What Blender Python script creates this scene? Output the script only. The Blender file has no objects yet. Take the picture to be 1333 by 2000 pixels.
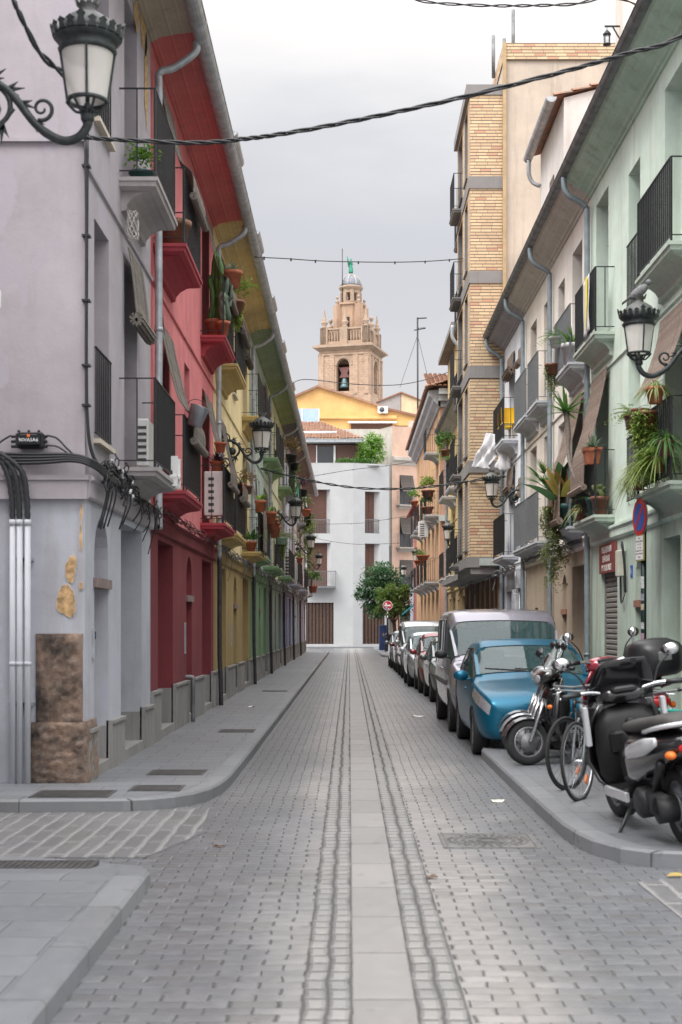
import bpy, bmesh, math, random
from math import sin, cos, pi, radians, sqrt, atan2
from mathutils import Vector, Matrix
random.seed(7)
R = random.Random(11)
scene = bpy.context.scene
COL = scene.collection

# ---------------------------------------------------------------- camera
cam_d = bpy.data.cameras.new("camera")
cam = bpy.data.objects.new("camera", cam_d)
COL.objects.link(cam)
cam.location = (0, 0, 1.7)
cam.rotation_euler = (pi / 2, 0, 0)
cam_d.lens = 50
cam_d.sensor_width = 36
cam_d.shift_y = 0.111
cam_d.shift_x = -0.00825
cam_d.clip_start = 0.1
cam_d.clip_end = 3000
cam_d.dof.use_dof = True
cam_d.dof.focus_distance = 38
cam_d.dof.aperture_fstop = 3.2
scene.camera = cam

# ---------------------------------------------------------------- world: overcast sky
SUN_EL, SUN_AZ = radians(55), radians(225)
world = bpy.data.worlds.new("World")
scene.world = world
world.use_nodes = True
wt = world.node_tree
wt.nodes.clear()
def wn(t, **k):
    n = wt.nodes.new(t)
    for a, b in k.items(): setattr(n, a, b)
    return n
def wl(a, b): wt.links.new(a, b)
w_out = wn("ShaderNodeOutputWorld"); w_bg = wn("ShaderNodeBackground")
w_bg.inputs[1].default_value = 0.1
w_sky = wn("ShaderNodeTexSky", sky_type='NISHITA'); w_sky.sun_disc = False
w_sky.sun_elevation = SUN_EL; w_sky.sun_rotation = SUN_AZ
w_tc = wn("ShaderNodeTexCoord"); w_sep = wn("ShaderNodeSeparateXYZ")
wl(w_tc.outputs["Generated"], w_sep.inputs[0])
# cloud deck brightness by elevation (z = sin of elevation), broken up by noise
w_map = wn("ShaderNodeMapping"); w_map.inputs["Scale"].default_value = (1.1, 1.1, 4.2)
wl(w_tc.outputs["Generated"], w_map.inputs[0])
w_no = wn("ShaderNodeTexNoise"); w_no.inputs["Scale"].default_value = 3.2; w_no.inputs["Detail"].default_value = 5
w_no.inputs["Roughness"].default_value = 0.5
wl(w_map.outputs[0], w_no.inputs[0])
w_nm = wn("ShaderNodeMath", operation='MULTIPLY_ADD'); w_nm.inputs[1].default_value = 0.16; w_nm.inputs[2].default_value = -0.08
wl(w_no.outputs[0], w_nm.inputs[0])
w_add = wn("ShaderNodeMath", operation='ADD')
wl(w_sep.outputs[2], w_add.inputs[0]); wl(w_nm.outputs[0], w_add.inputs[1])
w_r = wn("ShaderNodeValToRGB")
cr = w_r.color_ramp
cr.interpolation = 'B_SPLINE'
stops = [(0.0, (.41, .40, .405)), (0.12, (.40, .395, .40)), (0.19, (.375, .38, .395)), (0.25, (.34, .35, .375)),
         (0.31, (.37, .38, .405)), (0.355, (.53, .53, .535)), (0.41, (.555, .54, .525)), (0.58, (1.3, 1.3, 1.32)), (1.0, (2.3, 2.3, 2.35))]
stops = [(p, tuple(v / 3 * (1.06 if p < .42 else 1) for v in c)) for p, c in stops]
while len(cr.elements) < len(stops): cr.elements.new(0.5)
for e, (p, c) in zip(cr.elements, stops): e.position = p; e.color = (*c, 1)
wl(w_add.outputs[0], w_r.inputs[0])
w_sc = wn("ShaderNodeMix", data_type='RGBA', blend_type='MULTIPLY')
w_sc.inputs[0].default_value = 1
wl(w_r.outputs[0], w_sc.inputs[6]); w_sc.inputs[7].default_value = (32, 31.5, 31.2, 1)
w_mx = wn("ShaderNodeMix", data_type='RGBA'); w_mx.inputs[0].default_value = 0.96
wl(w_sky.outputs[0], w_mx.inputs[6]); wl(w_sc.outputs[2], w_mx.inputs[7])
# unseen sky behind the camera, on the sun's side, brightened as added fill
w_az = wn("ShaderNodeMapRange"); w_az.inputs[1].default_value = .25; w_az.inputs[2].default_value = -.75; w_az.inputs[3].default_value = 1.0; w_az.inputs[4].default_value = 1.55
wl(w_sep.outputs[1], w_az.inputs[0])
w_m2 = wn("ShaderNodeMix", data_type='RGBA', blend_type='MULTIPLY'); w_m2.inputs[0].default_value = 1
wl(w_mx.outputs[2], w_m2.inputs[6]); wl(w_az.outputs[0], w_m2.inputs[7])
wl(w_m2.outputs[2], w_bg.inputs[0]); wl(w_bg.outputs[0], w_out.inputs[0])

# ---------------------------------------------------------------- sun through cloud
sd = bpy.data.lights.new("sun", 'SUN'); sd.energy = 1.5; sd.angle = radians(25); sd.color = (1, .96, .9)
so = bpy.data.objects.new("sun", sd); COL.objects.link(so)
so.rotation_euler = (pi / 2 - SUN_EL, 0, pi - SUN_AZ)   # light travels away from the sun's azimuth
scene.view_settings.view_transform = 'Standard'
scene.view_settings.look = 'None'
scene.view_settings.gamma = 1
scene.view_settings.exposure = 0.78
scene.cycles.max_bounces = 6
scene.cycles.transparent_max_bounces = 12

# ---------------------------------------------------------------- materials
MATS = {}
def newmat(name):
    m = bpy.data.materials.new(name); m.use_nodes = True
    nt = m.node_tree; b = nt.nodes["Principled BSDF"]
    return m, nt, b
def N(nt, t, **k):
    n = nt.nodes.new(t)
    for a, b in k.items(): setattr(n, a, b)
    return n
def Lk(nt, a, b): nt.links.new(a, b)
def math_(nt, op, a, b=None, c=None):
    n = N(nt, "ShaderNodeMath", operation=op)
    for i, v in enumerate((a, b, c)):
        if v is None: continue
        if isinstance(v, (int, float)): n.inputs[i].default_value = v
        else: Lk(nt, v, n.inputs[i])
    return n.outputs[0]
def mix_(nt, fac, a, b, blend='MIX'):
    n = N(nt, "ShaderNodeMix", data_type='RGBA', blend_type=blend)
    for i, v in ((0, fac), (6, a), (7, b)):
        if isinstance(v, (int, float)): n.inputs[i].default_value = v
        elif isinstance(v, tuple): n.inputs[i].default_value = (*v[:3], 1)
        else: Lk(nt, v, n.inputs[i])
    return n.outputs[2]
def ramp_(nt, fac, p0, p1, c0=(0, 0, 0), c1=(1, 1, 1)):
    n = N(nt, "ShaderNodeValToRGB"); e = n.color_ramp.elements
    e[0].position = p0; e[1].position = p1; e[0].color = (*c0, 1); e[1].color = (*c1, 1)
    Lk(nt, fac, n.inputs[0]); return n.outputs[0]
def coords(nt, scale=(1, 1, 1), loc=(0, 0, 0), kind="Object"):
    tc = N(nt, "ShaderNodeTexCoord"); mp = N(nt, "ShaderNodeMapping")
    mp.inputs["Scale"].default_value = scale; mp.inputs["Location"].default_value = loc
    Lk(nt, tc.outputs[kind], mp.inputs[0]); return mp.outputs[0]
def noise_(nt, vec, scale, detail=4, rough=.55):
    n = N(nt, "ShaderNodeTexNoise"); n.inputs["Scale"].default_value = scale
    n.inputs["Detail"].default_value = detail; n.inputs["Roughness"].default_value = rough
    Lk(nt, vec, n.inputs[0]); return n.outputs[0]
def bump_(nt, b, h, strength=.3, dist=.01):
    n = N(nt, "ShaderNodeBump"); n.inputs["Strength"].default_value = strength; n.inputs["Distance"].default_value = dist
    Lk(nt, h, n.inputs["Height"]); Lk(nt, n.outputs[0], b.inputs["Normal"]); return n
def mul(c, k): return tuple(min(1, x * k) for x in c[:3])

def simple(name, col, rough=.5, metal=0, var=.12, nscale=6, bump=0, spec=.5, coat=0):
    if name in MATS: return MATS[name]
    m, nt, b = newmat(name)
    v = coords(nt)
    f = noise_(nt, v, nscale)
    Lk(nt, mix_(nt, ramp_(nt, f, .35, .68), mul(col, 1 - var), mul(col, 1 + var)), b.inputs["Base Color"])
    b.inputs["Roughness"].default_value = rough; b.inputs["Metallic"].default_value = metal
    b.inputs["Specular IOR Level"].default_value = spec
    if coat: b.inputs["Coat Weight"].default_value = coat; b.inputs["Coat Roughness"].default_value = .08
    if bump: bump_(nt, b, noise_(nt, v, nscale * 8, 3), bump, .004)
    MATS[name] = m; return m

def plaster(name, col, stain=(.25, .22, .19), amt=.35, rough=.92, patch=None, patch_thr=.68):
    """Painted lime plaster: blotches, rain streaks, scuffed patches of older paint, fine relief."""
    if name in MATS: return MATS[name]
    m, nt, b = newmat(name)
    v = coords(nt)
    big = noise_(nt, v, .7, 5, .6)
    c = mix_(nt, ramp_(nt, big, .3, .72), mul(col, .80), mul(col, 1.12))
    mid = noise_(nt, v, 4.5, 5, .65)
    c = mix_(nt, ramp_(nt, mid, .42, .8, (0, 0, 0), (.35, .35, .35)), c, mul(col, 1.2))
    st = noise_(nt, coords(nt, (3.2, 3.2, .28), (3, 7, 1)), 1.6, 6, .65)
    c = mix_(nt, ramp_(nt, st, .52, .78, (0, 0, 0), (amt, amt, amt)), c, stain)
    if patch:
        pn = noise_(nt, coords(nt, (1, 1, .6), (9, 2, 5)), 1.15, 6, .6)
        c = mix_(nt, ramp_(nt, pn, patch_thr, patch_thr + .02), c, patch)
    Lk(nt, c, b.inputs["Base Color"])
    b.inputs["Roughness"].default_value = rough; b.inputs["Specular IOR Level"].default_value = .25
    h = math_(nt, 'ADD', noise_(nt, v, 26, 5, .6), math_(nt, 'MULTIPLY', noise_(nt, v, 3.5, 3), 1.6))
    bump_(nt, b, h, .22, .012)
    MATS[name] = m; return m

def glassy(name, col=(.03, .035, .04), rough=.05):
    """Window glass seen from outside by day: dark, mirror-like."""
    if name in MATS: return MATS[name]
    m, nt, b = newmat(name)
    b.inputs["Base Color"].default_value = (*col, 1); b.inputs["Roughness"].default_value = rough
    b.inputs["Specular IOR Level"].default_value = .7
    MATS[name] = m; return m

def clear_glass(name, tint=(.8, .9, .92), alpha=.25):
    if name in MATS: return MATS[name]
    m, nt, b = newmat(name)
    b.inputs["Base Color"].default_value = (*tint, 1); b.inputs["Roughness"].default_value = .03
    b.inputs["Alpha"].default_value = alpha; b.inputs["Specular IOR Level"].default_value = .8
    MATS[name] = m; return m

def leafmat(name, a, b2, rough=.55):
    if name in MATS: return MATS[name]
    m, nt, b = newmat(name)
    g = N(nt, "ShaderNodeNewGeometry")
    Lk(nt, mix_(nt, g.outputs["Random Per Island"], a, b2), b.inputs["Base Color"])
    b.inputs["Roughness"].default_value = rough
    b.inputs["Subsurface Weight"].default_value = 0
    tr = N(nt, "ShaderNodeBsdfTranslucent"); Lk(nt, mix_(nt, g.outputs["Random Per Island"], mul(a, 1.4), mul(b2, 1.4)), tr.inputs[0])
    ms = N(nt, "ShaderNodeMixShader"); ms.inputs[0].default_value = .3
    Lk(nt, b.outputs[0], ms.inputs[1]); Lk(nt, tr.outputs[0], ms.inputs[2])
    Lk(nt, ms.outputs[0], nt.nodes["Material Output"].inputs[0])
    MATS[name] = m; return m

# ---------------------------------------------------------------- mesh builder
class MB:
    def __init__(s): s.v = []; s.f = []; s.m = []; s.cur = 0; s.sm = []; s.smooth = False
    def _f(s, idx): s.f.append(idx); s.m.append(s.cur); s.sm.append(s.smooth)
    def poly(s, pts):
        i = len(s.v); s.v += [tuple(p) for p in pts]; s._f(tuple(range(i, i + len(pts)))); return s
    def box(s, x0, x1, y0, y1, z0, z1):
        i = len(s.v)
        s.v += [(x0, y0, z0), (x1, y0, z0), (x1, y1, z0), (x0, y1, z0), (x0, y0, z1), (x1, y0, z1), (x1, y1, z1), (x0, y1, z1)]
        for q in ((0, 3, 2, 1), (4, 5, 6, 7), (0, 1, 5, 4), (1, 2, 6, 5), (2, 3, 7, 6), (3, 0, 4, 7)): s._f(tuple(i + k for k in q))
        return s
    def bbox(s, x0, x1, y0, y1, z0, z1, b=.01):
        """box with chamfered vertical and horizontal edges"""
        i = len(s.v); P = []
        for z, ins in ((z0, b), (z0 + b, 0), (z1 - b, 0), (z1, b)):
            a0, a1, c0, c1 = x0 + ins, x1 - ins, y0 + ins, y1 - ins
            P.append([(a0 + b, c0, z), (a1 - b, c0, z), (a1, c0 + b, z), (a1, c1 - b, z), (a1 - b, c1, z), (a0 + b, c1, z), (a0, c1 - b, z), (a0, c0 + b, z)])
        s.loft(P, True, True); return s
    def loft(s, rings, closed=True, caps=False):
        i = len(s.v); n = len(rings[0])
        for r in rings: s.v += [tuple(p) for p in r]
        for k in range(len(rings) - 1):
            for j in range(n if closed else n - 1):
                a = i + k * n + j; b = i + k * n + (j + 1) % n
                s._f((a, b, b + n, a + n))
        if caps:
            s._f(tuple(i + j for j in range(n - 1, -1, -1))); e = i + (len(rings) - 1) * n
            s._f(tuple(e + j for j in range(n)))
        return s
    def obox(s, c, ax, ay, az, lx, ly, lz):
        """oriented box, half sizes l*, axes a*"""
        c = Vector(c); i = len(s.v)
        for dz in (-1, 1):
            for dx, dy in ((-1, -1), (1, -1), (1, 1), (-1, 1)):
                s.v.append(tuple(c + ax * (dx * lx) + ay * (dy * ly) + az * (dz * lz)))
        for q in ((0, 3, 2, 1), (4, 5, 6, 7), (0, 1, 5, 4), (1, 2, 6, 5), (2, 3, 7, 6), (3, 0, 4, 7)): s._f(tuple(i + k for k in q))
        return s
    def bar(s, a, b, w, h=None, up=Vector((0, 0, 1))):
        a = Vector(a); b = Vector(b); d = b - a; L = d.length
        if L < 1e-6: return s
        d.normalize(); u = up
        if abs(d.dot(u)) > .98: u = Vector((1, 0, 0))
        x = d.cross(u).normalized(); z = x.cross(d)
        return s.obox((a + b) / 2, x, d, z, w / 2, L / 2, (h or w) / 2)
    def tube(s, pts, r, n=8, caps=True, smooth=True):
        pts = [Vector(p) for p in pts]; rs = r if isinstance(r, (list, tuple)) else [r] * len(pts)
        sm = s.smooth; s.smooth = smooth; rings = []; u = None
        for i, p in enumerate(pts):
            t = (pts[min(i + 1, len(pts) - 1)] - pts[max(i - 1, 0)])
            if t.length < 1e-9: t = Vector((0, 0, 1))
            t.normalize()
            if u is None:
                u = Vector((0, 0, 1)) if abs(t.z) < .9 else Vector((1, 0, 0))
            x = (u - t * u.dot(t))
            if x.length < 1e-6: x = t.orthogonal()
            x.normalize(); u = x; y = t.cross(x)
            rings.append([p + x * (rs[i] * cos(2 * pi * k / n)) + y * (rs[i] * sin(2 * pi * k / n)) for k in range(n)])
        s.loft(rings, True, caps); s.smooth = sm; return s
    def lathe(s, prof, c=(0, 0, 0), n=16, mat=None, smooth=True, a0=0, caps=True):
        sm = s.smooth; s.smooth = smooth; rings = []; c = Vector(c)
        for r, z in prof:
            ring = []
            for k in range(n):
                p = Vector((r * cos(2 * pi * k / n + a0), r * sin(2 * pi * k / n + a0), z))
                if mat: p = mat @ p
                ring.append(c + p)
            rings.append(ring)
        s.loft(rings, True, caps); s.smooth = sm; return s
    def prism(s, poly, d):
        """extrude 3D polygon along vector d"""
        d = Vector(d); a = [Vector(p) for p in poly]
        s.loft([a, [p + d for p in a]], True, True); return s
    def ball(s, c, rx, ry=None, rz=None, n=10, m=6, rot=None):
        ry = ry or rx; rz = rz or rx; sm = s.smooth; s.smooth = True; rings = []
        for i in range(1, m):
            t = pi * i / m; ring = []
            for k in range(n):
                p = Vector((rx * sin(t) * cos(2 * pi * k / n), ry * sin(t) * sin(2 * pi * k / n), -rz * cos(t)))
                if rot: p = rot @ p
                ring.append(Vector(c) + p)
            rings.append(ring)
        s.loft(rings, True, True); s.smooth = sm; return s
    def build(s, name, mats, parent=None, local=False, smooth=None):
        me = bpy.data.meshes.new(name)
        off = Vector((0, 0, 0))
        if parent is not None and not local:
            p = parent
            while p is not None: off += p.location; p = p.parent
        vs = [(a - off.x, b - off.y, c - off.z) for a, b, c in s.v] if off.length else s.v
        me.from_pydata(vs, [], s.f)
        for mm in (mats if isinstance(mats, (list, tuple)) else [mats]): me.materials.append(mm)
        me.polygons.foreach_set("material_index", s.m)
        me.polygons.foreach_set("use_smooth", [bool(smooth)] * len(s.f) if smooth is not None else s.sm)
        me.update()
        o = bpy.data.objects.new(name, me); COL.objects.link(o)
        if parent is not None: o.parent = parent
        return o

def tag(o, label=None, cat=None, group=None, kind=None):
    if label: o["label"] = label
    if cat: o["category"] = cat
    if group: o["group"] = group
    if kind: o["kind"] = kind
    return o
def thing(name, label, cat, loc=(0, 0, 0), rz=0, group=None):
    o = bpy.data.objects.new(name, None); COL.objects.link(o)
    o.empty_display_size = .2; o.location = loc; o.rotation_euler = (0, 0, rz)
    return tag(o, label, cat, group)
def kids(o): return [c for c in bpy.data.objects if c.parent == o]
def copy_tree(o, parent=None):
    c = o.copy(); COL.objects.link(c); c.parent = parent
    for ch in kids(o): copy_tree(ch, c)
    return c
def smoothpts(P, k=6):
    """Catmull-Rom through points"""
    P = [Vector(p) for p in P]; out = []
    for i in range(len(P) - 1):
        a = P[max(i - 1, 0)]; b = P[i]; c = P[i + 1]; d = P[min(i + 2, len(P) - 1)]
        for j in range(k):
            t = j / k
            out.append(.5 * ((2 * b) + (c - a) * t + (2 * a - 5 * b + 4 * c - d) * t * t + (3 * b - a - 3 * c + d) * t ** 3))
    out.append(P[-1]); return out

# common materials
IRON = simple("black_iron", (.02, .021, .023), .45, .3, .25, 20)
IRONG = simple("grey_iron", (.11, .115, .12), .5, .3, .15, 20)
LAMPIRON = simple("lamp_iron", (.035, .042, .042), .5, .4, .35, 18, .3)
ZINC = simple("zinc", (.38, .405, .43), .45, .4, .22, 5, .1)
DZINC = simple("weathered_zinc", (.17, .175, .18), .55, .35, .3, 4, .1)
STONE = plaster("plinth_stone", (.27, .265, .255), (.12, .11, .10), .55)
WOODB = simple("brown_wood", (.10, .055, .035), .6, 0, .3, 9, .2)
WOODL = simple("beige_wood", (.42, .32, .22), .6, 0, .2, 9, .1)
DOORD = simple("dark_door", (.03, .03, .032), .5, 0, .2, 7)
WHITEP = simple("white_paint", (.72, .72, .71), .5, 0, .06, 5)
GLASS = glassy("window_glass")
TERRA = simple("terracotta", (.36, .115, .06), .85, 0, .2, 9, .2)
BLK = simple("black_plastic", (.009, .0095, .011), .42, 0, .2, 8)
RUBBER = simple("rubber", (.018, .018, .019), .8, 0, .2, 14)
CABLE = simple("cable_sheath", (.016, .017, .02), .5, 0, .2, 10)
STEEL = simple("bright_steel", (.55, .56, .58), .25, .95, .08, 9)
CONC = simple("grey_concrete", (.26, .26, .255), .85, 0, .2, 3, .4)
# ================================================================ ground, road, pavements
def paver_mat(name, lx, ly, base, joint, dots=True, jw=.004, wob=.012, spec_r=(.26, .52), bumpd=.012, running=True, var=.16, across=True):
    m, nt, b = newmat(name)
    v = coords(nt)
    sep = N(nt, "ShaderNodeSeparateXYZ"); Lk(nt, v, sep.inputs[0])
    nz = N(nt, "ShaderNodeTexNoise"); nz.inputs["Scale"].default_value = 2.3; nz.inputs["Detail"].default_value = 3; Lk(nt, v, nz.inputs[0])
    ns = N(nt, "ShaderNodeSeparateColor"); Lk(nt, nz.outputs["Color"], ns.inputs[0])
    x = math_(nt, 'ADD', sep.outputs[0], math_(nt, 'MULTIPLY', math_(nt, 'SUBTRACT', ns.outputs[0], .5), wob * 5))
    y = math_(nt, 'ADD', sep.outputs[1], math_(nt, 'MULTIPLY', math_(nt, 'SUBTRACT', ns.outputs[1], .5), wob * 5))
    if not across: x, y = y, x
    vy = math_(nt, 'DIVIDE', y, ly); row = math_(nt, 'FLOOR', vy)
    sh = math_(nt, 'MULTIPLY', math_(nt, 'MODULO', row, 2), .5) if running else None
    ux = math_(nt, 'DIVIDE', x, lx)
    if running: ux = math_(nt, 'ADD', ux, sh)
    col_ = math_(nt, 'FLOOR', ux)
    fu = math_(nt, 'ABSOLUTE', math_(nt, 'SUBTRACT', math_(nt, 'SUBTRACT', ux, col_), .5))
    fv = math_(nt, 'ABSOLUTE', math_(nt, 'SUBTRACT', math_(nt, 'SUBTRACT', vy, row), .5))
    eu = math_(nt, 'MULTIPLY', math_(nt, 'SUBTRACT', .5, fu), lx)
    ev = math_(nt, 'MULTIPLY', math_(nt, 'SUBTRACT', .5, fv), ly)
    cell = N(nt, "ShaderNodeCombineXYZ"); Lk(nt, col_, cell.inputs[0]); Lk(nt, row, cell.inputs[1])
    wn_ = N(nt, "ShaderNodeTexWhiteNoise", noise_dimensions='2D'); Lk(nt, cell.outputs[0], wn_.inputs[0])
    fine = noise_(nt, v, 55, 3)
    weak = 3.2 if dots else 1.0
    jit = math_(nt, 'MULTIPLY', math_(nt, 'SUBTRACT', fine, .45), jw * 1.2)
    if dots:       # open head joints between the setts of one course, course joints nearly closed
        hw_ = math_(nt, 'MULTIPLY_ADD', math_(nt, 'POWER', wn_.outputs[0], 1.7), .0095, .0034)
        dist = math_(nt, 'DIVIDE', math_(nt, 'ADD', eu, jit), hw_)
        open_ = ramp_(nt, noise_(nt, coords(nt, (.5, 1.6, 1), (6, 1, 0)), 1.7, 4, .65), .36, .66)
        dv = math_(nt, 'MULTIPLY_ADD', math_(nt, 'DIVIDE', math_(nt, 'ADD', ev, jit), .0045), .5, math_(nt, 'MULTIPLY_ADD', open_, .60, .17))
        dist = math_(nt, 'MINIMUM', dist, dv)
    else:
        dist = math_(nt, 'DIVIDE', math_(nt, 'ADD', math_(nt, 'MINIMUM', eu, ev), jit), jw * 2.2)
    jm = ramp_(nt, dist, .35, 1.0)                         # 0 in the joint, 1 on the stone
    big = noise_(nt, v, .35, 5, .6)
    mid = noise_(nt, v, 9, 4, .6)
    c = mix_(nt, wn_.outputs[0], mul(base, 1 - var), mul(base, 1 + var))
    tint = noise_(nt, coords(nt, (1, .45, 1), (2, 9, 0)), .8, 5, .6); c = mix_(nt, ramp_(nt, tint, .40, .62, (0, 0, 0), (.55, .55, .55)), c, (base[0] * .80, base[1] * .84, base[2] * .93))
    c = mix_(nt, ramp_(nt, big, .38, .66, (0, 0, 0), (.5, .5, .5)), c, mul(base, .68))
    c = mix_(nt, ramp_(nt, mid, .45, .75, (0, 0, 0), (.35, .35, .35)), c, mul(base, 1.25))
    spots = noise_(nt, coords(nt, (1, 1, 1), (4, 3, 0)), 6.5, 2)
    c = mix_(nt, ramp_(nt, spots, .66, .72, (0, 0, 0), (.45, .45, .45)), c, mul(base, .35))
    if dots:       # sky sheen painted into the base colour: pale road middle, darker gutters
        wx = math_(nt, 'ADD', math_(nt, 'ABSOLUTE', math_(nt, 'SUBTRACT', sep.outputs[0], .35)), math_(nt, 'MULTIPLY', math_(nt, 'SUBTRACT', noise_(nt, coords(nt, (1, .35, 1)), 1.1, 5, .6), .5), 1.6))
        worn = ramp_(nt, wx, .35, 1.5, (1, 1, 1), (0, 0, 0))  # mask of the painted sheen, full along the road's middle
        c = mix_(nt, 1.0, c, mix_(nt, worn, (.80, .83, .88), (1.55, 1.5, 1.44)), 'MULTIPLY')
        old = ramp_(nt, wn_.outputs[0], .90, .93); c = mix_(nt, math_(nt, 'MULTIPLY', old, .5), c, (.09, .085, .08))
    c = mix_(nt, jm, joint, c)
    Lk(nt, c, b.inputs["Base Color"])
    rr = math_(nt, 'MULTIPLY_ADD', mid, spec_r[1] - spec_r[0], spec_r[0])
    rj = N(nt, "ShaderNodeMix"); rj.inputs[2].default_value = .95
    Lk(nt, jm, rj.inputs[0]); Lk(nt, rr, rj.inputs[3]); Lk(nt, rj.outputs[0], b.inputs["Roughness"])
    b.inputs["Specular IOR Level"].default_value = .75
    h = math_(nt, 'ADD', math_(nt, 'MINIMUM', dist, 1.6), math_(nt, 'MULTIPLY', mid, .35))
    h = math_(nt, 'ADD', h, math_(nt, 'MULTIPLY', wn_.outputs[0], .25))
    bump_(nt, b, h, .75, bumpd)
    return m
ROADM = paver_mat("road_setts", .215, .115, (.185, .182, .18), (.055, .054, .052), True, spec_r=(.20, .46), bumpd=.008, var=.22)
SETTM = paver_mat("border_setts", .114, .17, (.25, .244, .234), (.08, .078, .075), False, .008, .012, (.22, .48), running=False)
STRIPM = paver_mat("channel_slabs", 2.0, .92, (.25, .242, .23), (.05, .05, .05), False, .004, .004, (.24, .5), .006, running=False)
PAVM = paver_mat("pavement_slabs", .60, .40, (.17, .176, .185), (.09, .09, .09), False, .0025, .003, (.36, .62), .004)
KERBM = paver_mat("kerb_granite", 3.0, 1.0, (.175, .18, .187), (.06, .06, .06), False, .003, .002, (.45, .7), .004, running=False)
SIDEM = paver_mat("side_street_setts", .62, .16, (.15, .148, .147), (.215, .21, .205), False, .010, .012, across=False)

g = MB(); g.poly([(-400, -60, -.02), (400, -60, -.02), (400, 900, -.02), (-400, 900, -.02)])
tag(g.build("ground", CONC), kind="structure")
r = MB(); r.poly([(-14, -12, 0), (18, -12, 0), (18, 130, 0), (-14, 130, 0)])
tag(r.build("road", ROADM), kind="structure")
XC = .155                                                  # centre of the drainage channel
for a in (XC - .37, XC + .142):
    q = MB(); q.poly([(0, -12, .004), (.228, -12, .004), (.228, 104, .004), (0, 104, .004)])
    o = tag(q.build("sett_border", SETTM), kind="structure"); o.location.x = a
q = MB(); q.box(XC - .137, XC + .137, -12, 104, -.01, .007)
tag(q.build("drainage_channel", STRIPM), kind="structure")
q = MB(); q.poly([(-12, 10.4, .004), (-1.5, 10.4, .004), (-1.2, 11.6, .004), (-1.3, 13.2, .004), (-12, 13.2, .004)])
q.poly([(2.2, -4, .0045), (14, -4, .0045), (14, 9.8, .0045), (2.6, 9.8, .0045), (1.9, 9.4, .0045)])
tag(q.build("side_street", SIDEM), kind="structure")

def offset(P, d):
    out = []
    for i, p in enumerate(P):
        a = Vector(P[max(i - 1, 0)]); b_ = Vector(P[min(i + 1, len(P) - 1)])
        t = (b_ - a).normalized(); nrm = Vector((-t.y, t.x)); out.append(Vector(p) + nrm * d)
    return out
def kerb(P, w, zf, name="kerb", h=.12):
    """P: outline on the road side, kerb body lies to its left"""
    q = MB(); rings = []
    A = [Vector(p) for p in P]; I1 = offset(P, .018); I2 = offset(P, w)
    for i in range(len(P)):
        z = zf(A[i])
        rings.append([(A[i].x, A[i].y, -.02), (A[i].x, A[i].y, max(z - .02, .004)), (I1[i].x, I1[i].y, max(z, .008)), (I2[i].x, I2[i].y, max(z, .008))])
    q.loft(rings, False)
    q.poly(rings[0]); q.poly(rings[-1])
    return tag(q.build(name, KERBM), kind="structure")
def pave(P, w, far, zf):
    q = MB(); I = offset(P, w - .004)
    pts = [(p.x, p.y, max(zf(Vector(a)), .008) + .002) for p, a in zip(I, P)]
    q.poly(pts + far)
    o = tag(q.build("pavement", PAVM), kind="structure")
    return o
flat = lambda p: .12
# left pavement: walk from far to near then round the corner (kerb body on the left hand = +? keep body towards houses)
PL = [(-6.0, 12.88), (-3.0, 12.9), (-2.06, 12.97), (-1.81, 13.08), (-1.62, 13.25), (-1.47, 13.5), (-1.36, 13.85), (-1.31, 14.2), (-1.275, 14.65), (-1.26, 15.2)] + [(-1.25, y) for y in (18, 24, 32, 42, 55, 70, 87)]
kerb(PL, .2, flat); pave(PL, .2, [(-6, 87, .122), (-6, 13.2, .122)], flat)
# near left pavement with its dropped kerb towards the side street
ramp = lambda p: .12 if p.y < 9.0 else max(.012, .12 - (p.y - 9.0) * .09)
PN = [(-1.28, -8), (-1.28, 2), (-1.28, 6), (-1.285, 8), (-1.29, 9.0), (-1.31, 9.35), (-1.42, 9.75), (-1.75, 10.1), (-2.2, 10.35), (-3.2, 10.6), (-7, 10.8)]
kerb(PN, .2, ramp)
q = MB(); I = offset(PN, .196)
fl = [p for p, a in zip(I, PN) if a[1] <= 9.0]; rp = [(p, ramp(Vector(a))) for p, a in zip(I, PN) if a[1] >= 9.0]
q.poly([(p.x, p.y, .122) for p in fl] + [(-7, fl[-1].y, .122), (-7, -8, .122)])
last = [(rp[0][0].x, rp[0][0].y, .122), (-7, rp[0][0].y, .122)]
for (p, z), (p2, z2) in zip(rp[:-1], rp[1:]):
    q.poly([(p.x, p.y, z + .002), (p2.x, p2.y, z2 + .002), (-7, p2.y, z2 + .002), (-7, p.y, z + .002)])
tag(q.build("pavement", PAVM), kind="structure")
# right pavement (scooters stand on it), body to the right -> walk towards the camera
PR = [(3.55, 76), (3.55, 40), (3.55, 24), (3.5, 19.2), (3.3, 18.75), (2.6, 18.45), (1.72, 18.4), (1.69, 18.2), (1.69, 15), (1.70, 12.2), (1.71, 11.4), (1.745, 10.9), (1.80, 10.55), (1.94, 10.18), (2.12, 10.0), (2.35, 9.93), (4, 9.86), (12, 9.8)]
kerb(PR, .2, flat); pave(PR, .2, [(12, 76, .122)], flat)
# far right pavement by the tree
PF = [(1.75, 104), (1.70, 100), (1.75, 88), (1.76, 77.5), (1.95, 76.6), (3.6, 76.3)]
kerb(PF, .2, flat); pave(PF, .2, [(9, 76.3, .122), (9, 104, .122)], flat)
PE = [(-20, 107.6), (1, 107.2), (8, 109)]
kerb(PE[::1], .2, flat); 

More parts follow.
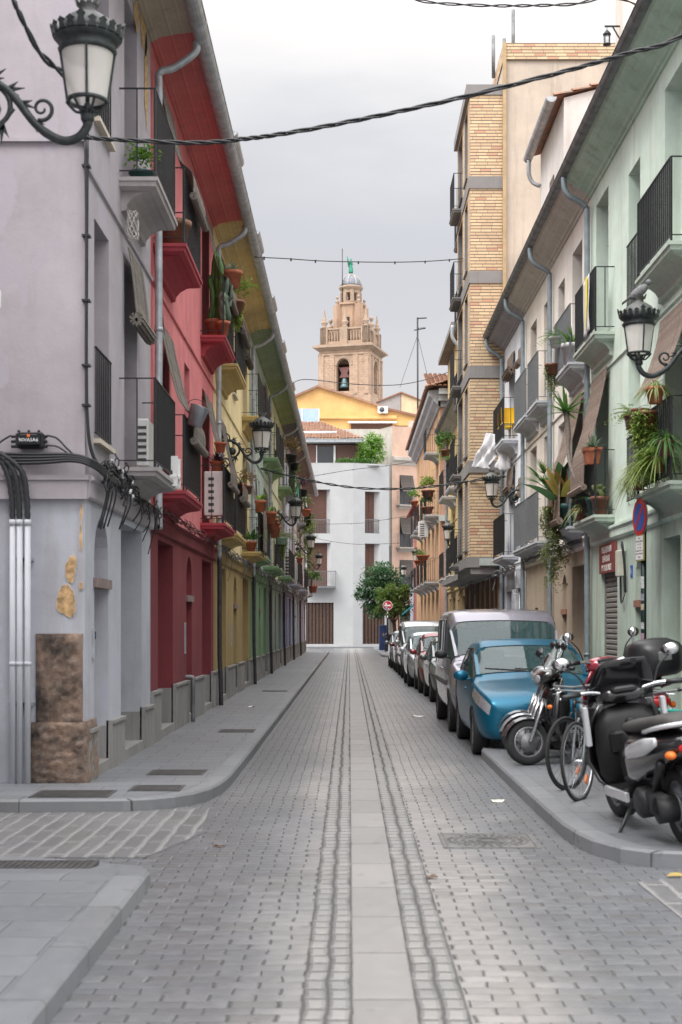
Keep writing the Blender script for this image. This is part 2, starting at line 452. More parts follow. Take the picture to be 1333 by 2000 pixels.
# covers and litter
IRONC = simple("cast_iron_cover", (.075, .072, .07), .6, .4, .35, 9, .3)
WORN = simple('worn_cover', (.15, .147, .142), .6, .2, .3, 9, .3)
def cover(x0, x1, y0, y1, z, label, rnd=False, n=16):
    im = WORN if rnd else IRONC
    t = thing("utility_cover", label, "utility cover", ((x0 + x1) / 2, (y0 + y1) / 2, z))
    f = MB(); w = .035
    for a in ((x0, x1, y0, y0 + w), (x0, x1, y1 - w, y1), (x0, x0 + w, y0 + w, y1 - w), (x1 - w, x1, y0 + w, y1 - w)): f.box(*a, z - .02, z + .005)
    f.build("frame", im, t)
    l = MB()
    if rnd:
        cx, cy = (x0 + x1) / 2, (y0 + y1) / 2
        l.box(x0 + w + .004, x1 - w - .004, y0 + w + .004, y1 - w - .004, z - .02, z + .003)
        for rr in (.08, .14, .20, .26, .31):
            for k in range(28):
                a = 2 * pi * k / 28; l.box(cx + rr * cos(a) - .014, cx + rr * cos(a) + .014, cy + rr * sin(a) - .012, cy + rr * sin(a) + .012, z + .003, z + .009)
    else:
        l.box(x0 + w + .004, x1 - w - .004, y0 + w + .004, y1 - w - .004, z - .02, z + .002)
        st = (x1 - x0 - 2 * w) / n
        for k in range(n): l.box(x0 + w + st * (k + .25), x0 + w + st * (k + .75), y0 + w + .02, y1 - w - .02, z + .002, z + .008)
    l.build("lid", im, t)
cover(-2.95, -2.22, 13.05, 13.62, .122, "ribbed iron cover in the pavement before the bare stone corner", n=22)
cover(-2.12, -1.62, 13.55, 14.05, .122, "square iron cover nearest the curved kerb on the corner pavement")
cover(-2.15, -1.55, 15.0, 15.55, .122, "iron cover with writing plate on pavement by the lilac house door")
cover(-1.95, -1.42, 21.0, 21.6, .122, "flat iron cover in the pavement beside the red house")
cover(-2.5, -1.75, 9.55, 9.95, .055, "pair-sized iron cover on the sloping dropped pavement")
cover(.72, 1.47, 10.85, 11.6, .002, "worn round-patterned manhole cover in the road by the right kerb", True)
cover(-2.1, -1.5, 34, 34.6, .122, "iron cover in the pavement beside the yellow house")
PAPER = simple("paper", (.62, .60, .5), .8, 0, .1, 10)
def litter(x, y, z, s, label, m=PAPER):
    q = MB(); n = 9; c = [(x + s * cos(2 * pi * k / n) * R.uniform(.7, 1.1) * 1.5, y + s * sin(2 * pi * k / n) * R.uniform(.7, 1.1), z + R.uniform(.004, .03)) for k in range(n)]
    for k in range(n): q.poly([(x, y, z + .02), c[k], c[(k + 1) % n]])
    for k in range(n): q.poly([(x, y, z + .012), c[k], c[(k + 1) % n]])
    tag(q.build("leaf_litter" if "leaf" in label else "paper_scrap", m), label, "litter", kind="thing")
litter(1.42, 13.7, .0, .06, "crumpled pale leaf of paper in the gutter by the scooters")
litter(1.28, 26.5, .0, .09, "flat white scrap of paper in the road beside the silver van", WHITEP)
litter(-1.9, 27.5, .12, .05, "small white scrap on the pavement by the yellow house", WHITEP)
litter(2.2, 9.6, .0, .05, "yellow dry leaf on the side street setts", simple("yellow_leaf", (.34, .25, .08), .8))
litter(.55, 9.55, .0, .03, "dark fallen leaf on the road setts", WOODB)
litter(-1.0, 10.9, .0, .035, "dark crumpled leaf on the road by the dropped kerb", WOODB)
# ================================================================ houses: local frame u along the street, n outward, z up
class Facade:
    """Builds into a root whose local axes are n = +-x, u = y."""
    def __init__(s, root, sg): s.root = root; s.sg = sg
    def P(s, u, n, z): return (s.sg * n, u, z)
    def box(s, mb, u0, u1, n0, n1, z0, z1):
        a, b = sorted((s.sg * n0, s.sg * n1)); mb.box(a, b, u0, u1, z0, z1); return mb
    def add(s, mb, name, mat, parent=None): return mb.build(name, mat, parent or s.root, local=True)
    def wall(s, name, mats, u0, u1, z0, z1, ops, parent=None, n=0, rd=1):
        """plane at depth n with openings (u0,u1,z0,z1,depth,arch); mats = [face, reveal]"""
        mb = MB(); P = s.P
        us = sorted({u0, u1, *[min(max(x, u0), u1) for o in ops for x in o[:2]]})
        zs = sorted({z0, z1, *[min(max(x, z0), z1) for o in ops for x in o[2:4]]})
        for a, b in zip(us[:-1], us[1:]):
            for c, d in zip(zs[:-1], zs[1:]):
                um, zm = (a + b) / 2, (c + d) / 2
                if any(o[0] < um < o[1] and o[2] < zm < o[3] for o in ops): continue
                mb.poly([P(a, n, c), P(b, n, c), P(b, n, d), P(a, n, d)])
        for o in ops:
            a, b, c, d, dp = o[:5]; arch = len(o) > 5 and o[5]
            if d <= z0 or c >= z1: continue
            c, d = max(c, z0), min(d, z1)
            mb.cur = 0
            if arch:
                r = (b - a) / 2; zc = d - r; K = 10
                arc = [(a + r - r * cos(pi * k / K), zc + r * sin(pi * k / K)) for k in range(K + 1)]
                mb.poly([P(a, n, d)] + [P(x, n, y) for x, y in arc[:K // 2 + 1]]); mb.poly([P(b, n, d)] + [P(x, n, y) for x, y in arc[K // 2:][::-1]])
                mb.cur = rd
                path = [(a, c)] + arc + [(b, c)]
                for (x, y), (x2, y2) in zip(path[:-1], path[1:]):
                    mb.poly([P(x, n, y), P(x2, n, y2), P(x2, n - dp, y2), P(x, n - dp, y)])
            else:
                mb.cur = rd
                for (x, y), (x2, y2) in zip(((a, c), (a, d), (b, d), (b, c)), ((a, d), (b, d), (b, c), (a, c))):
                    mb.poly([P(x, n, y), P(x2, n, y2), P(x2, n - dp, y2), P(x, n - dp, y)])
        mb.cur = 0
        return mb
    def profile(s, name, mat, prof, u0, u1, parent=None):
        mb = MB(); mb.prism([s.P(u0, n, z) for n, z in prof], (0, u1 - u0, 0)); return s.add(mb, name, mat, parent)
    def balcony(s, u0, u1, z, p, smat, rmat, h=1.03, rail=True, bars=.105, solid=None, name="balcony"):
        mb = MB(); P = s.P
        def ring(ins, pp, zz): return [P(u0 + ins, -.02, zz), P(u1 - ins, -.02, zz), P(u1 - ins, pp, zz), P(u0 + ins, pp, zz)]
        mb.loft([ring(0, p, z), ring(0, p, z - .045), ring(.02, p - .02, z - .05), ring(.03, p - .03, z - .10), ring(.10, p - .10, z - .125)], True, True)
        # quarter cove where the slab meets the wall
        pr = [(-.02, z - .12), (p * .72, z - .127), (p * .5, z - .15), (p * .30, z - .20), (p * .16, z - .27), (.06, z - .34), (-.02, z - .36)]
        mb.prism([P(u0 + .16, a, b) for a, b in pr], (0, u1 - u0 - .32, 0))
        b = s.add(mb, name, smat)
        if not rail: return b
        q = MB(); a, e, f = u0 + .04, u1 - .04, p - .04; zb, zt = z + .08, z + h; sg = s.sg
        def V(u, n, zz): return Vector(P(u, n, zz))
        for zz, w in ((zt, .028), (zb, .018)):
            q.bar(V(a, 0, zz), V(a, f, zz), w, .012); q.bar(V(a, f, zz), V(e, f, zz), w, .012); q.bar(V(e, f, zz), V(e, 0, zz), w, .012)
        n = max(2, int((e - a) / bars))
        for k in range(n + 1):
            u = a + (e - a) * k / n; w = .026 if k in (0, n) else .019
            q.bar(V(u, f, z if k in (0, n) else zb), V(u, f, zt), w)
        m = max(2, int(f / bars / 1.6))
        for k in range(1, m):
            for u in (a, e): q.bar(V(u, f * k / m, zb), V(u, f * k / m, zt), .014)
        s.add(q, "railing", rmat, b)
        if solid:
            q = MB(); s.box(q, a + .02, e - .02, f - .03, f - .022, zb + .02, zt - .02); s.add(q, "reed_screen", solid, b)
        return b
    def juliet(s, u0, u1, z0, z1, rmat, n=.02):
        q = MB(); V = lambda u, zz: Vector(s.P(u, n, zz))
        for zz in (z0 + .06, z1): q.bar(V(u0 - .03, zz), V(u1 + .03, zz), .025, .012)
        k = max(3, int((u1 - u0) / .105))
        for i in range(k + 1):
            u = u0 + (u1 - u0) * i / k; q.bar(V(u, z0 + .06), V(u, z1), .014)
        return s.add(q, "window_railing", rmat)
    def window(s, u0, u1, z0, z1, dp, fmat, mull=True, name="window"):
        n = -dp + .05; q = MB(); w = .055
        for a in ((u0, u1, z0, z0 + w), (u0, u1, z1 - w, z1), (u0, u0 + w, z0 + w, z1 - w), (u1 - w, u1, z0 + w, z1 - w)): s.box(q, a[0], a[1], n - .05, n, a[2], a[3])
        if mull:
            m = (u0 + u1) / 2; s.box(q, m - .035, m + .035, n - .045, n + .004, z0 + w, z1 - w)
            zz = z0 + (z1 - z0) * .68; s.box(q, u0 + w, m - .035, n - .04, n - .003, zz - .02, zz + .02); s.box(q, m + .035, u1 - w, n - .04, n - .003, zz - .02, zz + .02)
        f = s.add(q, name, fmat); g = MB(); s.box(g, u0 + .02, u1 - .02, n - .06, n - .05, z0 + .02, z1 - .02); s.add(g, "pane", GLASS, f); return f
    def door(s, u0, u1, z0, z1, dp, mat, panels=True, name="door"):
        n = -dp + .01; q = MB(); s.box(q, u0, u1, n - .05, n, z0, z1)
        if panels:
            L = u1 - u0; k = 2 if L > 1 else 1
            for i in range(k):
                a, b = u0 + L * i / k + .06, u0 + L * (i + 1) / k - .06
                for c, d in ((.05, .32), (.36, .72), (.76, .95)):
                    s.box(q, a, b, n, n + .018, z0 + (z1 - z0) * c, z0 + (z1 - z0) * d)
        d = s.add(q, name, mat); h = MB(); s.box(h, u1 - .16, u1 - .13, n + .018, n + .06, z0 + 1.0, z0 + 1.14); s.add(h, "handle", IRON, d); return d
    def blind(s, u0, u1, path, mat, roll=.07, slat=.032):
        """slatted roll-up blind hanging along path [(n,z)...], rolled at the end"""
        q = MB(); pts = smoothpts([(n, z, 0) for n, z in path], 10)
        L = [0]
        for a, b in zip(pts[:-1], pts[1:]): L.append(L[-1] + (b - a).length)
        T = L[-1]; k = int(T / slat); j = 0; sg = s.sg
        for i in range(k):
            d = (i + .5) * slat
            while L[j + 1] < d: j += 1
            t = (pts[j + 1] - pts[j]).normalized(); p = pts[j] + t * (d - L[j])
            w = .006 * sin(i * 1.7) + R.uniform(-.004, .004)
            ax = Vector((0, 1, 0)); ay = Vector((sg * t.x, 0, t.y)); az = ax.cross(ay)
            q.obox((sg * p.x, (u0 + u1) / 2 + w, p.y), ax, ay, az, (u1 - u0) / 2, slat * .40, .005)
        for c in (.2, .8):
            u = u0 + (u1 - u0) * c
            q.tube([(sg * (p.x + .008), u, p.y) for p in pts[::3]] + [(sg * (pts[-1].x + .008), u, pts[-1].y)], .004, 4)
        b = s.add(q, "blind", mat)
        e = pts[-1]
        if roll:
            q = MB(); mt = Matrix.Rotation(pi / 2, 3, 'X')
            rr = [0]
            for t in range(46):                                    # spiral of slats seen end-on
                a = t * .62; r = roll * (.25 + .75 * t / 46)
                q.obox((sg * e.x + r * cos(a), (u0 + u1) / 2 + R.uniform(-.006, .006), e.y - roll * .6 + r * sin(a)), Vector((0, 1, 0)), Vector((-sin(a), 0, cos(a))), Vector((cos(a), 0, sin(a))), (u1 - u0) / 2, slat * .45, .007)
            s.add(q, "rolled_slats", mat, b)
        return b
    def gutter(s, u0, u1, n, z, r=.085, mat=ZINC):
        q = MB(); K = 8; sg = s.sg
        arc = [(r * cos(pi + pi * k / K), r * sin(pi + pi * k / K)) for k in range(K + 1)]
        inn = [(x * .9, y * .9) for x, y in arc][::-1]
        q.smooth = False
        q.prism([(sg * n + x, u0, z + y) for x, y in arc + inn], (0, u1 - u0, 0))
        u = u0 + .5
        while u < u1 - .1:
            q.prism([(sg * n + x * 1.07, u, z + y * 1.07) for x, y in arc + inn], (0, .045, 0)); u += .95
        q.tube([(sg * n + sg * r, u0, z), (sg * n + sg * r, u1, z)], .012, 6)
        return s.add(q, "gutter", mat)
    def pipe(s, pts, r=.052, mat=ZINC, name="downpipe"):
        q = MB(); pp = smoothpts([s.P(*p) for p in pts], 5); q.tube(pp, r, 10)
        for a, b in zip(pts[:-1], pts[1:]):
            if abs(a[2] - b[2]) > 1.5:
                k = int(abs(a[2] - b[2]) / 1.6)
                for i in range(1, k + 1):
                    t = i / (k + .5); c = [a[x] + (b[x] - a[x]) * t for x in range(3)]
                    q.tube([s.P(c[0], c[1], c[2] - .03), s.P(c[0], c[1], c[2] + .03)], r * 1.14, 10)
        return s.add(q, name, mat)
    def tiles(s, u0, u1, n0, z0, n1, z1, mat, parent=None, pitch=.21, step=.36, name="roof"):
        return s.add(tile_rows(MB(), Vector(s.P(u0, n0, z0)), Vector((0, 1, 0)), u1 - u0, Vector(s.P(0, n1, z1)) - Vector(s.P(0, n0, z0)), pitch, step), name, mat, parent)

def tile_rows(q, o, ax, W, slope, pitch=.21, step=.36, trim=None, base=None):
    """barrel tiles: covers over a shallow under-sheet; o eave corner, ax along the eave, slope vector up the roof"""
    L = slope.length; sd = slope / L; nz = ax.cross(sd).normalized()
    if nz.z < 0: nz = -nz
    q.poly([o + ax * a + sd * b for a, b in base] if base else [o, o + ax * W, o + ax * W + slope, o + slope])
    n = max(1, int(W / pitch)); q.smooth = True
    for i in range(n):
        x = (i + .5) * W / n; w = R.uniform(-.008, .008)
        a0, a1 = 0, L
        if trim: a0, a1 = trim(x)
        if a1 - a0 < .1: continue
        k = max(1, int((a1 - a0) / step)); r = pitch * .40
        for j in range(k):
            s0, s1 = a0 + (a1 - a0) * j / k - .03, a0 + (a1 - a0) * (j + 1) / k
            lift = R.uniform(0, .012); rings = []
            for ss, rr, h in ((s0, r, .035 + lift), (s1, r * .82, .0 + lift)):
                c = o + ax * (x + w) + sd * ss + nz * h
                rings.append([c + ax * (rr * cos(pi * t / 5)) + nz * (rr * .8 * sin(pi * t / 5)) for t in range(6)])
            q.loft(rings, False)
            q.poly(rings[0])
    q.smooth = False
    return q
def tilemat():
    m, nt, b = newmat("roof_tile"); g_ = N(nt, "ShaderNodeNewGeometry"); v = coords(nt)
    c = mix_(nt, g_.outputs["Random Per Island"], (.20, .085, .05), (.36, .20, .13))
    c = mix_(nt, ramp_(nt, noise_(nt, v, 5, 4), .48, .7), c, (.15, .13, .105))
    Lk(nt, c, b.inputs["Base Color"]); b.inputs["Roughness"].default_value = .9
    bump_(nt, b, noise_(nt, v, 60, 3), .3, .005); return m
TILE = tilemat()
def slatmat(name, a, b2):
    m, nt, b = newmat(name); g_ = N(nt, "ShaderNodeNewGeometry"); v = coords(nt, (1, 1, 1))
    c = mix_(nt, g_.outputs["Random Per Island"], a, b2)
    w = N(nt, "ShaderNodeTexNoise"); w.inputs["Scale"].default_value = 30; Lk(nt, coords(nt, (1, .4, 1)), w.inputs[0])
    Lk(nt, mix_(nt, ramp_(nt, w.outputs[0], .3, .7), mul(b2, .55), c), b.inputs["Base Color"]); b.inputs["Roughness"].default_value = .75
    return m
BL_GREY = slatmat("grey_slats", (.14, .125, .11), (.25, .22, .19))
BL_BROWN = slatmat("brown_slats", (.20, .14, .11), (.36, .28, .23))
BL_DARK = slatmat("dark_slats", (.07, .06, .05), (.14, .115, .10))

LX, RX = -2.66, 4.2          # facade planes
Z1, Z2, ZE = 3.55, 6.9, 9.45 # left row floors and eave
LOPS = {}

def left_house(name, label, y0, y1, low, high, balc, bcol_iron, soff, spec=None, blinds=(), plinth=.78, wood=WOODB, pipe=True, foot=True):
    L = y1 - y0; t = thing(name, label, "house", (LX, y0, 0), 0, "terraced houses along the left pavement"); F = Facade(t, 1)
    k = L / 8.9
    A = (.76 * k, 2.45 * k); B = (4.25 * k, 5.05 * k); C = (6.75 * k, 8.4 * k)
    bA = (.25 * k, 2.45 * k); oA = (.72 * k, 2.0 * k); oN = (3.95 * k, 4.72 * k); oC = (6.75 * k, 8.0 * k); bC = (6.4 * k, 8.62 * k)
    if spec: A, B, C, bA, oA, oN, oC, bC = spec
    zt = 2.9
    g = [(A[0], A[1], .12, zt, .38) if A else None, (B[0], B[1], .12, 2.85, .34, True) if B else None, (C[0], C[1], .12, zt, .38) if C else None]
    g = [o for o in g if o]
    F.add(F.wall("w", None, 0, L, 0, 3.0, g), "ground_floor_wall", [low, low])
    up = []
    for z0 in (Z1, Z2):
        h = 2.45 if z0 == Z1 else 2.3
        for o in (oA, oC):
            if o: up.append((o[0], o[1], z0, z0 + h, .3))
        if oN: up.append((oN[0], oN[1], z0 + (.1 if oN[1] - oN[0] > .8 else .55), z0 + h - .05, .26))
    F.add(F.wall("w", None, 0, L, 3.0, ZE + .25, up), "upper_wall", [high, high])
    # returns and back so the house is a solid block
    q = MB()
    for u in (0.003, L - .003): q.poly([F.P(u, -.0, 0), F.P(u, -7, 0), F.P(u, -7, ZE + .25), F.P(u, 0, ZE + .25)])
    q.poly([F.P(0, -7, 0), F.P(L, -7, 0), F.P(L, -7, ZE + .25), F.P(0, -7, ZE + .25)]); F.add(q, "side_wall", high)
    # ground cornice and string course
    F.profile("cornice", low if not spec else high, [(-.01, 2.97), (.035, 2.98), (.05, 3.0), (.055, 3.15), (.09, 3.17), (.09, 3.205), (-.01, 3.22)], 0, L)
    F.profile("string_course", high, [(-.01, 6.30), (.03, 6.31), (.035, 6.345), (-.01, 6.36)], 0, L)
    # plinth on every pier
    edges = sorted([0] + [x for o in (A, B, C) if o for x in o] + [L])
    for a, b in zip(edges[::2], edges[1::2]):
        if b - a < .05: continue
        q = MB(); F.box(q, a, b, -.02, .05, .0, plinth); F.box(q, a - .0, b + .0, -.02, .072, plinth, plinth + .035)
        n = max(1, int((b - a) / .22))
        for i in range(1, n): F.box(q, a + (b - a) * i / n - .008, a + (b - a) * i / n + .008, .05, .056, .12, plinth - .02)
        for o in (A, B, C):                                    # plinth turns into the reveal
            if o and abs(o[1] - a) < .01: F.box(q, a, a + .0001 + .012, -.36, -.02, 0, plinth - .02); 
            if o and abs(o[1] - a) < .01: F.box(q, o[1] - .012, o[1], -.36, -.02, 0.12, plinth - .02)
        F.add(q, "plinth", STONE)
    for o in (A, C):
        if o: F.door(o[0], o[1], .24, zt, .38, R.choice([wood, DOORD, simple("paint_door_" + name, (.09, .08, .085), .5)])); q = MB(); F.box(q, o[0], o[1], -.36, .03, .12, .24); F.add(q, "doorstep", STONE)
    if B:
        q = MB(); F.box(q, B[0] - .06, B[1] + .06, -.1, .035, 2.1, 2.2); F.add(q, "lintel", simple("faded_wood", (.20, .15, .14), .8, 0, .2, 8, .2))
        F.door(B[0], B[1], .24, 2.1, .34, wood); q = MB(); F.box(q, B[0], B[1], -.32, .03, .12, .24); F.add(q, "doorstep", STONE)
        q = MB(); F.box(q, B[0], B[1], -.32, -.30, 2.2, 2.85); F.add(q, "fanlight", GLASS)
    for z0 in (Z1, Z2):
        h = 2.45 if z0 == Z1 else 2.3
        for o, b in ((oA, bA), (oC, bC)):
            if not o: continue
            F.window(o[0], o[1], z0, z0 + h, .3, R.choice([wood, WHITEP, WOODL]))
            F.balcony(b[0], b[1], z0 - .02, .45, balc, bcol_iron)
        if oN:
            zz = z0 + (.1 if oN[1] - oN[0] > .8 else .55)
            F.window(oN[0], oN[1], zz, z0 + h - .05, .26, wood, False)
            q = MB(); F.box(q, oN[0] - .04, oN[1] + .04, -.05, .07, zz - .05, zz - .002); F.add(q, "sill", simple("pale_sill", (.5, .44, .36), .8))
            if oN[1] - oN[0] > .8: F.juliet(oN[0], oN[1], zz, zz + .95, bcol_iron)
    for (a, b, path, m, roll) in blinds: F.blind(a, b, path, m, roll)
    # eave: coved soffit, gutter, tiles
    pr = [(-.02, ZE - .28), (.035, ZE - .28), (.045, ZE - .22), (.08, ZE - .20), (.10, ZE - .13), (.16, ZE - .06), (.25, ZE - .01), (.28, ZE - .02), (.30, ZE + .03), (.42, ZE + .075), (.44, ZE + .06), (.46, ZE + .10), (.58, ZE + .13), (.60, ZE + .17), (.60, ZE + .2), (-.02, ZE + .24)]
    pr = [(n_, ZE + .2 + (z_ - ZE - .2) * (.32 if z_ < ZE + .2 else 1)) for n_, z_ in pr]
    F.profile("soffit", soff, pr, 0, L)
    F.gutter(0, L, .675, ZE + .17, .108)
    F.tiles(0, L, .62, ZE + .24, -3.4, ZE + 1.75, TILE)
    q = MB(); F.box(q, 0, L, -7, -3.4, ZE + .24, ZE + 1.7); F.add(q, "roof_ridge", TILE)
    if pipe:
        F.pipe([(.12, .60, ZE + .1), (.12, .58, ZE - .05), (.12, .30, ZE - .25), (.12, .11, ZE - .32), (.12, .095, ZE - .6), (.12, .095, 7.2), (.12, .095, 3.4), (.12, .10, 3.05)])
        if foot: F.pipe([(.12, .11, 3.06), (.12, .11, 2.8), (.12, .11, 1.2), (.12, .13, .7), (.12, .14, .14)], .045, simple("cast_iron_pipe", (.045, .045, .05), .55, .3, .3, 12, .2), "cast_iron_pipe")
    return t, F

def soffitmat(n, c): return plaster(n, c, (.16, .14, .12), .5)
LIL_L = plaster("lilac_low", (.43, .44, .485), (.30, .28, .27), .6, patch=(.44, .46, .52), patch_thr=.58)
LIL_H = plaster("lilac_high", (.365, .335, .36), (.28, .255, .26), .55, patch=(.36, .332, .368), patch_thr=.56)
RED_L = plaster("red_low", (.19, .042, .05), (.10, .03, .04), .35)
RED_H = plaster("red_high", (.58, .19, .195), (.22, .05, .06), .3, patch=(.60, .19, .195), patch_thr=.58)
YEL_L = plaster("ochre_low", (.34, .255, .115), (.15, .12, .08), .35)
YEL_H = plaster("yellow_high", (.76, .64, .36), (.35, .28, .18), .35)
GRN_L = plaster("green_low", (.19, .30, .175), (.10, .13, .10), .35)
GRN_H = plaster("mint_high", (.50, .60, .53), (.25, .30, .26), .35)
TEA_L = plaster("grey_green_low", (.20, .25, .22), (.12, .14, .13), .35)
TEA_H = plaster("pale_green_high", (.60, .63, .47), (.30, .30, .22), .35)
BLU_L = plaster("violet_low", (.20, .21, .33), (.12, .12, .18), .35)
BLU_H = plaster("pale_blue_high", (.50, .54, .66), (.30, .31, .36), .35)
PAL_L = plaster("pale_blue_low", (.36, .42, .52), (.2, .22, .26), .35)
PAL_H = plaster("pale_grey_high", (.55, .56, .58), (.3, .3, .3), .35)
MAU_L = plaster("mauve_low", (.33, .32, .38), (.2, .19, .2), .4)
MAU_H = plaster("mauve_high", (.50, .45, .46), (.3, .27, .27), .4)
B_RED = plaster("red_balcony", (.34, .055, .07), (.18, .04, .05), .3)
B_YEL = plaster("yellow_balcony", (.50, .38, .16), (.28, .2, .1), .35)
B_GRN = plaster("green_balcony", (.24, .36, .20), (.15, .2, .12), .3)
B_GRY = plaster("grey_balcony", (.36, .38, .43), (.2, .2, .22), .4)
B_LIL = plaster("stone_balcony", (.36, .33, .33), (.2, .18, .17), .45)
S_GREY = soffitmat("grey_soffit", (.16, .14, .14)); 

# --- lilac corner house (14.3 .. 19)
lil, F = left_house("corner_house", "lilac plastered corner house with bare brown stone at its foot", 14.3, 19.0, LIL_L, LIL_H, B_LIL, IRON, soffitmat("peeling_soffit", (.36, .30, .24)),
    spec=((2.25, 3.9), (.52, 1.38), None, (2.1, 4.0), (2.5, 3.5), (.52, 1.42), None, None), plinth=.62, pipe=False,
    blinds=[(2.4, 3.55, [(.06, 6.15), (.10, 5.9), (.16, 5.35)], BL_GREY, .085)])
# the house's wall on the side street, facing the camera
q = MB(); q.poly([(-14, 14.3, 0), (LX, 14.3, 0), (LX, 14.3, 3.0), (-14, 14.3, 3.0)]); q.cur = 1
q.poly([(-14, 14.3, 3.0), (LX, 14.3, 3.0), (LX, 14.3, 12.5), (-14, 14.3, 12.5)]); q.poly([(-14, 14.3, 12.5), (LX, 14.3, 12.5), (LX - .3, 16, 12.5), (-14, 16, 12.5)])
q.cur = 1
q.poly([(LX + .001, 14.3, 9.6), (LX + .001, 18.9, 9.6), (LX + .001, 18.9, 12.5), (LX + .001, 14.3, 12.5)]); q.poly([(-14, 18.9, 9.6), (LX, 18.9, 9.6), (LX, 18.9, 12.5), (-14, 18.9, 12.5)]); q.poly([(-14, 14.3, 12.5), (LX, 14.3, 12.5), (LX, 18.9, 12.5), (-14, 18.9, 12.5)])
q.build("end_wall", [LIL_L, LIL_H], lil)
q = MB(); q.box(-14, LX + .03, 14.24, 14.297, 2.97, 3.16); q.box(-14, LX + .05, 14.22, 14.295, 3.16, 3.21); q.build("end_cornice", LIL_H, lil)
q = MB(); q.box(-14, LX + .02, 14.262, 14.296, 6.56, 6.6); q.build("end_string_course", LIL_H, lil)
q = MB(); q.box(-14, -3.62, 14.22, 14.298, .1, .76); q.build("end_plinth", STONE, lil)
def rawmat():
    m, nt, b = newmat("bare_stone"); v = coords(nt)
    n1 = noise_(nt, v, 2.4, 7, .68); n2 = noise_(nt, coords(nt, (1, 1, 1), (5, 1, 2)), 9, 5, .7)
    c = mix_(nt, ramp_(nt, n1, .34, .62), (.11, .085, .07), (.29, .195, .14))
    c = mix_(nt, ramp_(nt, n2, .48, .72), c, (.27, .22, .185)); n3 = noise_(nt, coords(nt, (1, 1, .8), (1, 8, 3)), 1.7, 6, .65)
    c = mix_(nt, ramp_(nt, n3, .50, .66), c, (.035, .03, .028))
    Lk(nt, c, b.inputs["Base Color"]); b.inputs["Roughness"].default_value = .95
    vo = N(nt, "ShaderNodeTexVoronoi"); vo.inputs["Scale"].default_value = 4.5; Lk(nt, coords(nt, (1, 1, 1.5)), vo.inputs[0])
    bump_(nt, b, math_(nt, 'ADD', math_(nt, 'MULTIPLY', n1, 3), math_(nt, 'ADD', n2, math_(nt, 'MULTIPLY', vo.outputs[0], .6))), .45, .04); return m
RAW = rawmat()
def rough_slab(q, x0, x1, z0, z1, y, dep, nx=14, nz=22, amp=.02, axis='x'):
    """irregular masonry surface standing proud of a wall"""
    idx = {}
    base = len(q.v)
    for j in range(nz + 1):
        for i in range(nx + 1):
            e = 0 if (i in (0, nx) or j in (0, nz)) else 1
            d = dep * (.55 + .45 * e) + e * R.uniform(-amp, amp)
            a = x0 + (x1 - x0) * i / nx; b = z0 + (z1 - z0) * j / nz
            q.v.append((a, y - d, b) if axis == 'x' else (y + d, a, b))
    for j in range(nz):
        for i in range(nx):
            k = base + j * (nx + 1) + i; q._f((k, k + 1, k + nx + 2, k + nx + 1))
    for edge in ([(i, 0) for i in range(nx + 1)], [(i, nz) for i in range(nx + 1)], [(0, j) for j in range(nz + 1)], [(nx, j) for j in range(nz + 1)]):
        for (i, j), (i2, j2) in zip(edge[:-1], edge[1:]):
            A = q.v[base + j * (nx + 1) + i]; B = q.v[base + j2 * (nx + 1) + i2]
            back = (lambda p: (p[0], y + .01, p[2])) if axis == 'x' else (lambda p: (y - .01, p[1], p[2]))
            q.poly([A, B, back(B), back(A)])
q = MB(); q.smooth = True; rough_slab(q, -3.15, LX - .02, .72, 1.62, 14.3, .035); rough_slab(q, -3.22, LX + .03, .1, .73, 14.3, .06)
rough_slab(q, 14.26, 14.80, .1, .74, LX, .055, 8, 12, .015, 'y')
q.build("bare_masonry", RAW, lil)
OCH = simple("ochre_render", (.46, .30, .15), .95, 0, .4, 14, .8)
def blotch(cx, cz, w, h, sd, g, y, n=46):
    """ragged outline of a flaked patch"""
    rr = random.Random(sd); a = [rr.uniform(.55, 1.05) for _ in range(9)]; out = []
    for k in range(n):
        t = k / n * 9; i0 = int(t); f = t - i0; r_ = a[i0 % 9] * (1 - f) + a[(i0 + 1) % 9] * f + rr.uniform(-.07, .07)
        out.append((cx + (w * r_ + g) * cos(2 * pi * k / n), y, cz + (h * r_ + g) * sin(2 * pi * k / n)))
    return out
FL = ((-2.80, 2.27, .075, .15, 1), (-2.845, 1.93, .10, .19, 5), (-2.70, 2.10, .025, .05, 8), (-2.70, 2.62, .018, .17, 4), (-2.695, 2.84, .015, .10, 6))
q = MB()
for f_ in FL: q.prism(blotch(*f_, .006, 14.298), (0, -.005, 0))
q.build("flaked_plaster", plaster("undercoat", (.60, .60, .62)), lil)
q = MB()
for f_ in FL: q.poly(blotch(*f_, 0, 14.2905))
q.build("exposed_render", OCH, lil)
q = MB(); rr = random.Random(3)                                # peeled plaster high on the street front
for cy, cz, w, h in ((18.35, 9.5, .35, .5), (18.6, 8.9, .2, .7), (17.75, 9.3, .25, .25)):
    q.poly([(LX + .006, cy + w * cos(2 * pi * k / 16) * rr.uniform(.6, 1.1), cz + h * sin(2 * pi * k / 16) * rr.uniform(.6, 1.1)) for k in range(16)])
q.build("peeled_plaster", OCH, lil)

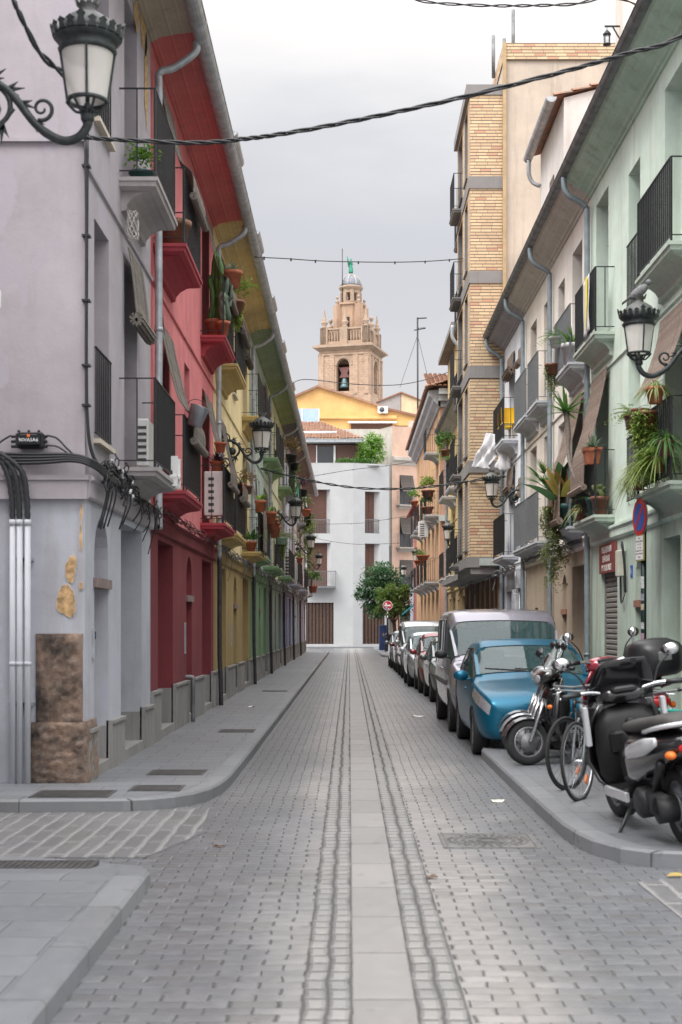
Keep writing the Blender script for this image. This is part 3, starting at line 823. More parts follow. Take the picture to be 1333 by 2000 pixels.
# --- red
def drape(u0, u1, z0, m, roll=.06, h=2.35, zend=.72, p=.5):
    return (u0, u1, [(.05, z0 + h), (.12, z0 + h - .35), (.30, z0 + h - 1.05), (p, z0 + 1.02), (p + .02, z0 + zend)], m, roll)
def short(u0, u1, z0, m, roll=.085, h=2.35, l=.8): return (u0, u1, [(.05, z0 + h), (.07, z0 + h - .3), (.10, z0 + h - l)], m, roll)
S_RED = soffitmat("red_soffit", (.52, .14, .135)); S_YEL = soffitmat("yellow_soffit", (.60, .46, .22)); S_GRN = soffitmat("green_soffit", (.28, .33, .20)); S_DRK = soffitmat("dark_soffit", (.15, .145, .15)); S_BRN = soffitmat("brown_soffit", (.26, .20, .16))
red, F_RED = left_house("terraced_house", "deep red house with salmon upper floors beside the lilac corner", 19.0, 27.8, RED_L, RED_H, B_RED, IRON, S_RED, foot=False,
    blinds=[drape(.55, 2.1, Z1, BL_GREY, .05), drape(.5, 2.1, Z2, BL_GREY, .05, 2.3), drape(6.6, 8.1, Z1, BL_GREY, .05), drape(6.6, 8.0, Z2, BL_GREY, .05, 2.3)])
F_RED.pipe([(4.1, -.05, .86), (4.1, .10, .86), (4.1, .12, .78), (4.1, .12, .14)], .035, DZINC, 'waste_pipe')
yel, F_YEL = left_house("terraced_house", "yellow house with ochre ground floor and hanging slatted blinds", 27.8, 37.9, YEL_L, YEL_H, B_YEL, IRON, S_YEL,
    blinds=[drape(.7, 2.2, Z1, BL_GREY, .06), drape(.7, 2.3, Z2, BL_DARK, .05), drape(7.6, 9.1, Z1, BL_GREY, 0, 2.35, .0), short(7.6, 9.1, Z2, BL_DARK)])
grn, F_GRN = left_house("terraced_house", "mint house with mid green ground floor next to the yellow house", 37.9, 46.0, GRN_L, GRN_H, B_GRN, IRON, S_GRN,
    blinds=[short(.6, 1.9, Z1, BL_DARK, .11, 2.35, .9), short(6.1, 7.3, Z1, BL_DARK, .11, 2.35, .9), short(6.1, 7.3, Z2, BL_BROWN, .1)])
tea, F_TEA = left_house("terraced_house", "pale yellow-green house with grey-green ground floor and light green balconies", 46.0, 55.6, TEA_L, TEA_H, B_GRN, IRON, soffitmat("moss_soffit", (.26, .31, .15)),
    blinds=[short(.7, 2.2, Z1, BL_BROWN, .1), short(7.2, 8.6, Z1, BL_BROWN, .1)])
blu, F_BLU = left_house("terraced_house", "pale blue house with violet ground floor and grey balconies", 55.6, 64.8, BLU_L, BLU_H, B_GRY, IRON, S_DRK, blinds=[short(.7, 2.2, Z2, BL_BROWN, .1)])
pal, F_PAL = left_house("terraced_house", "pale grey house with light blue ground floor and trailing plants", 64.8, 74.0, PAL_L, PAL_H, B_GRY, IRON, S_BRN, blinds=[short(.7, 2.2, Z1, BL_BROWN, .1)])
mau, F_MAU = left_house("terraced_house", "pale mauve house closing the far end of the colourful row", 74.0, 86.0, MAU_L, MAU_H, B_GRY, IRON, S_BRN)

# rooftop dormers whose gutter ends stick out above the eave
for i, (y, lab) in enumerate(((28.0, "tile-capped dormer with zinc gutter stub above the red house"), (35.0, "tile-capped dormer with zinc gutter stub over the yellow house"), (41.8, "tile-capped dormer with zinc gutter stub over the mint house"), (48.4, "tile-capped dormer with zinc gutter stub over the yellow-green house"), (56.5, "tile-capped dormer with zinc gutter stub over the pale blue house"))):
    t = thing("dormer", lab, "dormer", (-2.55, y, ZE + .55), 0, "dormers on the left roofs")
    q = MB(); q.box(-4.4, -2.55, y, y + 1.6, ZE + .3, ZE + 1.95); q.build("wall", plaster("dormer_white", (.5, .47, .44)), t)
    q = MB(); tile_rows(q, Vector((-2.44, y - .05, ZE + 1.97)), Vector((0, 1, 0)), 1.7, Vector((-1.9, 0, .5))); q.build("roof", TILE, t)
    q = MB(); K = 8; arc = [(.12 * cos(pi + pi * k / K), .12 * sin(pi + pi * k / K)) for k in range(K + 1)]
    q.prism([(-2.32 + a, y - .12, ZE + 1.95 + b) for a, b in arc], (0, 1.9, 0)); q.build("gutter", ZINC, t)

# --- the house left of the camera's side street (only its corner trim reaches the frame)
t = thing("near_house", "pale house corner at the very left that carries the nearest lamp", "house", (LX - .1, 10.5, 0))
q = MB(); q.box(-9, LX - .12, 1.5, 10.55, 0, 10); q.build("wall", LIL_H, t)
q = MB(); q.box(LX - .12, LX + .16, 8.6, 10.2, 3.98, 4.10); q.box(LX - .12, LX + .12, 8.65, 10.15, 3.90, 3.98); q.build("balcony_slab", WHITEP, t)
# ================================================================ right-hand row
RZ1, RZ2, RZE = 3.46, 6.36, 9.15
def right_house(name, label, y0, y1, low, high, ground, upper, balcs, soff, group="houses along the right pavement", ze=RZE, wood=WOODB, iron=IRON, bmat=None, blinds=(), pipe=True, z1=RZ1, z2=RZ2, x=RX, gut=DZINC, pr=.4):
    """ground: (u0,u1,z0,z1,depth,kind), upper: (u0,u1,floor,kind,zb,zt) ; balcs: (u0,u1,floor,iron)"""
    L = y1 - y0; t = thing(name, label, "house", (x, y0, 0), 0, group); F = Facade(t, -1)
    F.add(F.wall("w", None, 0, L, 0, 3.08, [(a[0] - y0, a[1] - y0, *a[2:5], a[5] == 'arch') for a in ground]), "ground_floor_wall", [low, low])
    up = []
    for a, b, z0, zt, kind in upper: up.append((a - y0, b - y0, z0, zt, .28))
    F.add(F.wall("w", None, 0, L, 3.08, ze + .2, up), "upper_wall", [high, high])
    q = MB()
    for u in (.003, L - .003): q.poly([F.P(u, 0, 0), F.P(u, -7, 0), F.P(u, -7, ze + .2), F.P(u, 0, ze + .2)])
    q.poly([F.P(0, -7, 0), F.P(L, -7, 0), F.P(L, -7, ze + .2), F.P(0, -7, ze + .2)]); F.add(q, "side_wall", high)
    F.profile("cornice", high, [(-.01, 3.06), (.03, 3.07), (.05, 3.10), (.055, 3.22), (.085, 3.24), (.085, 3.28), (-.01, 3.30)], 0, L)
    if z2: F.profile("string_course", high, [(-.01, 5.86), (.03, 5.87), (.03, 5.90), (-.01, 5.91)], 0, L)
    for a in ground:
        u0, u1, za, zb, dp, kind = a; u0 -= y0; u1 -= y0
        if kind == 'shutter':
            q = MB(); k = int((zb - za) / .085)
            for i in range(k):
                z = za + i * .085; n0 = -dp + .03
                q.prism([F.P(u0, n0, z), F.P(u0, n0 + .022, z + .02), F.P(u0, n0 + .022, z + .06), F.P(u0, n0, z + .083)], (0, u1 - u0, 0))
            F.box(q, u0, u0 + .05, -dp, -dp + .07, za, zb); F.box(q, u1 - .05, u1, -dp, -dp + .07, za, zb)
            F.add(q, "roller_shutter", SHUT)
        elif kind == 'door': F.door(u0, u1, za, zb, dp, wood)
        elif kind == 'bars':
            F.door(u0, u1, za, zb, dp, DOORD, False); q = MB()
            for i in range(int((u1 - u0) / .1)): F.box(q, u0 + .05 + i * .1, u0 + .075 + i * .1, -dp + .02, -dp + .05, za, zb)
            for z in (za + .35, zb - .45): F.box(q, u0, u1, -dp + .01, -dp + .06, z, z + .08)
            F.add(q, "door_grille", IRON)
        elif kind == 'arch':
            F.door(u0, u1, za, zb - .75, dp, wood); q = MB(); F.box(q, u0 - .05, u1 + .05, -.1, .03, zb - .78, zb - .68); F.add(q, "lintel", simple("red_lintel", (.28, .13, .09), .8))
            q = MB(); F.box(q, u0, u1, -dp + .02, -dp + .04, zb - .68, zb); F.add(q, "fanlight", GLASS)
        elif kind == 'win': F.window(u0, u1, za, zb, dp, wood)
    for a, b, z0, zt, kind in upper:
        F.window(a - y0, b - y0, z0, zt, .28, {'w': wood, 'l': WOODL, 'p': WHITEP, 'b': BLUEP}.get(kind[0], wood), len(kind) == 1)
        if 'j' in kind: F.juliet(a - y0, b - y0, z0, z0 + 1.0, iron)
    for b in balcs: F.balcony(b[0] - y0, b[1] - y0, b[2], b[4] if len(b) > 4 else .34, bmat or high, b[3], solid=b[5] if len(b) > 5 else None)
    for a, b, path, m, roll in blinds: F.blind(a - y0, b - y0, path, m, roll)
    s = ze
    prf = [(-.02, s - .22), (.03, s - .22), (.04, s - .15), (.08, s - .13), (.10, s - .06), (.17, s), (.22, s + .02), (.24, s + .07), (.30, s + .10), (.31, s + .16), (.36, s + .2), (.40, s + .24), (.44, s + .33), (-.02, s + .36)]
    prf = [(n_, s + .33 + (z_ - s - .33) * (.62 if z_ < s + .33 else 1)) for n_, z_ in prf]
    F.profile("soffit", soff, prf, 0, L)
    F.gutter(0, L, .49, s + .40, .09, gut)
    F.tiles(0, L, .44, s + .40, -3.4, s + 1.7, TILE); q = MB(); F.box(q, 0, L, -7, -3.4, s + .3, s + 1.65); F.add(q, "roof_ridge", TILE)
    if pipe is not None:
        u = L - .15 if pipe else .15
        F.pipe([(u, .49, s + .3), (u, .48, s + .12), (u, .40, s - .02), (u, .22, s - .12), (u, .11, s - .22), (u, .09, s - .5), (u, .09, 6), (u, .09, 3.2), (u, .09, .2)], .05, BLZINC)
    return t, F
BLZINC = simple("blue_grey_pipe", (.24, .29, .32), .5, .3, .15, 6)
BLUEP = simple("blue_paint", (.16, .26, .42), .6, 0, .15, 6)
def shutmat():
    m, nt, b = newmat("roller_shutter_metal"); v = coords(nt); n = noise_(nt, coords(nt, (4, 4, 30)), 3, 5)
    c = mix_(nt, ramp_(nt, n, .4, .65), (.30, .26, .22), (.10, .125, .15)); Lk(nt, c, b.inputs["Base Color"]); b.inputs["Roughness"].default_value = .6; return m
SHUT = shutmat()
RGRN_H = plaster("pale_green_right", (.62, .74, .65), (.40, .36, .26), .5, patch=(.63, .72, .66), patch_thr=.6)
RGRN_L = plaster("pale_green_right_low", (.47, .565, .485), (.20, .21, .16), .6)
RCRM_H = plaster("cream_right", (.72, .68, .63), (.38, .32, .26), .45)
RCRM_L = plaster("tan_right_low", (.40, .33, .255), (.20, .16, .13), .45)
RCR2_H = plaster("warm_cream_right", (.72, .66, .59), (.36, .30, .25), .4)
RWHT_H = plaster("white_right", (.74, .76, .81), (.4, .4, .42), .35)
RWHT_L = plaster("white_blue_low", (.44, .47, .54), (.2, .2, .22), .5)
S_RG = soffitmat("green_soffit_right", (.46, .60, .50)); S_RC = soffitmat("grey_cream_soffit", (.52, .50, .46)); S_RP = soffitmat("grey_violet_soffit", (.33, .32, .35))
RB_G = plaster("green_grey_balcony", (.42, .48, .42), (.22, .22, .2), .5)
RB_W = plaster("grey_white_balcony", (.46, .49, .52), (.25, .25, .25), .5)
BROWNDOOR = simple("brown_panel_door", (.11, .065, .045), .55, 0, .25, 7, .15)
GREYRAIL = simple("grey_railing_paint", (.15, .16, .17), .5, .2, .1, 9)
def rdrape(u0, u1, z0, m, roll=.07, top=2.42, mid=.42, zend=.25): return (u0, u1, [(.05, z0 + top), (.10, z0 + top - .3), (.24, z0 + 1.5), (mid, z0 + 1.0), (mid + .03, z0 + zend)], m, roll)
rg, F_RG = right_house("terraced_house", "pale green house with hairdresser sign and roller shutter", 11.5, 24.75, RGRN_L, RGRN_H,
    [(12.6, 14.2, .12, 2.85, .3, 'bars'), (15.6, 16.5, .12, 2.85, .3, 'door'), (18.05, 19.03, .12, 2.86, .3, 'bars'), (20.2, 20.85, .12, 2.75, .32, 'arch'), (22.3, 23.7, .12, 3.0, .12, 'shutter')],
    [(12.9, 14.3, RZ1, 5.95, 'w'), (15.3, 16.1, RZ1, 5.95, 'wj'), (17.45, 18.94, RZ1, 5.75, 'w'), (20.55, 21.4, RZ1 + .05, 5.75, 'lj'), (23.06, 24.2, RZ1, 5.75, 'w'),
     (12.9, 14.3, RZ2, 8.83, 'w'), (15.3, 16.1, RZ2, 8.6, 'wj'), (17.45, 18.94, RZ2, 8.83, 'p'), (20.55, 21.4, RZ2 + .04, 8.48, 'lj'), (23.06, 24.2, RZ2, 8.84, 'w')],
    [(12.6, 14.6, RZ1, IRON), (12.6, 14.6, RZ2, IRON), (17.2, 19.25, RZ1, IRON), (17.2, 19.25, RZ2, IRON), (22.5, 24.55, RZ1, IRON, .34), (22.5, 24.55, RZ2, IRON, .34)],
    S_RG, bmat=RB_G, blinds=[(17.35, 18.95, [(.06, 5.75), (.12, 5.4), (.28, 4.95), (.42, 4.72)], BL_BROWN, .0), rdrape(22.9, 24.3, RZ1, BL_BROWN, .05, 2.42, .40, .5)])
rc, F_RC = right_house("terraced_house", "cream house with brown panelled door and plants on its first balcony", 24.75, 29.35, RCRM_L, RCRM_H,
    [(24.98, 26.8, .12, 2.8, .42, 'door'), (27.5, 28.05, .12, 2.7, .3, 'arch')],
    [(25.65, 26.8, RZ1, 5.8, 'w'), (27.75, 28.6, RZ1 + .3, 5.7, 'w'), (25.65, 26.8, RZ2, 8.69, 'w'), (27.75, 28.6, RZ2 + .5, 8.5, 'w')],
    [(25.1, 27.0, RZ1, GREYRAIL), (25.1, 27.0, RZ2, GREYRAIL)], S_RC, bmat=RB_W, wood=BROWNDOOR, blinds=[rdrape(25.4, 26.9, RZ1, BL_BROWN, .06, 2.4, .42, .15)])
rd, F_RD = right_house("terraced_house", "warm cream house with long grey railed balconies and worn shutter", 29.35, 33.9, RCRM_L, RCR2_H,
    [(29.0 + .6, 30.7, .12, 2.75, .35, 'shutter'), (31.7, 32.2, .9, 2.1, .2, 'win')],
    [(29.7, 30.7, RZ1, 5.75, 'w'), (31.9, 33.0, RZ1, 5.75, 'w'), (29.7, 30.7, RZ2, 8.6, 'w'), (31.9, 33.0, RZ2, 8.6, 'w')],
    [(29.4, 31.3, RZ1, GREYRAIL), (31.45, 33.7, RZ1, GREYRAIL), (29.4, 31.1, RZ2, GREYRAIL), (31.4, 33.6, RZ2, GREYRAIL)], S_RC, bmat=RB_W)
rw, F_RW = right_house("terraced_house", "narrow white house with blue door frames beside the brick bay", 33.9, 38.6, RWHT_L, RWHT_H,
    [(35.0, 36.1, .12, 2.3, .3, 'door'), (36.9, 37.9, .12, 2.6, .3, 'door')],
    [(36.1, 37.4, RZ1, 5.8, 'b'), (34.3, 34.9, RZ1 + .9, 5.3, 'b'), (36.1, 37.4, RZ2, 8.7, 'b'), (34.3, 34.9, RZ2 + 1.2, 8.4, 'b')],
    [(35.4, 37.9, RZ1, IRON, .4, BLK), (35.4, 37.9, RZ2, IRON, .4)], S_RP, bmat=plaster("white_balcony", (.58, .6, .64), (.35, .35, .36), .4),
    blinds=[short(36.0, 37.4, RZ1, BL_BROWN, .12, 2.3, .5), short(36.0, 37.4, RZ2, BL_BROWN, .12, 2.3, .4), short(34.25, 34.95, RZ2 + .3, BL_BROWN, .07, 1.8, .35), short(34.25, 34.95, RZ1 + .1, BL_BROWN, .07, 1.75, .4)])
# hairdresser sign over the shutter
def text_mesh(name, body, size, mat, parent, M, extr=.002, align='CENTER', sx=1, bold=0):
    c = bpy.data.curves.new(name, 'FONT'); c.body = body; c.size = size; c.extrude = extr; c.align_x = align; c.align_y = 'CENTER'; c.offset = bold
    c.resolution_u = 2
    o = bpy.data.objects.new(name, c); COL.objects.link(o)
    dg = bpy.context.evaluated_depsgraph_get(); me = bpy.data.meshes.new_from_object(o.evaluated_get(dg))
    bpy.data.objects.remove(o); me.transform(M @ Matrix.Diagonal((sx, 1, 1, 1))); me.materials.clear(); me.materials.append(mat)
    o = bpy.data.objects.new(name, me); COL.objects.link(o); o.parent = parent; return o
t = thing("shop_sign", "dark red hairdresser sign with white lettering over the roller shutter", "shop sign", (RX - .02, 23.0, 2.79))
q = MB(); q.box(-.02, .02, -.70, .70, -.235, .235); q.build("panel", simple("sign_red", (.20, .045, .04), .6, 0, .2, 5), t, local=True)
SIGNW = simple("sign_white", (.7, .68, .64), .7, 0, .1, 12)
MR = lambda y, z: Matrix(((0, 0, -1, -.021), (-1, 0, 0, y), (0, 1, 0, z), (0, 0, 0, 1)))
text_mesh("lettering", "PELUQUERIA", .145, SIGNW, t, MR(.02, .14), sx=1.05, bold=.0015)
text_mesh("lettering", "SEÑORAS", .145, SIGNW, t, MR(.06, -.01), sx=1.05, bold=.0015)
text_mesh("lettering", "Mª DOLORES", .145, SIGNW, t, MR(.04, -.155), sx=1.05, bold=.0015)

# --- brick apartment building with its bay (38.6 .. 52)
def brickmat():
    """thin long bricks with deep raked bed joints"""
    m, nt, b = newmat("long_bricks"); tc = N(nt, "ShaderNodeTexCoord"); sep = N(nt, "ShaderNodeSeparateXYZ"); Lk(nt, tc.outputs["Object"], sep.inputs[0])
    u = math_(nt, 'ADD', sep.outputs[0], sep.outputs[1]); vz = math_(nt, 'DIVIDE', sep.outputs[2], .0865); row = math_(nt, 'FLOOR', vz)
    wr = N(nt, "ShaderNodeTexWhiteNoise", noise_dimensions='1D'); Lk(nt, row, wr.inputs["W"])
    uu = math_(nt, 'ADD', math_(nt, 'DIVIDE', u, .29), wr.outputs[0]); cl = math_(nt, 'FLOOR', uu)
    cb = N(nt, "ShaderNodeCombineXYZ"); Lk(nt, cl, cb.inputs[0]); Lk(nt, row, cb.inputs[1]); wb_ = N(nt, "ShaderNodeTexWhiteNoise", noise_dimensions='2D'); Lk(nt, cb.outputs[0], wb_.inputs[0])
    fz = math_(nt, 'SUBTRACT', vz, row); fu = math_(nt, 'SUBTRACT', uu, cl)
    mz = math_(nt, 'MULTIPLY', math_(nt, 'GREATER_THAN', fz, .27), math_(nt, 'GREATER_THAN', fu, .03))
    c = mix_(nt, wb_.outputs[0], (.66, .50, .31), (.50, .355, .225)); c = mix_(nt, math_(nt, 'GREATER_THAN', wb_.outputs[0], .93), c, (.52, .29, .19))
    c = mix_(nt, ramp_(nt, noise_(nt, tc.outputs["Object"], 1.3, 4), .45, .75, (0, 0, 0), (.4, .4, .4)), c, (.40, .27, .18))
    Lk(nt, mix_(nt, mz, (.15, .115, .085), c), b.inputs["Base Color"]); b.inputs["Roughness"].default_value = .85
    bump_(nt, b, mz, .6, .012); return m
BRICK = brickmat()
TAN = plaster("tan_render", (.50, .43, .355), (.26, .22, .18), .5, patch=(.475, .41, .34), patch_thr=.6)
GREYBAND = plaster("grey_concrete_band", (.23, .22, .215), (.12, .11, .1), .4)
PINKBR = plaster("brown_ground_floor", (.30, .20, .145), (.15, .11, .09), .5)
t = thing("apartment_building", "tall tan apartment building with striped brick bay and grey bands", "building", (RX, 38.6, 0))
q = MB(); q.box(RX, RX + 13, 38.62, 51, 0, 17.3); q.build("wall", TAN, t)
q = MB(); q.box(RX - .03, RX + 13, 38.56, 51.05, 17.05, 17.5); q.build("parapet", BRICK, t)
q = MB(); q.box(RX - .045, RX + .045, 38.50, 38.6, 9.2, 17.5); q.build("corner_trim", simple("ochre_trim", (.40, .29, .16), .7), t)
BX = 3.27
bands = [3.28, 5.85, 8.42, 10.99, 13.56, 16.1]
for i, z in enumerate(bands):
    h = .33 if 0 < i < 5 else .28
    q = MB(); q.box(BX - (.10 if i in (0, 5) else .03), RX - .002, 38.6 - .03, 43.2, z, z + h)
    if i == 0: q.box(BX + .02, RX - .002, 38.62, 51, 3.1, 3.279)
    q.build("floor_band", GREYBAND, t)
F = Facade(t, -1)
for i in range(5):
    za, zb = bands[i] + (.28 if i == 0 else .33), bands[i + 1]
    q = MB(); q.poly([(BX, 38.6, za), (RX, 38.6, za), (RX, 38.6, zb), (BX, 38.6, zb)])
    q.build("bay_side", BRICK, t)
    w = F.wall("w", None, 0, 4.5, za, zb, [(.75, 1.75, za + .25, zb - .1, .25), (2.5, 4.2, za + .05, zb - .1, .3)], n=RX - BX)
    F.add(w, "bay_front", [BRICK, GREYBAND])
    for a, b in ((.75, 1.75), (2.5, 4.2)):
        q = MB(); F.box(q, a, b, RX - BX - .27, RX - BX - .24, za + .05, zb - .1); F.add(q, "window", GLASS)
        q = MB(); F.box(q, a, a + .07, RX - BX - .23, RX - BX - .15, za + .25, zb - .1); F.box(q, b - .07, b, RX - BX - .23, RX - BX - .15, za + .25, zb - .1); F.box(q, a - .03, b + .03, RX - BX - .2, RX - BX + .05, za + .19, za + .245); F.add(q, "window_frame", GREYRAIL)
    F.balcony(4.7, 7.2, za - .1, .85, GREYBAND, IRON)
    F.balcony(2.6, 4.1, za - .1, RX - BX + .28, GREYBAND, IRON)
    w = F.wall("w", None, 4.5, 12.4, za - .33, zb, [(5.2, 6.6, za, zb - .2, .3), (8.5, 9.5, za + .6, zb - .2, .3)], n=.003); F.add(w, "street_wall", [TAN, TAN])
    for a, b in ((5.2, 6.6), (8.5, 9.5)): F.window(a, b, za, zb - .2, .25, WOODB)
# ground floor under the bay: piers and dark shopfronts
for y in (38.75, 39.9, 41.1, 42.6, 44.2, 46, 48, 50): q = MB(); q.box(RX - .12, RX + .05, y, y + .45, 0, 3.1); q.build("pier", PINKBR, t)
q = MB(); q.box(RX - .03, RX + .02, 38.65, 51, 0, 3.1); q.build("shopfront", DOORD, t)
q = MB(); q.box(BX + .25, BX + .85, 38.48, 38.565, 3.33, 3.52); q.build("meter_box", simple("grey_box", (.38, .42, .40), .6), t)
for x, z in ((RX + .35, 1.3), (RX - .1, 1.0), (RX + .1, .5)):
    q = MB(); q.tube([(x, 39.5 if x > RX else 40.5, 17.3), (x, 39.5 if x > RX else 40.5, 17.5 + z)], .05, 8); q.build("chimney_pipe", DZINC, t)
# rooftop room with its own little gutter, and a stair tower with a lantern
t = thing("roof_room", "small whitewashed roof room with short gutter behind the cream eaves", "roof room", (4.6, 29.5, 9.6))
q = MB()
q.prism([(4.45, 29.5, 9.3), (8.5, 29.5, 9.3), (8.5, 29.5, 13.7), (4.45, 29.5, 12.65)], (0, 3.6, 0)); q.build("wall", plaster("whitewash", (.66, .63, .60), (.4, .35, .3), .4), t)
q = MB(); tile_rows(q, Vector((4.28, 29.42, 12.66)), Vector((0, 1, 0)), 3.8, Vector((3.8, 0, .98))); q.build("roof", TILE, t)
q = MB(); arc = [(.11 * cos(pi + pi * k / 8), .11 * sin(pi + pi * k / 8)) for k in range(9)]
q.prism([(4.17 + a, 29.35, 12.62 + b) for a, b in arc], (0, 3.9, 0)); q.tube(smoothpts([(4.17, 33.0, 12.5), (4.17, 33.05, 12.2), (4.26, 33.05, 12.0), (4.42, 33.0, 11.9)]), .05, 8); q.build("gutter", ZINC, t)
q = MB(); q.box(4.43, 4.448, 30.9, 31.5, 10.6, 11.5); q.build("window", BROWNDOOR, t)
t = thing("roof_tower", "pale plaster stair tower rising behind the green eaves", "roof tower", (6.0, 24.2, 9.5))
q = MB(); q.box(4.62, 8.5, 24.0, 24.7, 9.3, 15); q.build("wall", RCR2_H, t)
t = thing("hanging_lantern", "small black lantern hanging from a bracket at the stair tower", "lantern", (4.4, 24.3, 11.7)); dx, dz = -.57, -.48
q = MB(); q.bar((4.63, 24.3, 11.94), (4.36, 24.3, 11.94), .025); q.bar((4.62, 24.3, 11.72), (4.5, 24.3, 11.93), .02); q.tube([(4.40, 24.3, 11.93), (4.40, 24.3, 11.86)], .006, 5); q.build("bracket", IRON, t)
q = MB(); q.lathe([(.02, 11.87), (.07, 11.81), (.07, 11.79), (.02, 11.79)], (4.40, 24.3, 0), 8); q.lathe([(.06, 11.645), (.07, 11.64), (.07, 11.62), (.03, 11.61)], (4.40, 24.3, 0), 8)
for k in range(4): q.bar((4.40 + .055 * cos(pi / 4 + k * pi / 2), 24.3 + .055 * sin(pi / 4 + k * pi / 2), 11.63), (4.40 + .062 * cos(pi / 4 + k * pi / 2), 24.3 + .062 * sin(pi / 4 + k * pi / 2), 11.80), .012)
q.build("frame", IRON, t)
q = MB(); q.lathe([(.045, 11.64), (.05, 11.79)], (4.40, 24.3, 0), 8); q.build("pane", clear_glass("lantern_glass"), t)

# --- yellow house(s) and pink house further on
RYEL = plaster("yellow_right", (.60, .46, .22), (.35, .28, .18), .4); RYEL_L = plaster("ochre_right_low", (.38, .28, .15), (.2, .15, .1), .45)
ry, F_RY = right_house("terraced_house", "yellow house with white balconies beyond the brick bay", 51.0, 60.6, RYEL_L, RYEL,
    [(51.8, 53.0, .12, 2.8, .3, 'door'), (54.3, 55.2, .12, 2.7, .3, 'door'), (56.5, 57.6, .12, 2.8, .3, 'door'), (58.8, 59.8, .12, 2.8, .3, 'door')],
    [(52.5, 53.6, RZ1 + .2, 6.2, 'w'), (56.6, 57.8, RZ1 + .2, 6.2, 'w'), (54.6, 55.2, RZ1 + .8, 6, 'w'), (52.5, 53.6, 6.9, 9.2, 'w'), (56.6, 57.8, 6.9, 9.2, 'w'), (54.6, 55.2, 7.4, 9, 'w')],
    [(52, 54.2, RZ1 + .1, IRON, .55), (56, 58.4, RZ1 + .1, IRON, .55), (52, 54.2, 6.8, IRON, .55), (56, 58.4, 6.8, IRON, .55)], S_RC, ze=9.55, bmat=plaster("white_slab", (.55, .56, .58)), pipe=True)
t = thing("roof_storey", "set-back yellow attic storey with grey downpipe behind the brick bay", "attic", (4.6, 52, 10))
q = MB(); q.box(4.15, 9, 52.5, 60, 9.9, 12.7); q.build("wall", RYEL, t)
q = MB(); q.box(3.75, 9.2, 52.4, 60.1, 12.7, 12.9); q.build("roof", GREYBAND, t)
q = MB(); q.tube(smoothpts([(3.8, 52.4, 12.75), (3.8, 52.38, 12.3), (4.05, 52.38, 11.9), (4.08, 52.38, 11.4), (4.08, 52.38, 9.9)]), .07, 8); q.build("downpipe", ZINC, t)
RPNK = plaster("salmon_right", (.52, .30, .23), (.3, .2, .16), .35); RORG = plaster("apricot_right", (.58, .37, .20), (.35, .25, .16), .35)
t = thing("house", "salmon pink house with corniced eaves and apricot street front", "house", (3.88, 60.6, 0), 0, "houses along the right pavement"); F = Facade(t, -1); LL = 21.4
q = MB(); q.box(3.885, 12, 60.6, 82, 0, 11.6); q.build("side_wall", RPNK, t)
ops = []
for z, h in ((.12, 2.9), (3.7, 2.4), (6.6, 2.3), (9.3, 1.9)):
    for u in (1.4, 4.6, 8.0, 11.4, 14.8, 18.2): ops.append((u, u + 1.05, z, z + h, .25))
F.add(F.wall("w", None, 0, LL, 0, 11.6, ops, n=.005), "street_wall", [RORG, RORG])
for o in ops:
    if o[2] > 1: F.window(o[0], o[1], o[2], o[3], .25, WOODB)
    else: F.door(o[0], o[1], o[2], o[3], .25, DOORD, False)
for u in (1.0, 4.2, 7.6, 11.0, 14.4):
    for z in (3.6, 6.5) if u > 1.5 else (3.6, 6.5, 9.2): F.balcony(u, u + 1.9, z, .6, RB_W, IRON)
F.profile("cornice", RB_W, [(0, 11.0), (.08, 11.02), (.1, 11.1), (.3, 11.25), (.34, 11.4), (.5, 11.5), (.52, 11.7), (0, 11.75)], -.1, LL)
q = MB()
for n_, z_ in ((.10, 11.02), (.3, 11.25), (.5, 11.5)): q.box(3.88 - .1, 12, 60.6 - n_, 60.6, z_, z_ + .24)
q.build("side_cornice", RB_W, t)
q = MB(); q.box(3.8, 12, 60.45, 60.6, 6.15, 6.4); q.build("side_band", RB_W, t)
F.tiles(-.6, LL, .62, 11.78, -3.5, 13.0, TILE)
q = MB(); tile_rows(q, Vector((3.3, 60.0, 11.8)), Vector((1, 0, 0)), 8, Vector((0, 4, 1.2))); q.build("roof", TILE, t)
# ================================================================ the end of the street
WHB = simple("end_white", (.385, .395, .40), .9, 0, .05, .8, .15)
WSLAT = simple("wood_slats", (.12, .055, .038), .6, 0, .3, 14, .2)
WDOOR = simple("garage_timber", (.065, .036, .025), .6, 0, .3, 8, .2)
PALEREV = plaster("pale_reveal", (.42, .42, .42), (.4, .4, .4), .3)
END_Y = 108.0
def end_facade(x0, rz, t): pass
t = thing("apartment_building", "modern white building closing the street with wooden shutters and garage doors", "building", (-8.0, END_Y, 0), -pi / 2)
F = Facade(t, 1)        # u = world x from -8, n towards the camera
def ux(px, d=END_Y): return (px - 683) / 2778 * d + 8.0
def hz(py, d=END_Y): return 1.7 + (1222 - py) / 2778 * d
fold = ux(690)
W1 = [(ux(600), ux(646), hz(1042), hz(956), .5), (ux(600), ux(647), hz(1146), hz(1060), .5), (ux(598), ux(652), .3, hz(1177), .35)]
W2 = [(.0 + 1.15, 2.15, hz(1042) + .05, hz(960) + .05, .5), (1.15, 2.15, hz(1146) + .05, hz(1062) + .05, .5), (.95, 2.6, .3, hz(1178), .35)]
ZP = hz(905)
F.add(F.wall("w", None, 0, fold, 0, ZP, W1), "wall", [WHB, PALEREV])
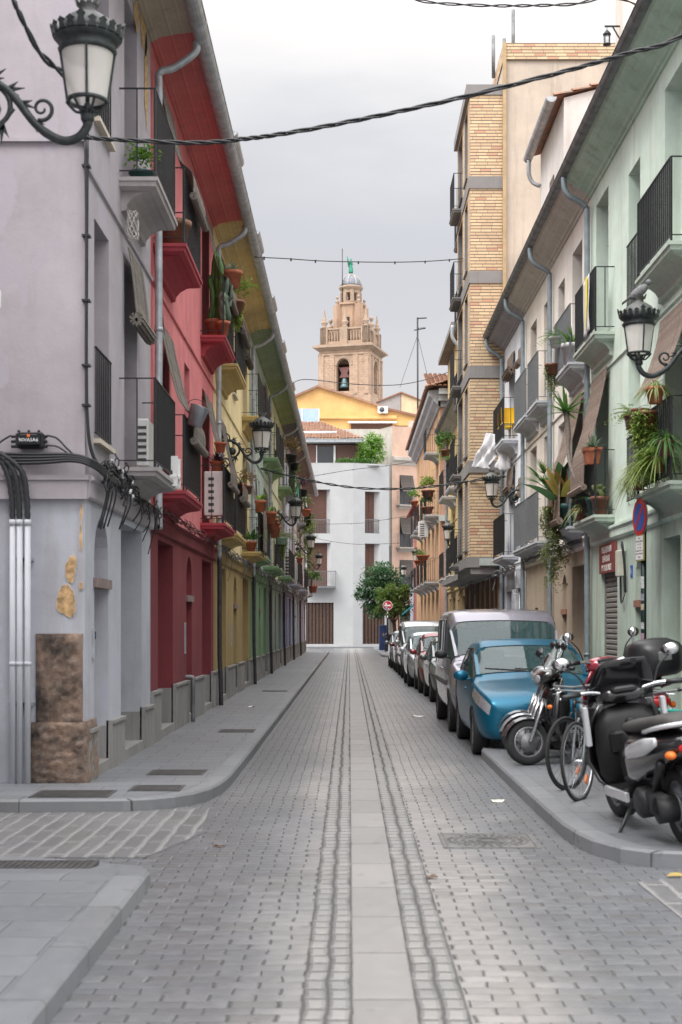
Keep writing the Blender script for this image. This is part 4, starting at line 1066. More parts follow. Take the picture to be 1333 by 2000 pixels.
def slats(F, o, n, nm="shutter", both=True):
    q = MB(); a, b = o[0] + .03, o[1] - (.32 if o[1] - o[0] < 2.5 else .3); k = int((o[3] - o[2]) / .085)
    for i in range(k):
        z = o[2] + i * .085; m = (a + b) / 2
        F.box(q, a, m - .015, n - .03, n, z, z + .062); F.box(q, m + .015, b, n - .03, n, z, z + .062)
    F.box(q, o[0], o[1], n - .05, n - .035, o[2], o[3]); F.add(q, nm, WSLAT)
    q = MB(); q.prism([F.P(b + .01, n - .02, o[2]), F.P(o[1] - .001, n - .02, o[2]), F.P(o[1] - .001, -.004, o[2])], (0, 0, o[3] - o[2] - .002)); F.add(q, "splayed_reveal", PALEREV)
def planks(F, o, n):
    q = MB(); k = max(4, int((o[1] - o[0]) / .26)); w = (o[1] - o[0]) / k
    for i in range(k): F.box(q, o[0] + i * w, o[0] + (i + .62) * w, n - .03, n + .10, o[2], o[3]); F.box(q, o[0] + (i + .62) * w, o[0] + (i + 1) * w, n - .03, n - .005, o[2], o[3])
    F.add(q, "garage_door", WDOOR)
def rail(F, u0, u1, z0, z1, n, parent=None):
    q = MB()
    V = lambda u, z, nn=n: Vector(F.P(u, nn, z))
    for z in (z0, z1): q.bar(V(u0, z), V(u1, z), .05)
    k = int((u1 - u0) / .12)
    for i in range(k + 1): q.bar(V(u0 + (u1 - u0) * i / k, z0), V(u0 + (u1 - u0) * i / k, z1), .025)
    F.add(q, "railing", GREYRAIL)
for o in W1[:2]: slats(F, o, -.42)
planks(F, W1[2], -.2)
rail(F, W1[0][0], W1[0][1], W1[0][2], W1[0][2] + 1.05, -.06)
q = MB(); F.box(q, ux(598), ux(656), 0.002, .85, W1[1][2] - .12, W1[1][2] - .002); F.add(q, "balcony_slab", GREYRAIL)
rail(F, ux(598), ux(656), W1[1][2], W1[1][2] + 1.15, .82)
q = MB(); V = lambda n, z: Vector(F.P(ux(656), n, z))
for i in range(7): q.bar(V(.82 * i / 7, W1[1][2]), V(.82 * i / 7, W1[1][2] + 1.15), .025)
q.bar(V(0, W1[1][2] + 1.15), V(.82, W1[1][2] + 1.15), .05); F.add(q, "railing", GREYRAIL)
# second leaf of the facade, folded slightly back
t2x, t2y = (690 - 683) / 2778 * END_Y, END_Y
w2 = bpy.data.objects.new("folded_wing", None); COL.objects.link(w2); w2.parent = t; w2.location = (0, fold, 0); w2.rotation_euler = (0, 0, radians(24))
F2 = Facade(w2, 1); W2L = 3.05
W2 = [(o[0] - .15, o[1] + .12, *o[2:]) for o in W2]
F2.add(F2.wall("w", None, 0, W2L, 0, ZP, W2), "wall", [WHB, PALEREV])
for o in W2[:2]: slats(F2, o, -.42)
planks(F2, W2[2], -.2)
rail(F2, W2[0][0], W2[0][1], W2[0][2], W2[0][2] + 1.05, -.06)
q = MB(); F2.box(q, 0, W2L, -6, -.45, ZP - .02, ZP); F2.box(q, W2L - .02, W2L, -9, 0, 0, ZP); F2.box(q, 0, W2L, -.45, .002, ZP, ZP + .04); F2.add(q, "coping", WHB)
q = MB(); F.box(q, 0, fold, -.45, .002, ZP, ZP + .04); F.box(q, 0, fold + 2, -9, -.45, ZP - .1, ZP); F.box(q, 0, .02, -9, 0, 0, ZP); F.add(q, "roof_terrace", WHB)
q = MB(); F.box(q, 0, fold, 0.001, .12, 0, .22); F.add(q, "footing", PALEREV)
# penthouse
t = thing("penthouse", "glazed penthouse with hipped barrel-tile roof on the white building", "penthouse", (-1.5, 112, ZP))
q = MB(); q.box(-7, .9, 112.2, 116, ZP - .3, hz(868, 112)); q.build("wall", simple("brown_blind_wall", (.13, .065, .05), .6, 0, .2, 20), t)
q = MB(); q.box(-2.55, -1.25, 112.1, 112.19, ZP - .1, hz(872, 112)); q.build("window", GLASS, t)
q = MB(); q.box(-1.25, -1.1, 112.05, 112.2, ZP - .1, hz(870, 112)); q.box(-2.62, -2.55, 112.05, 112.2, ZP - .1, hz(870, 112)); q.build("post", WHITEP, t)
ze = hz(866, 112)
q = MB(); q.box(-7.2, 1.15, 111.2, 116.5, ze, ze + .28); q.build("fascia", ZINC, t)
q = MB(); tile_rows(q, Vector((-7.2, 111.15, ze + .3)), Vector((1, 0, 0)), 8.3, Vector((0, 5.5, 2.05)), .26, .42, lambda x: (0, 5.87 if x < 4.9 else max(.0, 5.87 * (8.35 - x) / 3.45)), [(0, 0), (8.3, 0), (4.9, 5.85), (0, 5.85)]); 
q.build("roof", TILE, t)
q = MB(); q.tube([(-7, 111.1, ze + .75), (-1.0, 111.1, ze + .75)], .09, 8); q.build("awning_roll", WHITEP, t)
t = thing("roof_glazing", "pale blue glass windbreak behind the tiled penthouse", "windbreak", (-3.4, 119.5, 17))
q = MB(); q.box(-8, -2.55, 119, 119.08, 16.2, hz(798, 119)); q.build("glass_screen", simple("pale_glass", (.38, .50, .62), .2, 0, .05, 3), t)
q = MB(); q.box(-4.0, -3.9, 118.95, 119.1, 16.2, hz(798, 119)); q.box(-2.6, -2.52, 118.95, 119.1, 16, hz(798, 119)); q.build("post", WHITEP, t)
# peach block to its right
PEACH = plaster("peach_end", (.58, .40, .31), (.4, .3, .25), .3); BEIGE = plaster("beige_end", (.50, .47, .42), (.36, .33, .3), .3)
t = thing("apartment_building", "peach apartment building with brown blinds over small balconies beside the white one", "building", (3.35, 112, 0), radians(-62))
F = Facade(t, 1); Lp = 3.4
ops = [(.7, 1.9, z, z + 2.35, .3) for z in (1.0, 4.55, 7.9, 11.25)]
hp = hz(832, 112)
F.add(F.wall("w", None, 0, Lp, 0, hp, ops), "wall", [PEACH, PEACH])
q = MB(); F.box(q, 0, Lp, -8, -.001, hp - .1, hp); F.box(q, Lp - .02, Lp, -8, 0, 0, hp); F.box(q, 0, .02, -8, -.002, 0, hp); F.add(q, "side_wall", BEIGE)
for o in ops[1:]:
    F.window(o[0], o[1], o[2], o[3], .3, WOODB); F.balcony(o[0] - .35, o[1] + .35, o[2] - .02, .6, BEIGE, GREYRAIL)
    F.blind(o[0], o[1], [(.03, o[3]), (.12, o[3] - .4), (.4, o[2] + 1.2), (.62, o[2] + 1.0)], BL_DARK, 0)
F.profile("cornice", BEIGE, [(0, 14.4), (.05, 14.4), (.1, 14.6), (.3, 14.75), (.32, 15.0), (0, 15.05)], 0, Lp)
q = MB(); q.box(-.3, 3.35, 112.3, 119, 8, hp); q.build("side_wall", BEIGE, t) if False else None
t = thing("party_wall", "plain beige party wall rising behind the leafy terrace", "wall", (1, 113.5, 8))
q = MB(); q.box(-.6, 3.38, 113.6, 119, 8, hz(838, 113.6)); q.build("wall", BEIGE, t)
q = MB(); q.box(3.0, 3.4, 112.2, 113.6, 8, hz(850, 113.6)); q.build("wall", BEIGE, t)
# tall ochre gabled building behind
OCG = plaster("ochre_gable", (.68, .41, .165), (.4, .3, .16), .25)
def X(px, d): return (px - 683) / 2778 * d
d = 136
t = thing("gabled_building", "tall ochre gabled building below the bell tower", "building", (X(690, d), d, 0))
pl = [(540, 787), (571, 779), (622, 757), (690, 778), (760, 802), (815, 815)]
q = MB(); q.prism([(X(540, d), d, 0)] + [(X(a, d), d, hz(b, d)) for a, b in pl] + [(X(815, d), d, 0)], (0, 14, 0)); q.build("wall", OCG, t)
q = MB()
for (a, b), (a2, b2) in zip(pl[:-1], pl[1:]): q.prism([(X(a, d), d - .3, hz(b, d)), (X(a2, d), d - .3, hz(b2, d)), (X(a2, d), d - .3, hz(b2, d) + .22), (X(a, d), d - .3, hz(b, d) + .22)], (0, 14.4, 0))
q.build("roof_edge", TILE, t)
q = MB(); q.box(X(622, d), X(775, d), d - .25, d - .001, hz(818, d), hz(812, d)); q.build("ledge", OCG, t)
q = MB(); q.box(X(686, d), X(767, d), d - .08, d - .001, hz(840, d), hz(826, d)); q.build("brown_blind", WSLAT, t)
q = MB(); q.prism([(X(680, d), d - .1, hz(826, d)), (X(680, d), d - .9, hz(829, d)), (X(680, d), d - .9, hz(827, d)), (X(680, d), d - .1, hz(823, d))], (X(775, d) - X(680, d), 0, 0)); q.build("awning", WHITEP, t)
q = MB()
for xx in range(771, 800, 3): q.bar((X(xx, 127), 127, hz(845, 127)), (X(xx, 127), 127, hz(832, 127)), .05)
q.bar((X(771, 127), 127, hz(832, 127)), (X(800, 127), 127, hz(832, 127)), .06); q.build("terrace_railing", IRON, t)
q = MB(); q.box(X(668, 128), X(806, 128), 127.2, 136, 8, hz(842, 128)); q.build("terrace_wall", BEIGE, t)
d = 150
t = thing("rooftop_house", "grey and cream rooftop block with sloping parapet right of the tower", "building", (X(780, d), d, 0))
q = MB(); q.prism([(X(735, d), d, 0), (X(735, d), d, hz(787, d)), (X(783, d), d, hz(768, d)), (X(785, d), d, 0)], (0, 8, 0)); q.build("wall", plaster("grey_gable", (.34, .33, .32)), t)
q = MB(); q.prism([(X(785.2, d), d + .01, 0), (X(784, d), d + .01, hz(768, d)), (X(826, d), d + .01, hz(784, d)), (X(826, d), d + .01, 0)], (0, 8, 0)); q.build("wall", plaster("cream_gable", (.62, .50, .33)), t)
q = MB(); q.prism([(X(735, d), d - .2, hz(787, d) + .01), (X(784, d), d - .2, hz(768, d) + .01), (X(826, d), d - .2, hz(784, d) + .01), (X(826, d), d - .2, hz(782, d)), (X(784, d), d - .2, hz(765, d)), (X(735, d), d - .2, hz(785, d))], (0, 8.4, 0)); q.build("roof_edge", TILE, t)
# slim pale facade squeezed between peach block and pink house
d = 124
t = thing("apartment_building", "slim pale facade with stacked balconies far down the street", "building", (5.9, d, 0))
q = MB(); q.box(X(800, d), X(850, d), d, d + 8, 0, hz(822, d)); q.build("wall", plaster("pale_far", (.52, .46, .42)), t)
for z in (4.2, 7.4, 10.6, 13.8):
    q = MB(); q.box(X(806, d), X(823, d), d - .6, d - .002, z - .12, z); b = q.build("balcony", BEIGE, t)
    q = MB()
    for k in range(9): q.bar((X(806 + 2 * k, d), d - .57, z), (X(806 + 2 * k, d), d - .57, z + 1), .03)
    q.bar((X(806, d), d - .57, z + 1), (X(823, d), d - .57, z + 1), .05); q.build("railing", GREYRAIL, b)
    q = MB(); q.box(X(810, d), X(820, d), d - .06, d - .003, z, z + 2.2); q.build("window", GLASS, t)
t = thing("house", "small house with dark red hipped roof edge beyond the pink house", "house", (4.6, 84, 0))
q = MB(); q.box(4.15, 9, 82.05, 92, 0, 8.6); q.build("wall", plaster("red_far", (.33, .12, .1)), t)
q = MB(); tile_rows(q, Vector((3.7, 81.9, 8.6)), Vector((0, 1, 0)), 10.2, Vector((3, 0, 1.2))); q.build("roof", simple("dark_red_tile", (.2, .05, .04), .8), t)
t = thing("house", "low grey house with blue awning side beyond the dark red roof", "house", (4.6, 93, 0))
q = MB(); q.box(4.4, 9, 92.1, 103, 0, 4.6); q.build("wall", plaster("grey_far", (.36, .35, .39)), t)
q = MB(); q.prism([(4.39, 93, 3.2), (3.5, 93, 2.5), (3.5, 93, 2.4), (4.39, 93, 3.1)], (0, 4, 0)); q.build("awning", simple("teal_awning", (.02, .16, .18), .7), t)

# ---------------------------------------------------------------- bell tower
def stonemat():
    m, nt, b = newmat("tower_stone"); tc = N(nt, "ShaderNodeTexCoord"); sep = N(nt, "ShaderNodeSeparateXYZ"); Lk(nt, tc.outputs["Object"], sep.inputs[0])
    cb = N(nt, "ShaderNodeCombineXYZ"); Lk(nt, math_(nt, 'ADD', sep.outputs[0], sep.outputs[1]), cb.inputs[0]); Lk(nt, sep.outputs[2], cb.inputs[1])
    br = N(nt, "ShaderNodeTexBrick"); Lk(nt, cb.outputs[0], br.inputs["Vector"]); br.inputs["Scale"].default_value = 1
    br.inputs["Brick Width"].default_value = .9; br.inputs["Row Height"].default_value = .36; br.inputs["Mortar Size"].default_value = .025; br.inputs["Mortar Smooth"].default_value = .4
    br.inputs["Color1"].default_value = (.44, .305, .215, 1); br.inputs["Color2"].default_value = (.36, .25, .18, 1); br.inputs["Mortar"].default_value = (.40, .30, .225, 1)
    n = noise_(nt, tc.outputs["Object"], .55, 6, .65)
    c = mix_(nt, ramp_(nt, n, .42, .68, (0, 0, 0), (.7, .7, .7)), br.outputs["Color"], (.52, .37, .27))
    n2 = noise_(nt, tc.outputs["Object"], 1.6, 6, .7); c = mix_(nt, ramp_(nt, n2, .52, .68, (0, 0, 0), (.75, .75, .75)), c, (.26, .20, .155))
    Lk(nt, c, b.inputs["Base Color"]); b.inputs["Roughness"].default_value = .95
    bump_(nt, b, math_(nt, 'ADD', math_(nt, 'SUBTRACT', 1, br.outputs["Fac"]), n2), .7, .06); return m
TST = stonemat(); TST2 = plaster("tower_light_stone", (.37, .275, .205), (.18, .14, .11), .8); TPK = plaster("tower_pink", (.42, .285, .20), (.20, .15, .12), .75)
TD = 200.0
tz = lambda py: 1.7 + (1222 - py) / 2778 * TD
tw = thing("bell_tower", "weathered stone church bell tower with balustrade, finials and blue dome", "tower", (X(688, TD) - .15, TD + 2.6, 0), radians(-16))
S = 7.25; H = S / 2
zc = tz(680)
def tb(name, mat, fn, smooth=None, parent=None): q = MB(); fn(q); return q.build(name, mat, parent or tw, local=True, smooth=smooth)
# four faces with arched openings
for k in range(4):
    e = bpy.data.objects.new("face", None); COL.objects.link(e); e.parent = tw; e.rotation_euler = (0, 0, k * pi / 2); 
    FF = Facade(e, 1); z0, z1 = 20, zc - .05
    w = FF.wall("w", None, -H, H, z0, z1, [(-.95 + (-.15 if k == 3 else 0), .95 + (-.15 if k == 3 else 0), tz(766), tz(702), 1.1, True)], n=H); FF.add(w, "wall", [TST, TST])
    q = MB()
    for u in (-H, -2.05, 1.35, H - .7): FF.box(q, u, u + .7, H - .01, H + .12, 24, zc - 1.1)
    FF.box(q, -H, H, H - .01, H + .15, zc - 1.1, zc - .85); FF.add(q, "pilaster", TST)
    q = MB(); r1, r0 = 1.35, 1.0; zcen = tz(702) - .95
    for j in range(12):
        a, b = pi * j / 12, pi * (j + 1) / 12
        q.prism([FF.P(r0 * cos(a), H - .01, zcen + r0 * sin(a)), FF.P(r1 * cos(a), H - .01, zcen + r1 * sin(a)), FF.P(r1 * cos(b), H - .01, zcen + r1 * sin(b)), FF.P(r0 * cos(b), H - .01, zcen + r0 * sin(b))], (.1, 0, 0))
    FF.add(q, "arch_moulding", TST2)
    # bell with yoke
    q = MB(); q.lathe([(.72, tz(758)), (.68, tz(755.5)), (.52, tz(750)), (.42, tz(744)), (.36, tz(741)), (.2, tz(739))], (H - .75, -.1, 0), 16); FF.add(q, "bell", simple("bronze", (.10, .16, .17), .5, .6, .2, 5))
    q = MB(); q.prism([FF.P(-.9, H - .9, tz(738)), FF.P(.7, H - .9, tz(738)), FF.P(.3, H - .9, tz(730)), FF.P(.75, H - .9, tz(718)), FF.P(-.95, H - .9, tz(718)), FF.P(-.5, H - .9, tz(730))], (.3, 0, 0)); FF.add(q, "bell_yoke", simple("yoke_red", (.16, .07, .065), .7))
def shaft(q):
    q.box(-H + 1.2, H - 1.2, -H + 1.2, H - 1.2, 20, tz(766) - .2); q.box(-H + 1.2, H - 1.2, -H + 1.2, H - 1.2, tz(700), zc)
tb("core", TST, shaft)
def base(q): q.box(-H - .3, H + .3, -H - .3, H + .3, 0, tz(775)); q.box(-H - .12, H + .12, -H - .12, H + .12, tz(775), tz(772))
tb("base", TST, base)
def corn(q):
    for i, (e, a, b) in enumerate(((.2, zc - .4, zc - .25), (.4, zc - .25, zc - .05), (.75, zc - .05, zc + .2), (.5, zc + .2, zc + .38))): q.box(-H - e, H + e, -H - e, H + e, a, b)
tb("cornice", TST2, corn)
bz0, bz1 = zc + .38, tz(641)
def bal(q):
    for x in (-H + .1, -.65, H - 1.2):
        for s in (-1, 1):
            for w in (0, 1):
                a, b = (x, x + 1.1), ((H - 1.0, H - .1) if s > 0 else (-H + .1, -H + 1.0))
                if w: a, b = b, a
                q.box(a[0], a[1], b[0], b[1], bz0, bz1 + .05)
    for s in (-1, 1):
        for w in (0, 1):
            for za, zb, dw in ((bz0, bz0 + .55, .45), (bz1 - .25, bz1, .45)):
                a, b = (-H + .1, H - .1), (s * (H - .5) - dw / 2, s * (H - .5) + dw / 2)
                if w: a, b = b, a
                q.box(a[0], a[1], b[0], b[1], za, zb - (.003 if w else 0))
tb("balustrade", TST2, bal)
for s in (-1, 1):
    for w in (0, 1):
        for x0 in (-2.2, 1.0):
            for i in range(4):
                x = x0 + i * .42 - .1; c = (x, s * (H - .5)) if not w else (s * (H - .5), x); h = bz1 - .25 - bz0 - .55
                tb("baluster", TST2, lambda q: q.lathe([(.08, bz0 + .55), (.07, bz0 + .6), (.16, bz0 + .55 + h * .4), (.08, bz0 + .55 + h * .75), (.12, bz1 - .25)], (c[0], c[1], 0), 8))
def fin(q, c, z, s=1.0, ball=False):
    if ball: q.lathe([(.42, 0), (.42, .15), (.22, .35), (.50, .75), (.45, .95), (.14, 1.25), (.12, 1.4), (.30, 1.6), (.34, 1.85), (.2, 2.1), (.02, 2.2)], (0, 0, 0), 10, None) if False else None
    prof = [(.45, 0), (.45, .18), (.25, .35), (.55, .75), (.55, .95), (.3, 1.1), (.36, 1.3), (.22, 1.5), (.20, 1.9), (.06, 2.9), (.01, 3.1)] if not ball else [(.42, 0), (.42, .15), (.22, .35), (.52, .75), (.45, .98), (.14, 1.25), (.13, 1.4), (.30, 1.6), (.34, 1.85), (.2, 2.1), (.02, 2.2)]
    q.lathe([(r * s, zz * s) for r, zz in prof], (c[0], c[1], z), 10)
for i, (x, y, b) in enumerate([(-1, -1, 0), (0, -1, 0), (1, -1, 0), (1, 0, 1), (1, 1, 0), (0, 1, 0), (-1, 1, 0), (-1, 0, 1)]):
    tb("finial", TST2, lambda q: fin(q, (x * (H - .6), y * (H - .6)), bz1 + .05, .92, b))
# second stage
s2z = tz(592)
def st2(q):
    n = 8; a0 = pi / 8
    q.lathe([(2.0, bz0), (2.0, s2z), (2.25, s2z + .05), (2.25, s2z + .3), (1.6, s2z + .35)], (0, 0, 0), 8, None, False, a0)
    for k in range(4):
        a = k * pi / 2 + pi / 4; ax = Vector((cos(a), sin(a), 0)); ay = Vector((-sin(a), cos(a), 0))
        q.obox(ax * 2.15 + Vector((0, 0, (bz0 + s2z) / 2)), ax, ay, Vector((0, 0, 1)), .45, .5, (s2z - bz0) / 2)
tb("second_stage", TPK, st2)
def nic(q):
    for k in range(4):
        a = k * pi / 2 - pi / 2; ax = Vector((cos(a), sin(a), 0)); ay = Vector((-sin(a), cos(a), 0)); q.obox(ax * 1.84 + Vector((0, 0, bz0 + 2.4)), ax, ay, Vector((0, 0, 1)), .03, .33, 1.8)
tb("slit_window", simple("dark_opening", (.03, .025, .022), .9), nic)
def f2(q):
    for k in range(4): a = k * pi / 2 + pi / 4; fin(q, (2.2 * cos(a), 2.2 * sin(a)), s2z, .62, True)
tb("finial", TST2, f2)
# lantern: drum, eight piers with arches, cornice, ribbed dome
lz0, lz1, lz2 = s2z + .3, tz(583), tz(566)
tb("lantern_drum", TST2, lambda q: q.lathe([(1.45, lz0), (1.45, lz1 - .2), (1.6, lz1 - .15), (1.6, lz1)], (0, 0, 0), 8, None, False, pi / 8))
def piers(q):
    for k in range(8):
        a = k * pi / 4 + pi / 8; ax = Vector((cos(a), sin(a), 0)); ay = Vector((-sin(a), cos(a), 0)); q.obox(ax * 1.30 + Vector((0, 0, (lz1 + lz2) / 2)), ax, ay, Vector((0, 0, 1)), .22, .26, (lz2 - lz1) / 2)
    q.lathe([(1.08, lz2 - .02), (1.5, lz2 - .02), (1.5, lz2 + .5), (1.08, lz2 + .5)], (0, 0, 0), 8, None, False, pi / 8)
tb("lantern_pier", TST2, piers)
dz = tz(555)
tb("lantern_cornice", TST2, lambda q: q.lathe([(1.4, lz2 + .45), (1.5, dz - .35), (1.75, dz - .05), (1.75, dz + .1), (1.6, dz + .2)], (0, 0, 0), 16, None, False))
dh = tz(531) - dz
dome = [(1.52 * cos(t * pi / 2 * .97), dz + .15 + dh * sin(t * pi / 2)) for t in [i / 8 for i in range(9)]]
tb("dome", simple("blue_tile", (.15, .165, .20), .45, 0, .35, 7), lambda q: q.lathe(dome, (0, 0, 0), 24))
def ribs(q):
    for k in range(8):
        a = k * pi / 4; q.tube([(r * 1.02 * cos(a), r * 1.02 * sin(a), z) for r, z in dome], .13, 6)
    q.lathe([(.25, dome[-1][1] - .1), (.3, dome[-1][1] + .1), (.15, dome[-1][1] + .35)], (0, 0, 0), 10)
tb("dome_rib", simple("rib_tile", (.30, .29, .27), .7), ribs)
sz = dome[-1][1] + .3
st = thing("angel_statue", "green bronze winged figure standing on top of the dome", "statue", (tw.location.x, tw.location.y, sz), radians(62))
q = MB(); q.smooth = True
q.lathe([(.30, 0), (.34, .2), (.30, .6), (.22, 1.0), (.19, 1.25), (.24, 1.5), (.22, 1.65), (.08, 1.72), (.07, 1.78), (.13, 1.88), (.12, 2.0), (.03, 2.08)], (0, 0, 0), 10)
q.tube([(.2, 0, 1.6), (.3, -.15, 1.3), (.15, -.3, 1.15)], [.07, .06, .04], 6); q.tube([(-.2, 0, 1.6), (-.32, -.1, 1.35), (-.15, -.3, 1.3)], [.07, .06, .04], 6)
BRZ = simple("green_bronze", (.045, .26, .17), .7, .2, .3, 6)
q.build("figure", BRZ, st, local=True)
for s in (-1, 1):
    q = MB(); q.prism([(s * .06, .16, 1.5), (s * .35, .22, 1.9), (s * .52, .25, 2.35), (s * .56, .25, 1.9), (s * .42, .22, 1.1), (s * .22, .18, .75)], (0, .08, 0)); q.build("wing", BRZ, st, local=True)
t = thing("lightning_rod", "thin dark lightning rod left of the dome", "lightning rod", (X(669, TD), TD + 1.5, tz(592)))
q = MB(); q.tube([(0, 0, 0), (0, 0, tz(480) - tz(592))], .055, 6); q.bar((0, 0, .8), (1.4, .3, .8), .05); q.build("rod", IRON, t, local=True)
# ================================================================ street lamps
def milk():
    m, nt, b = newmat("milky_glass"); b.inputs["Base Color"].default_value = (.78, .75, .70, 1); b.inputs["Roughness"].default_value = .25; b.inputs["Alpha"].default_value = .62
    return m
MILK = milk()
def lamp(loc, rz, label, arm=.86, sc=1.0):
    t = thing("street_lamp", label, "street lamp", loc, rz, "wall-mounted lanterns"); t.scale = (sc, sc, sc)
    A = arm
    q = MB()
    q.tube(smoothpts([(0, 0, .16), (A * .22, 0, .20), (A * .42, 0, .10), (A * .62, 0, -.14), (A * .80, 0, -.25), (A * .93, 0, -.23), (A, 0, -.14), (A, 0, -.07)], 6), [.030] * 20 + [.034] * 23, 8)
    def scroll(cx, cz, r, turns, a0, dirn=1, w=.017):
        q.tube([(cx + r * (1 - .8 * k / 26) * cos(a0 + dirn * turns * 2 * pi * k / 26), 0, cz + r * (1 - .8 * k / 26) * sin(a0 + dirn * turns * 2 * pi * k / 26)) for k in range(27)], [w * (1 - .5 * k / 26) for k in range(27)], 6)
    scroll(A * .27, -.02, .18, 1.25, pi / 2, -1, .022); scroll(A * .66, -.02, .09, 1.3, -pi * .6, 1); scroll(A * .12, -.26, .10, 1.2, pi * .8, -1); scroll(A * .10, .27, .11, 1.1, -pi * .5, 1)
    q.tube(smoothpts([(0, 0, -.42), (A * .12, 0, -.36), (A * .30, 0, -.20), (A * .45, 0, -.02)], 5), .016, 6)
    for x, z, s, d in ((.28, .20, .11, .6), (.40, .12, .11, .1), (.50, .02, .10, -.3), (.60, -.12, .09, -.7), (.36, -.14, .12, -1.6), (.24, -.28, .10, -1.9)):
        for k in (-1, 0, 1):
            a = d + k * .55; c = Vector((A * x, 0, z)); e = c + Vector((cos(a), 0, sin(a))) * s * (1.2 if k == 0 else .9)
            q.prism([c + Vector((-sin(a), 0, cos(a))) * .022, c - Vector((-sin(a), 0, cos(a))) * .022, e], (0, .012, 0))
    q.lathe([(.085, -.008), (.075, .03), (.03, .05)], (A * .27, 0, -.02), 10, Matrix.Rotation(pi / 2, 3, 'X')); q.box(-.01, .02, -.05, .05, -.46, .42)
    q.build("bracket", LAMPIRON, t, local=True)
    q = MB(); c = (A, 0, 0)
    q.lathe([(.036, -.12), (.05, -.10), (.05, -.07), (.034, -.05), (.045, -.03), (.03, .0), (.02, .02)], c, 12)
    for k in range(6):
        a = k * pi / 3; ca, sa = cos(a), sin(a)
        q.tube(smoothpts([(A + .03 * ca, .03 * sa, -.04), (A + .08 * ca, .08 * sa, -.045), (A + .13 * ca, .13 * sa, .0), (A + .155 * ca, .155 * sa, .03)], 4), .011, 5)
    q.lathe([(.128, .02), (.148, .02), (.150, .045), (.128, .045), (.128, .02)], c, 24, caps=False)
    q.lathe([(.185, .375), (.20, .375), (.215, .40), (.19, .44), (.205, .455), (.235, .47), (.24, .50), (.21, .52)], c, 24)
    for k in range(4):
        a = k * pi / 2 + radians(8) - rz; q.bar((A + .146 * cos(a), .146 * sin(a), .03), (A + .196 * cos(a), .196 * sin(a), .39), .016)
    for k in range(20):                                                   # crown of leaves
        a = k * pi / 10; h = .115 if k % 5 == 0 else .08; ca, sa = cos(a), sin(a); tn = Vector((-sa, ca, 0)); o = Vector((A + .238 * ca, .238 * sa, .49)); up = Vector((ca * .25, sa * .25, 1)).normalized()
        q.prism([o - tn * .032, o + tn * .032, o + tn * .02 + up * h * .55, o + tn * .034 + up * h * .7, o + up * h, o - tn * .034 + up * h * .7, o - tn * .02 + up * h * .55], Vector((ca, sa, 0)) * .012)
    q.tube([(A, 0, .03), (A, 0, .3)], .016, 6); q.lathe([(.05, .30), (.16, .34), (.16, .36), (.02, .37)], c, 16)
    q.build("lantern_frame", LAMPIRON, t, local=True)
    q = MB(); q.lathe([(.215, .50), (.205, .56), (.165, .62), (.10, .665), (.065, .68), (.055, .71), (.075, .73), (.06, .74)], c, 24)
    for k in range(10):
        a = k * pi / 5; o = Vector((A + .07 * cos(a), .07 * sin(a), .73)); q.prism([o + Vector((-sin(a), cos(a), 0)) * .02, o - Vector((-sin(a), cos(a), 0)) * .02, o + Vector((cos(a) * .02, sin(a) * .02, .055))], Vector((cos(a), sin(a), 0)) * .01)
    q.build("hood", simple("lamp_hood", (.105, .11, .105), .6, .2, .25, 9), t, local=True)
    q = MB(); q.smooth = True; n = 24
    q.loft([[(A + r * cos(2 * pi * k / n), r * sin(2 * pi * k / n), z) for k in range(n)] for r, z in ((.140, .045), (.188, .375))]); q.build("glass", MILK, t, local=True)
    return t
lamp((LX, 9.55, 5.19), 0, "large lantern on a scrolled bracket nearest the camera, by the lilac house", .98, .92)
for y, lab in ((29.5, "scrolled wall lantern on the yellow house between its blinds"), (48.0, "scrolled wall lantern by the green balcony plants on the left row"), (67.0, "scrolled wall lantern in front of the trailing plants far along the left row"), (85.0, "last wall lantern of the left row, against the white end building")):
    lamp((LX, y, 5.34), 0, lab, .84)
for y, z, lab, a, s in ((16.3, 4.79, "scrolled wall lantern with a pigeon-sized finial on the pale green house", .98, .90), (34.4, 4.80, "scrolled wall lantern on the narrow white house before the brick bay", .86, .88), (52.2, 4.85, "scrolled wall lantern on the yellow house beyond the brick bay", .62, .92), (72.0, 4.95, "scrolled wall lantern on the apricot street front", .55, .92)):
    lamp((RX if y < 60 else 3.88, y, z), pi, lab, a, s)
lamp((4.4, 93, 5.0), pi, "last small lantern near the dark tree on the far right", .9, .95)
PIG = simple("pigeon_grey", (.16, .16, .17), .8, 0, .25, 30)
q = MB(); q.smooth = True
px_, pz_ = RX - .98 * .9, 4.79 + .75 * .9
q.ball((px_, 16.3, pz_ + .06), .13, .055, .06, 10, 8, Matrix.Rotation(radians(-38), 3, 'Y')); q.ball((px_ + .11, 16.3, pz_ + .17), .035, .03, .035); q.tube([(px_ + .14, 16.3, pz_ + .17), (px_ + .17, 16.3, pz_ + .165)], [.01, .003], 5)
q.prism([(px_ - .06, 16.28, pz_ + .03), (px_ - .20, 16.27, pz_ - .08), (px_ - .19, 16.33, pz_ - .09), (px_ - .06, 16.32, pz_ + .02)], (0, 0, .012))
tag(q.build("pigeon", PIG), "grey pigeon perched on the right-hand lantern", "pigeon")

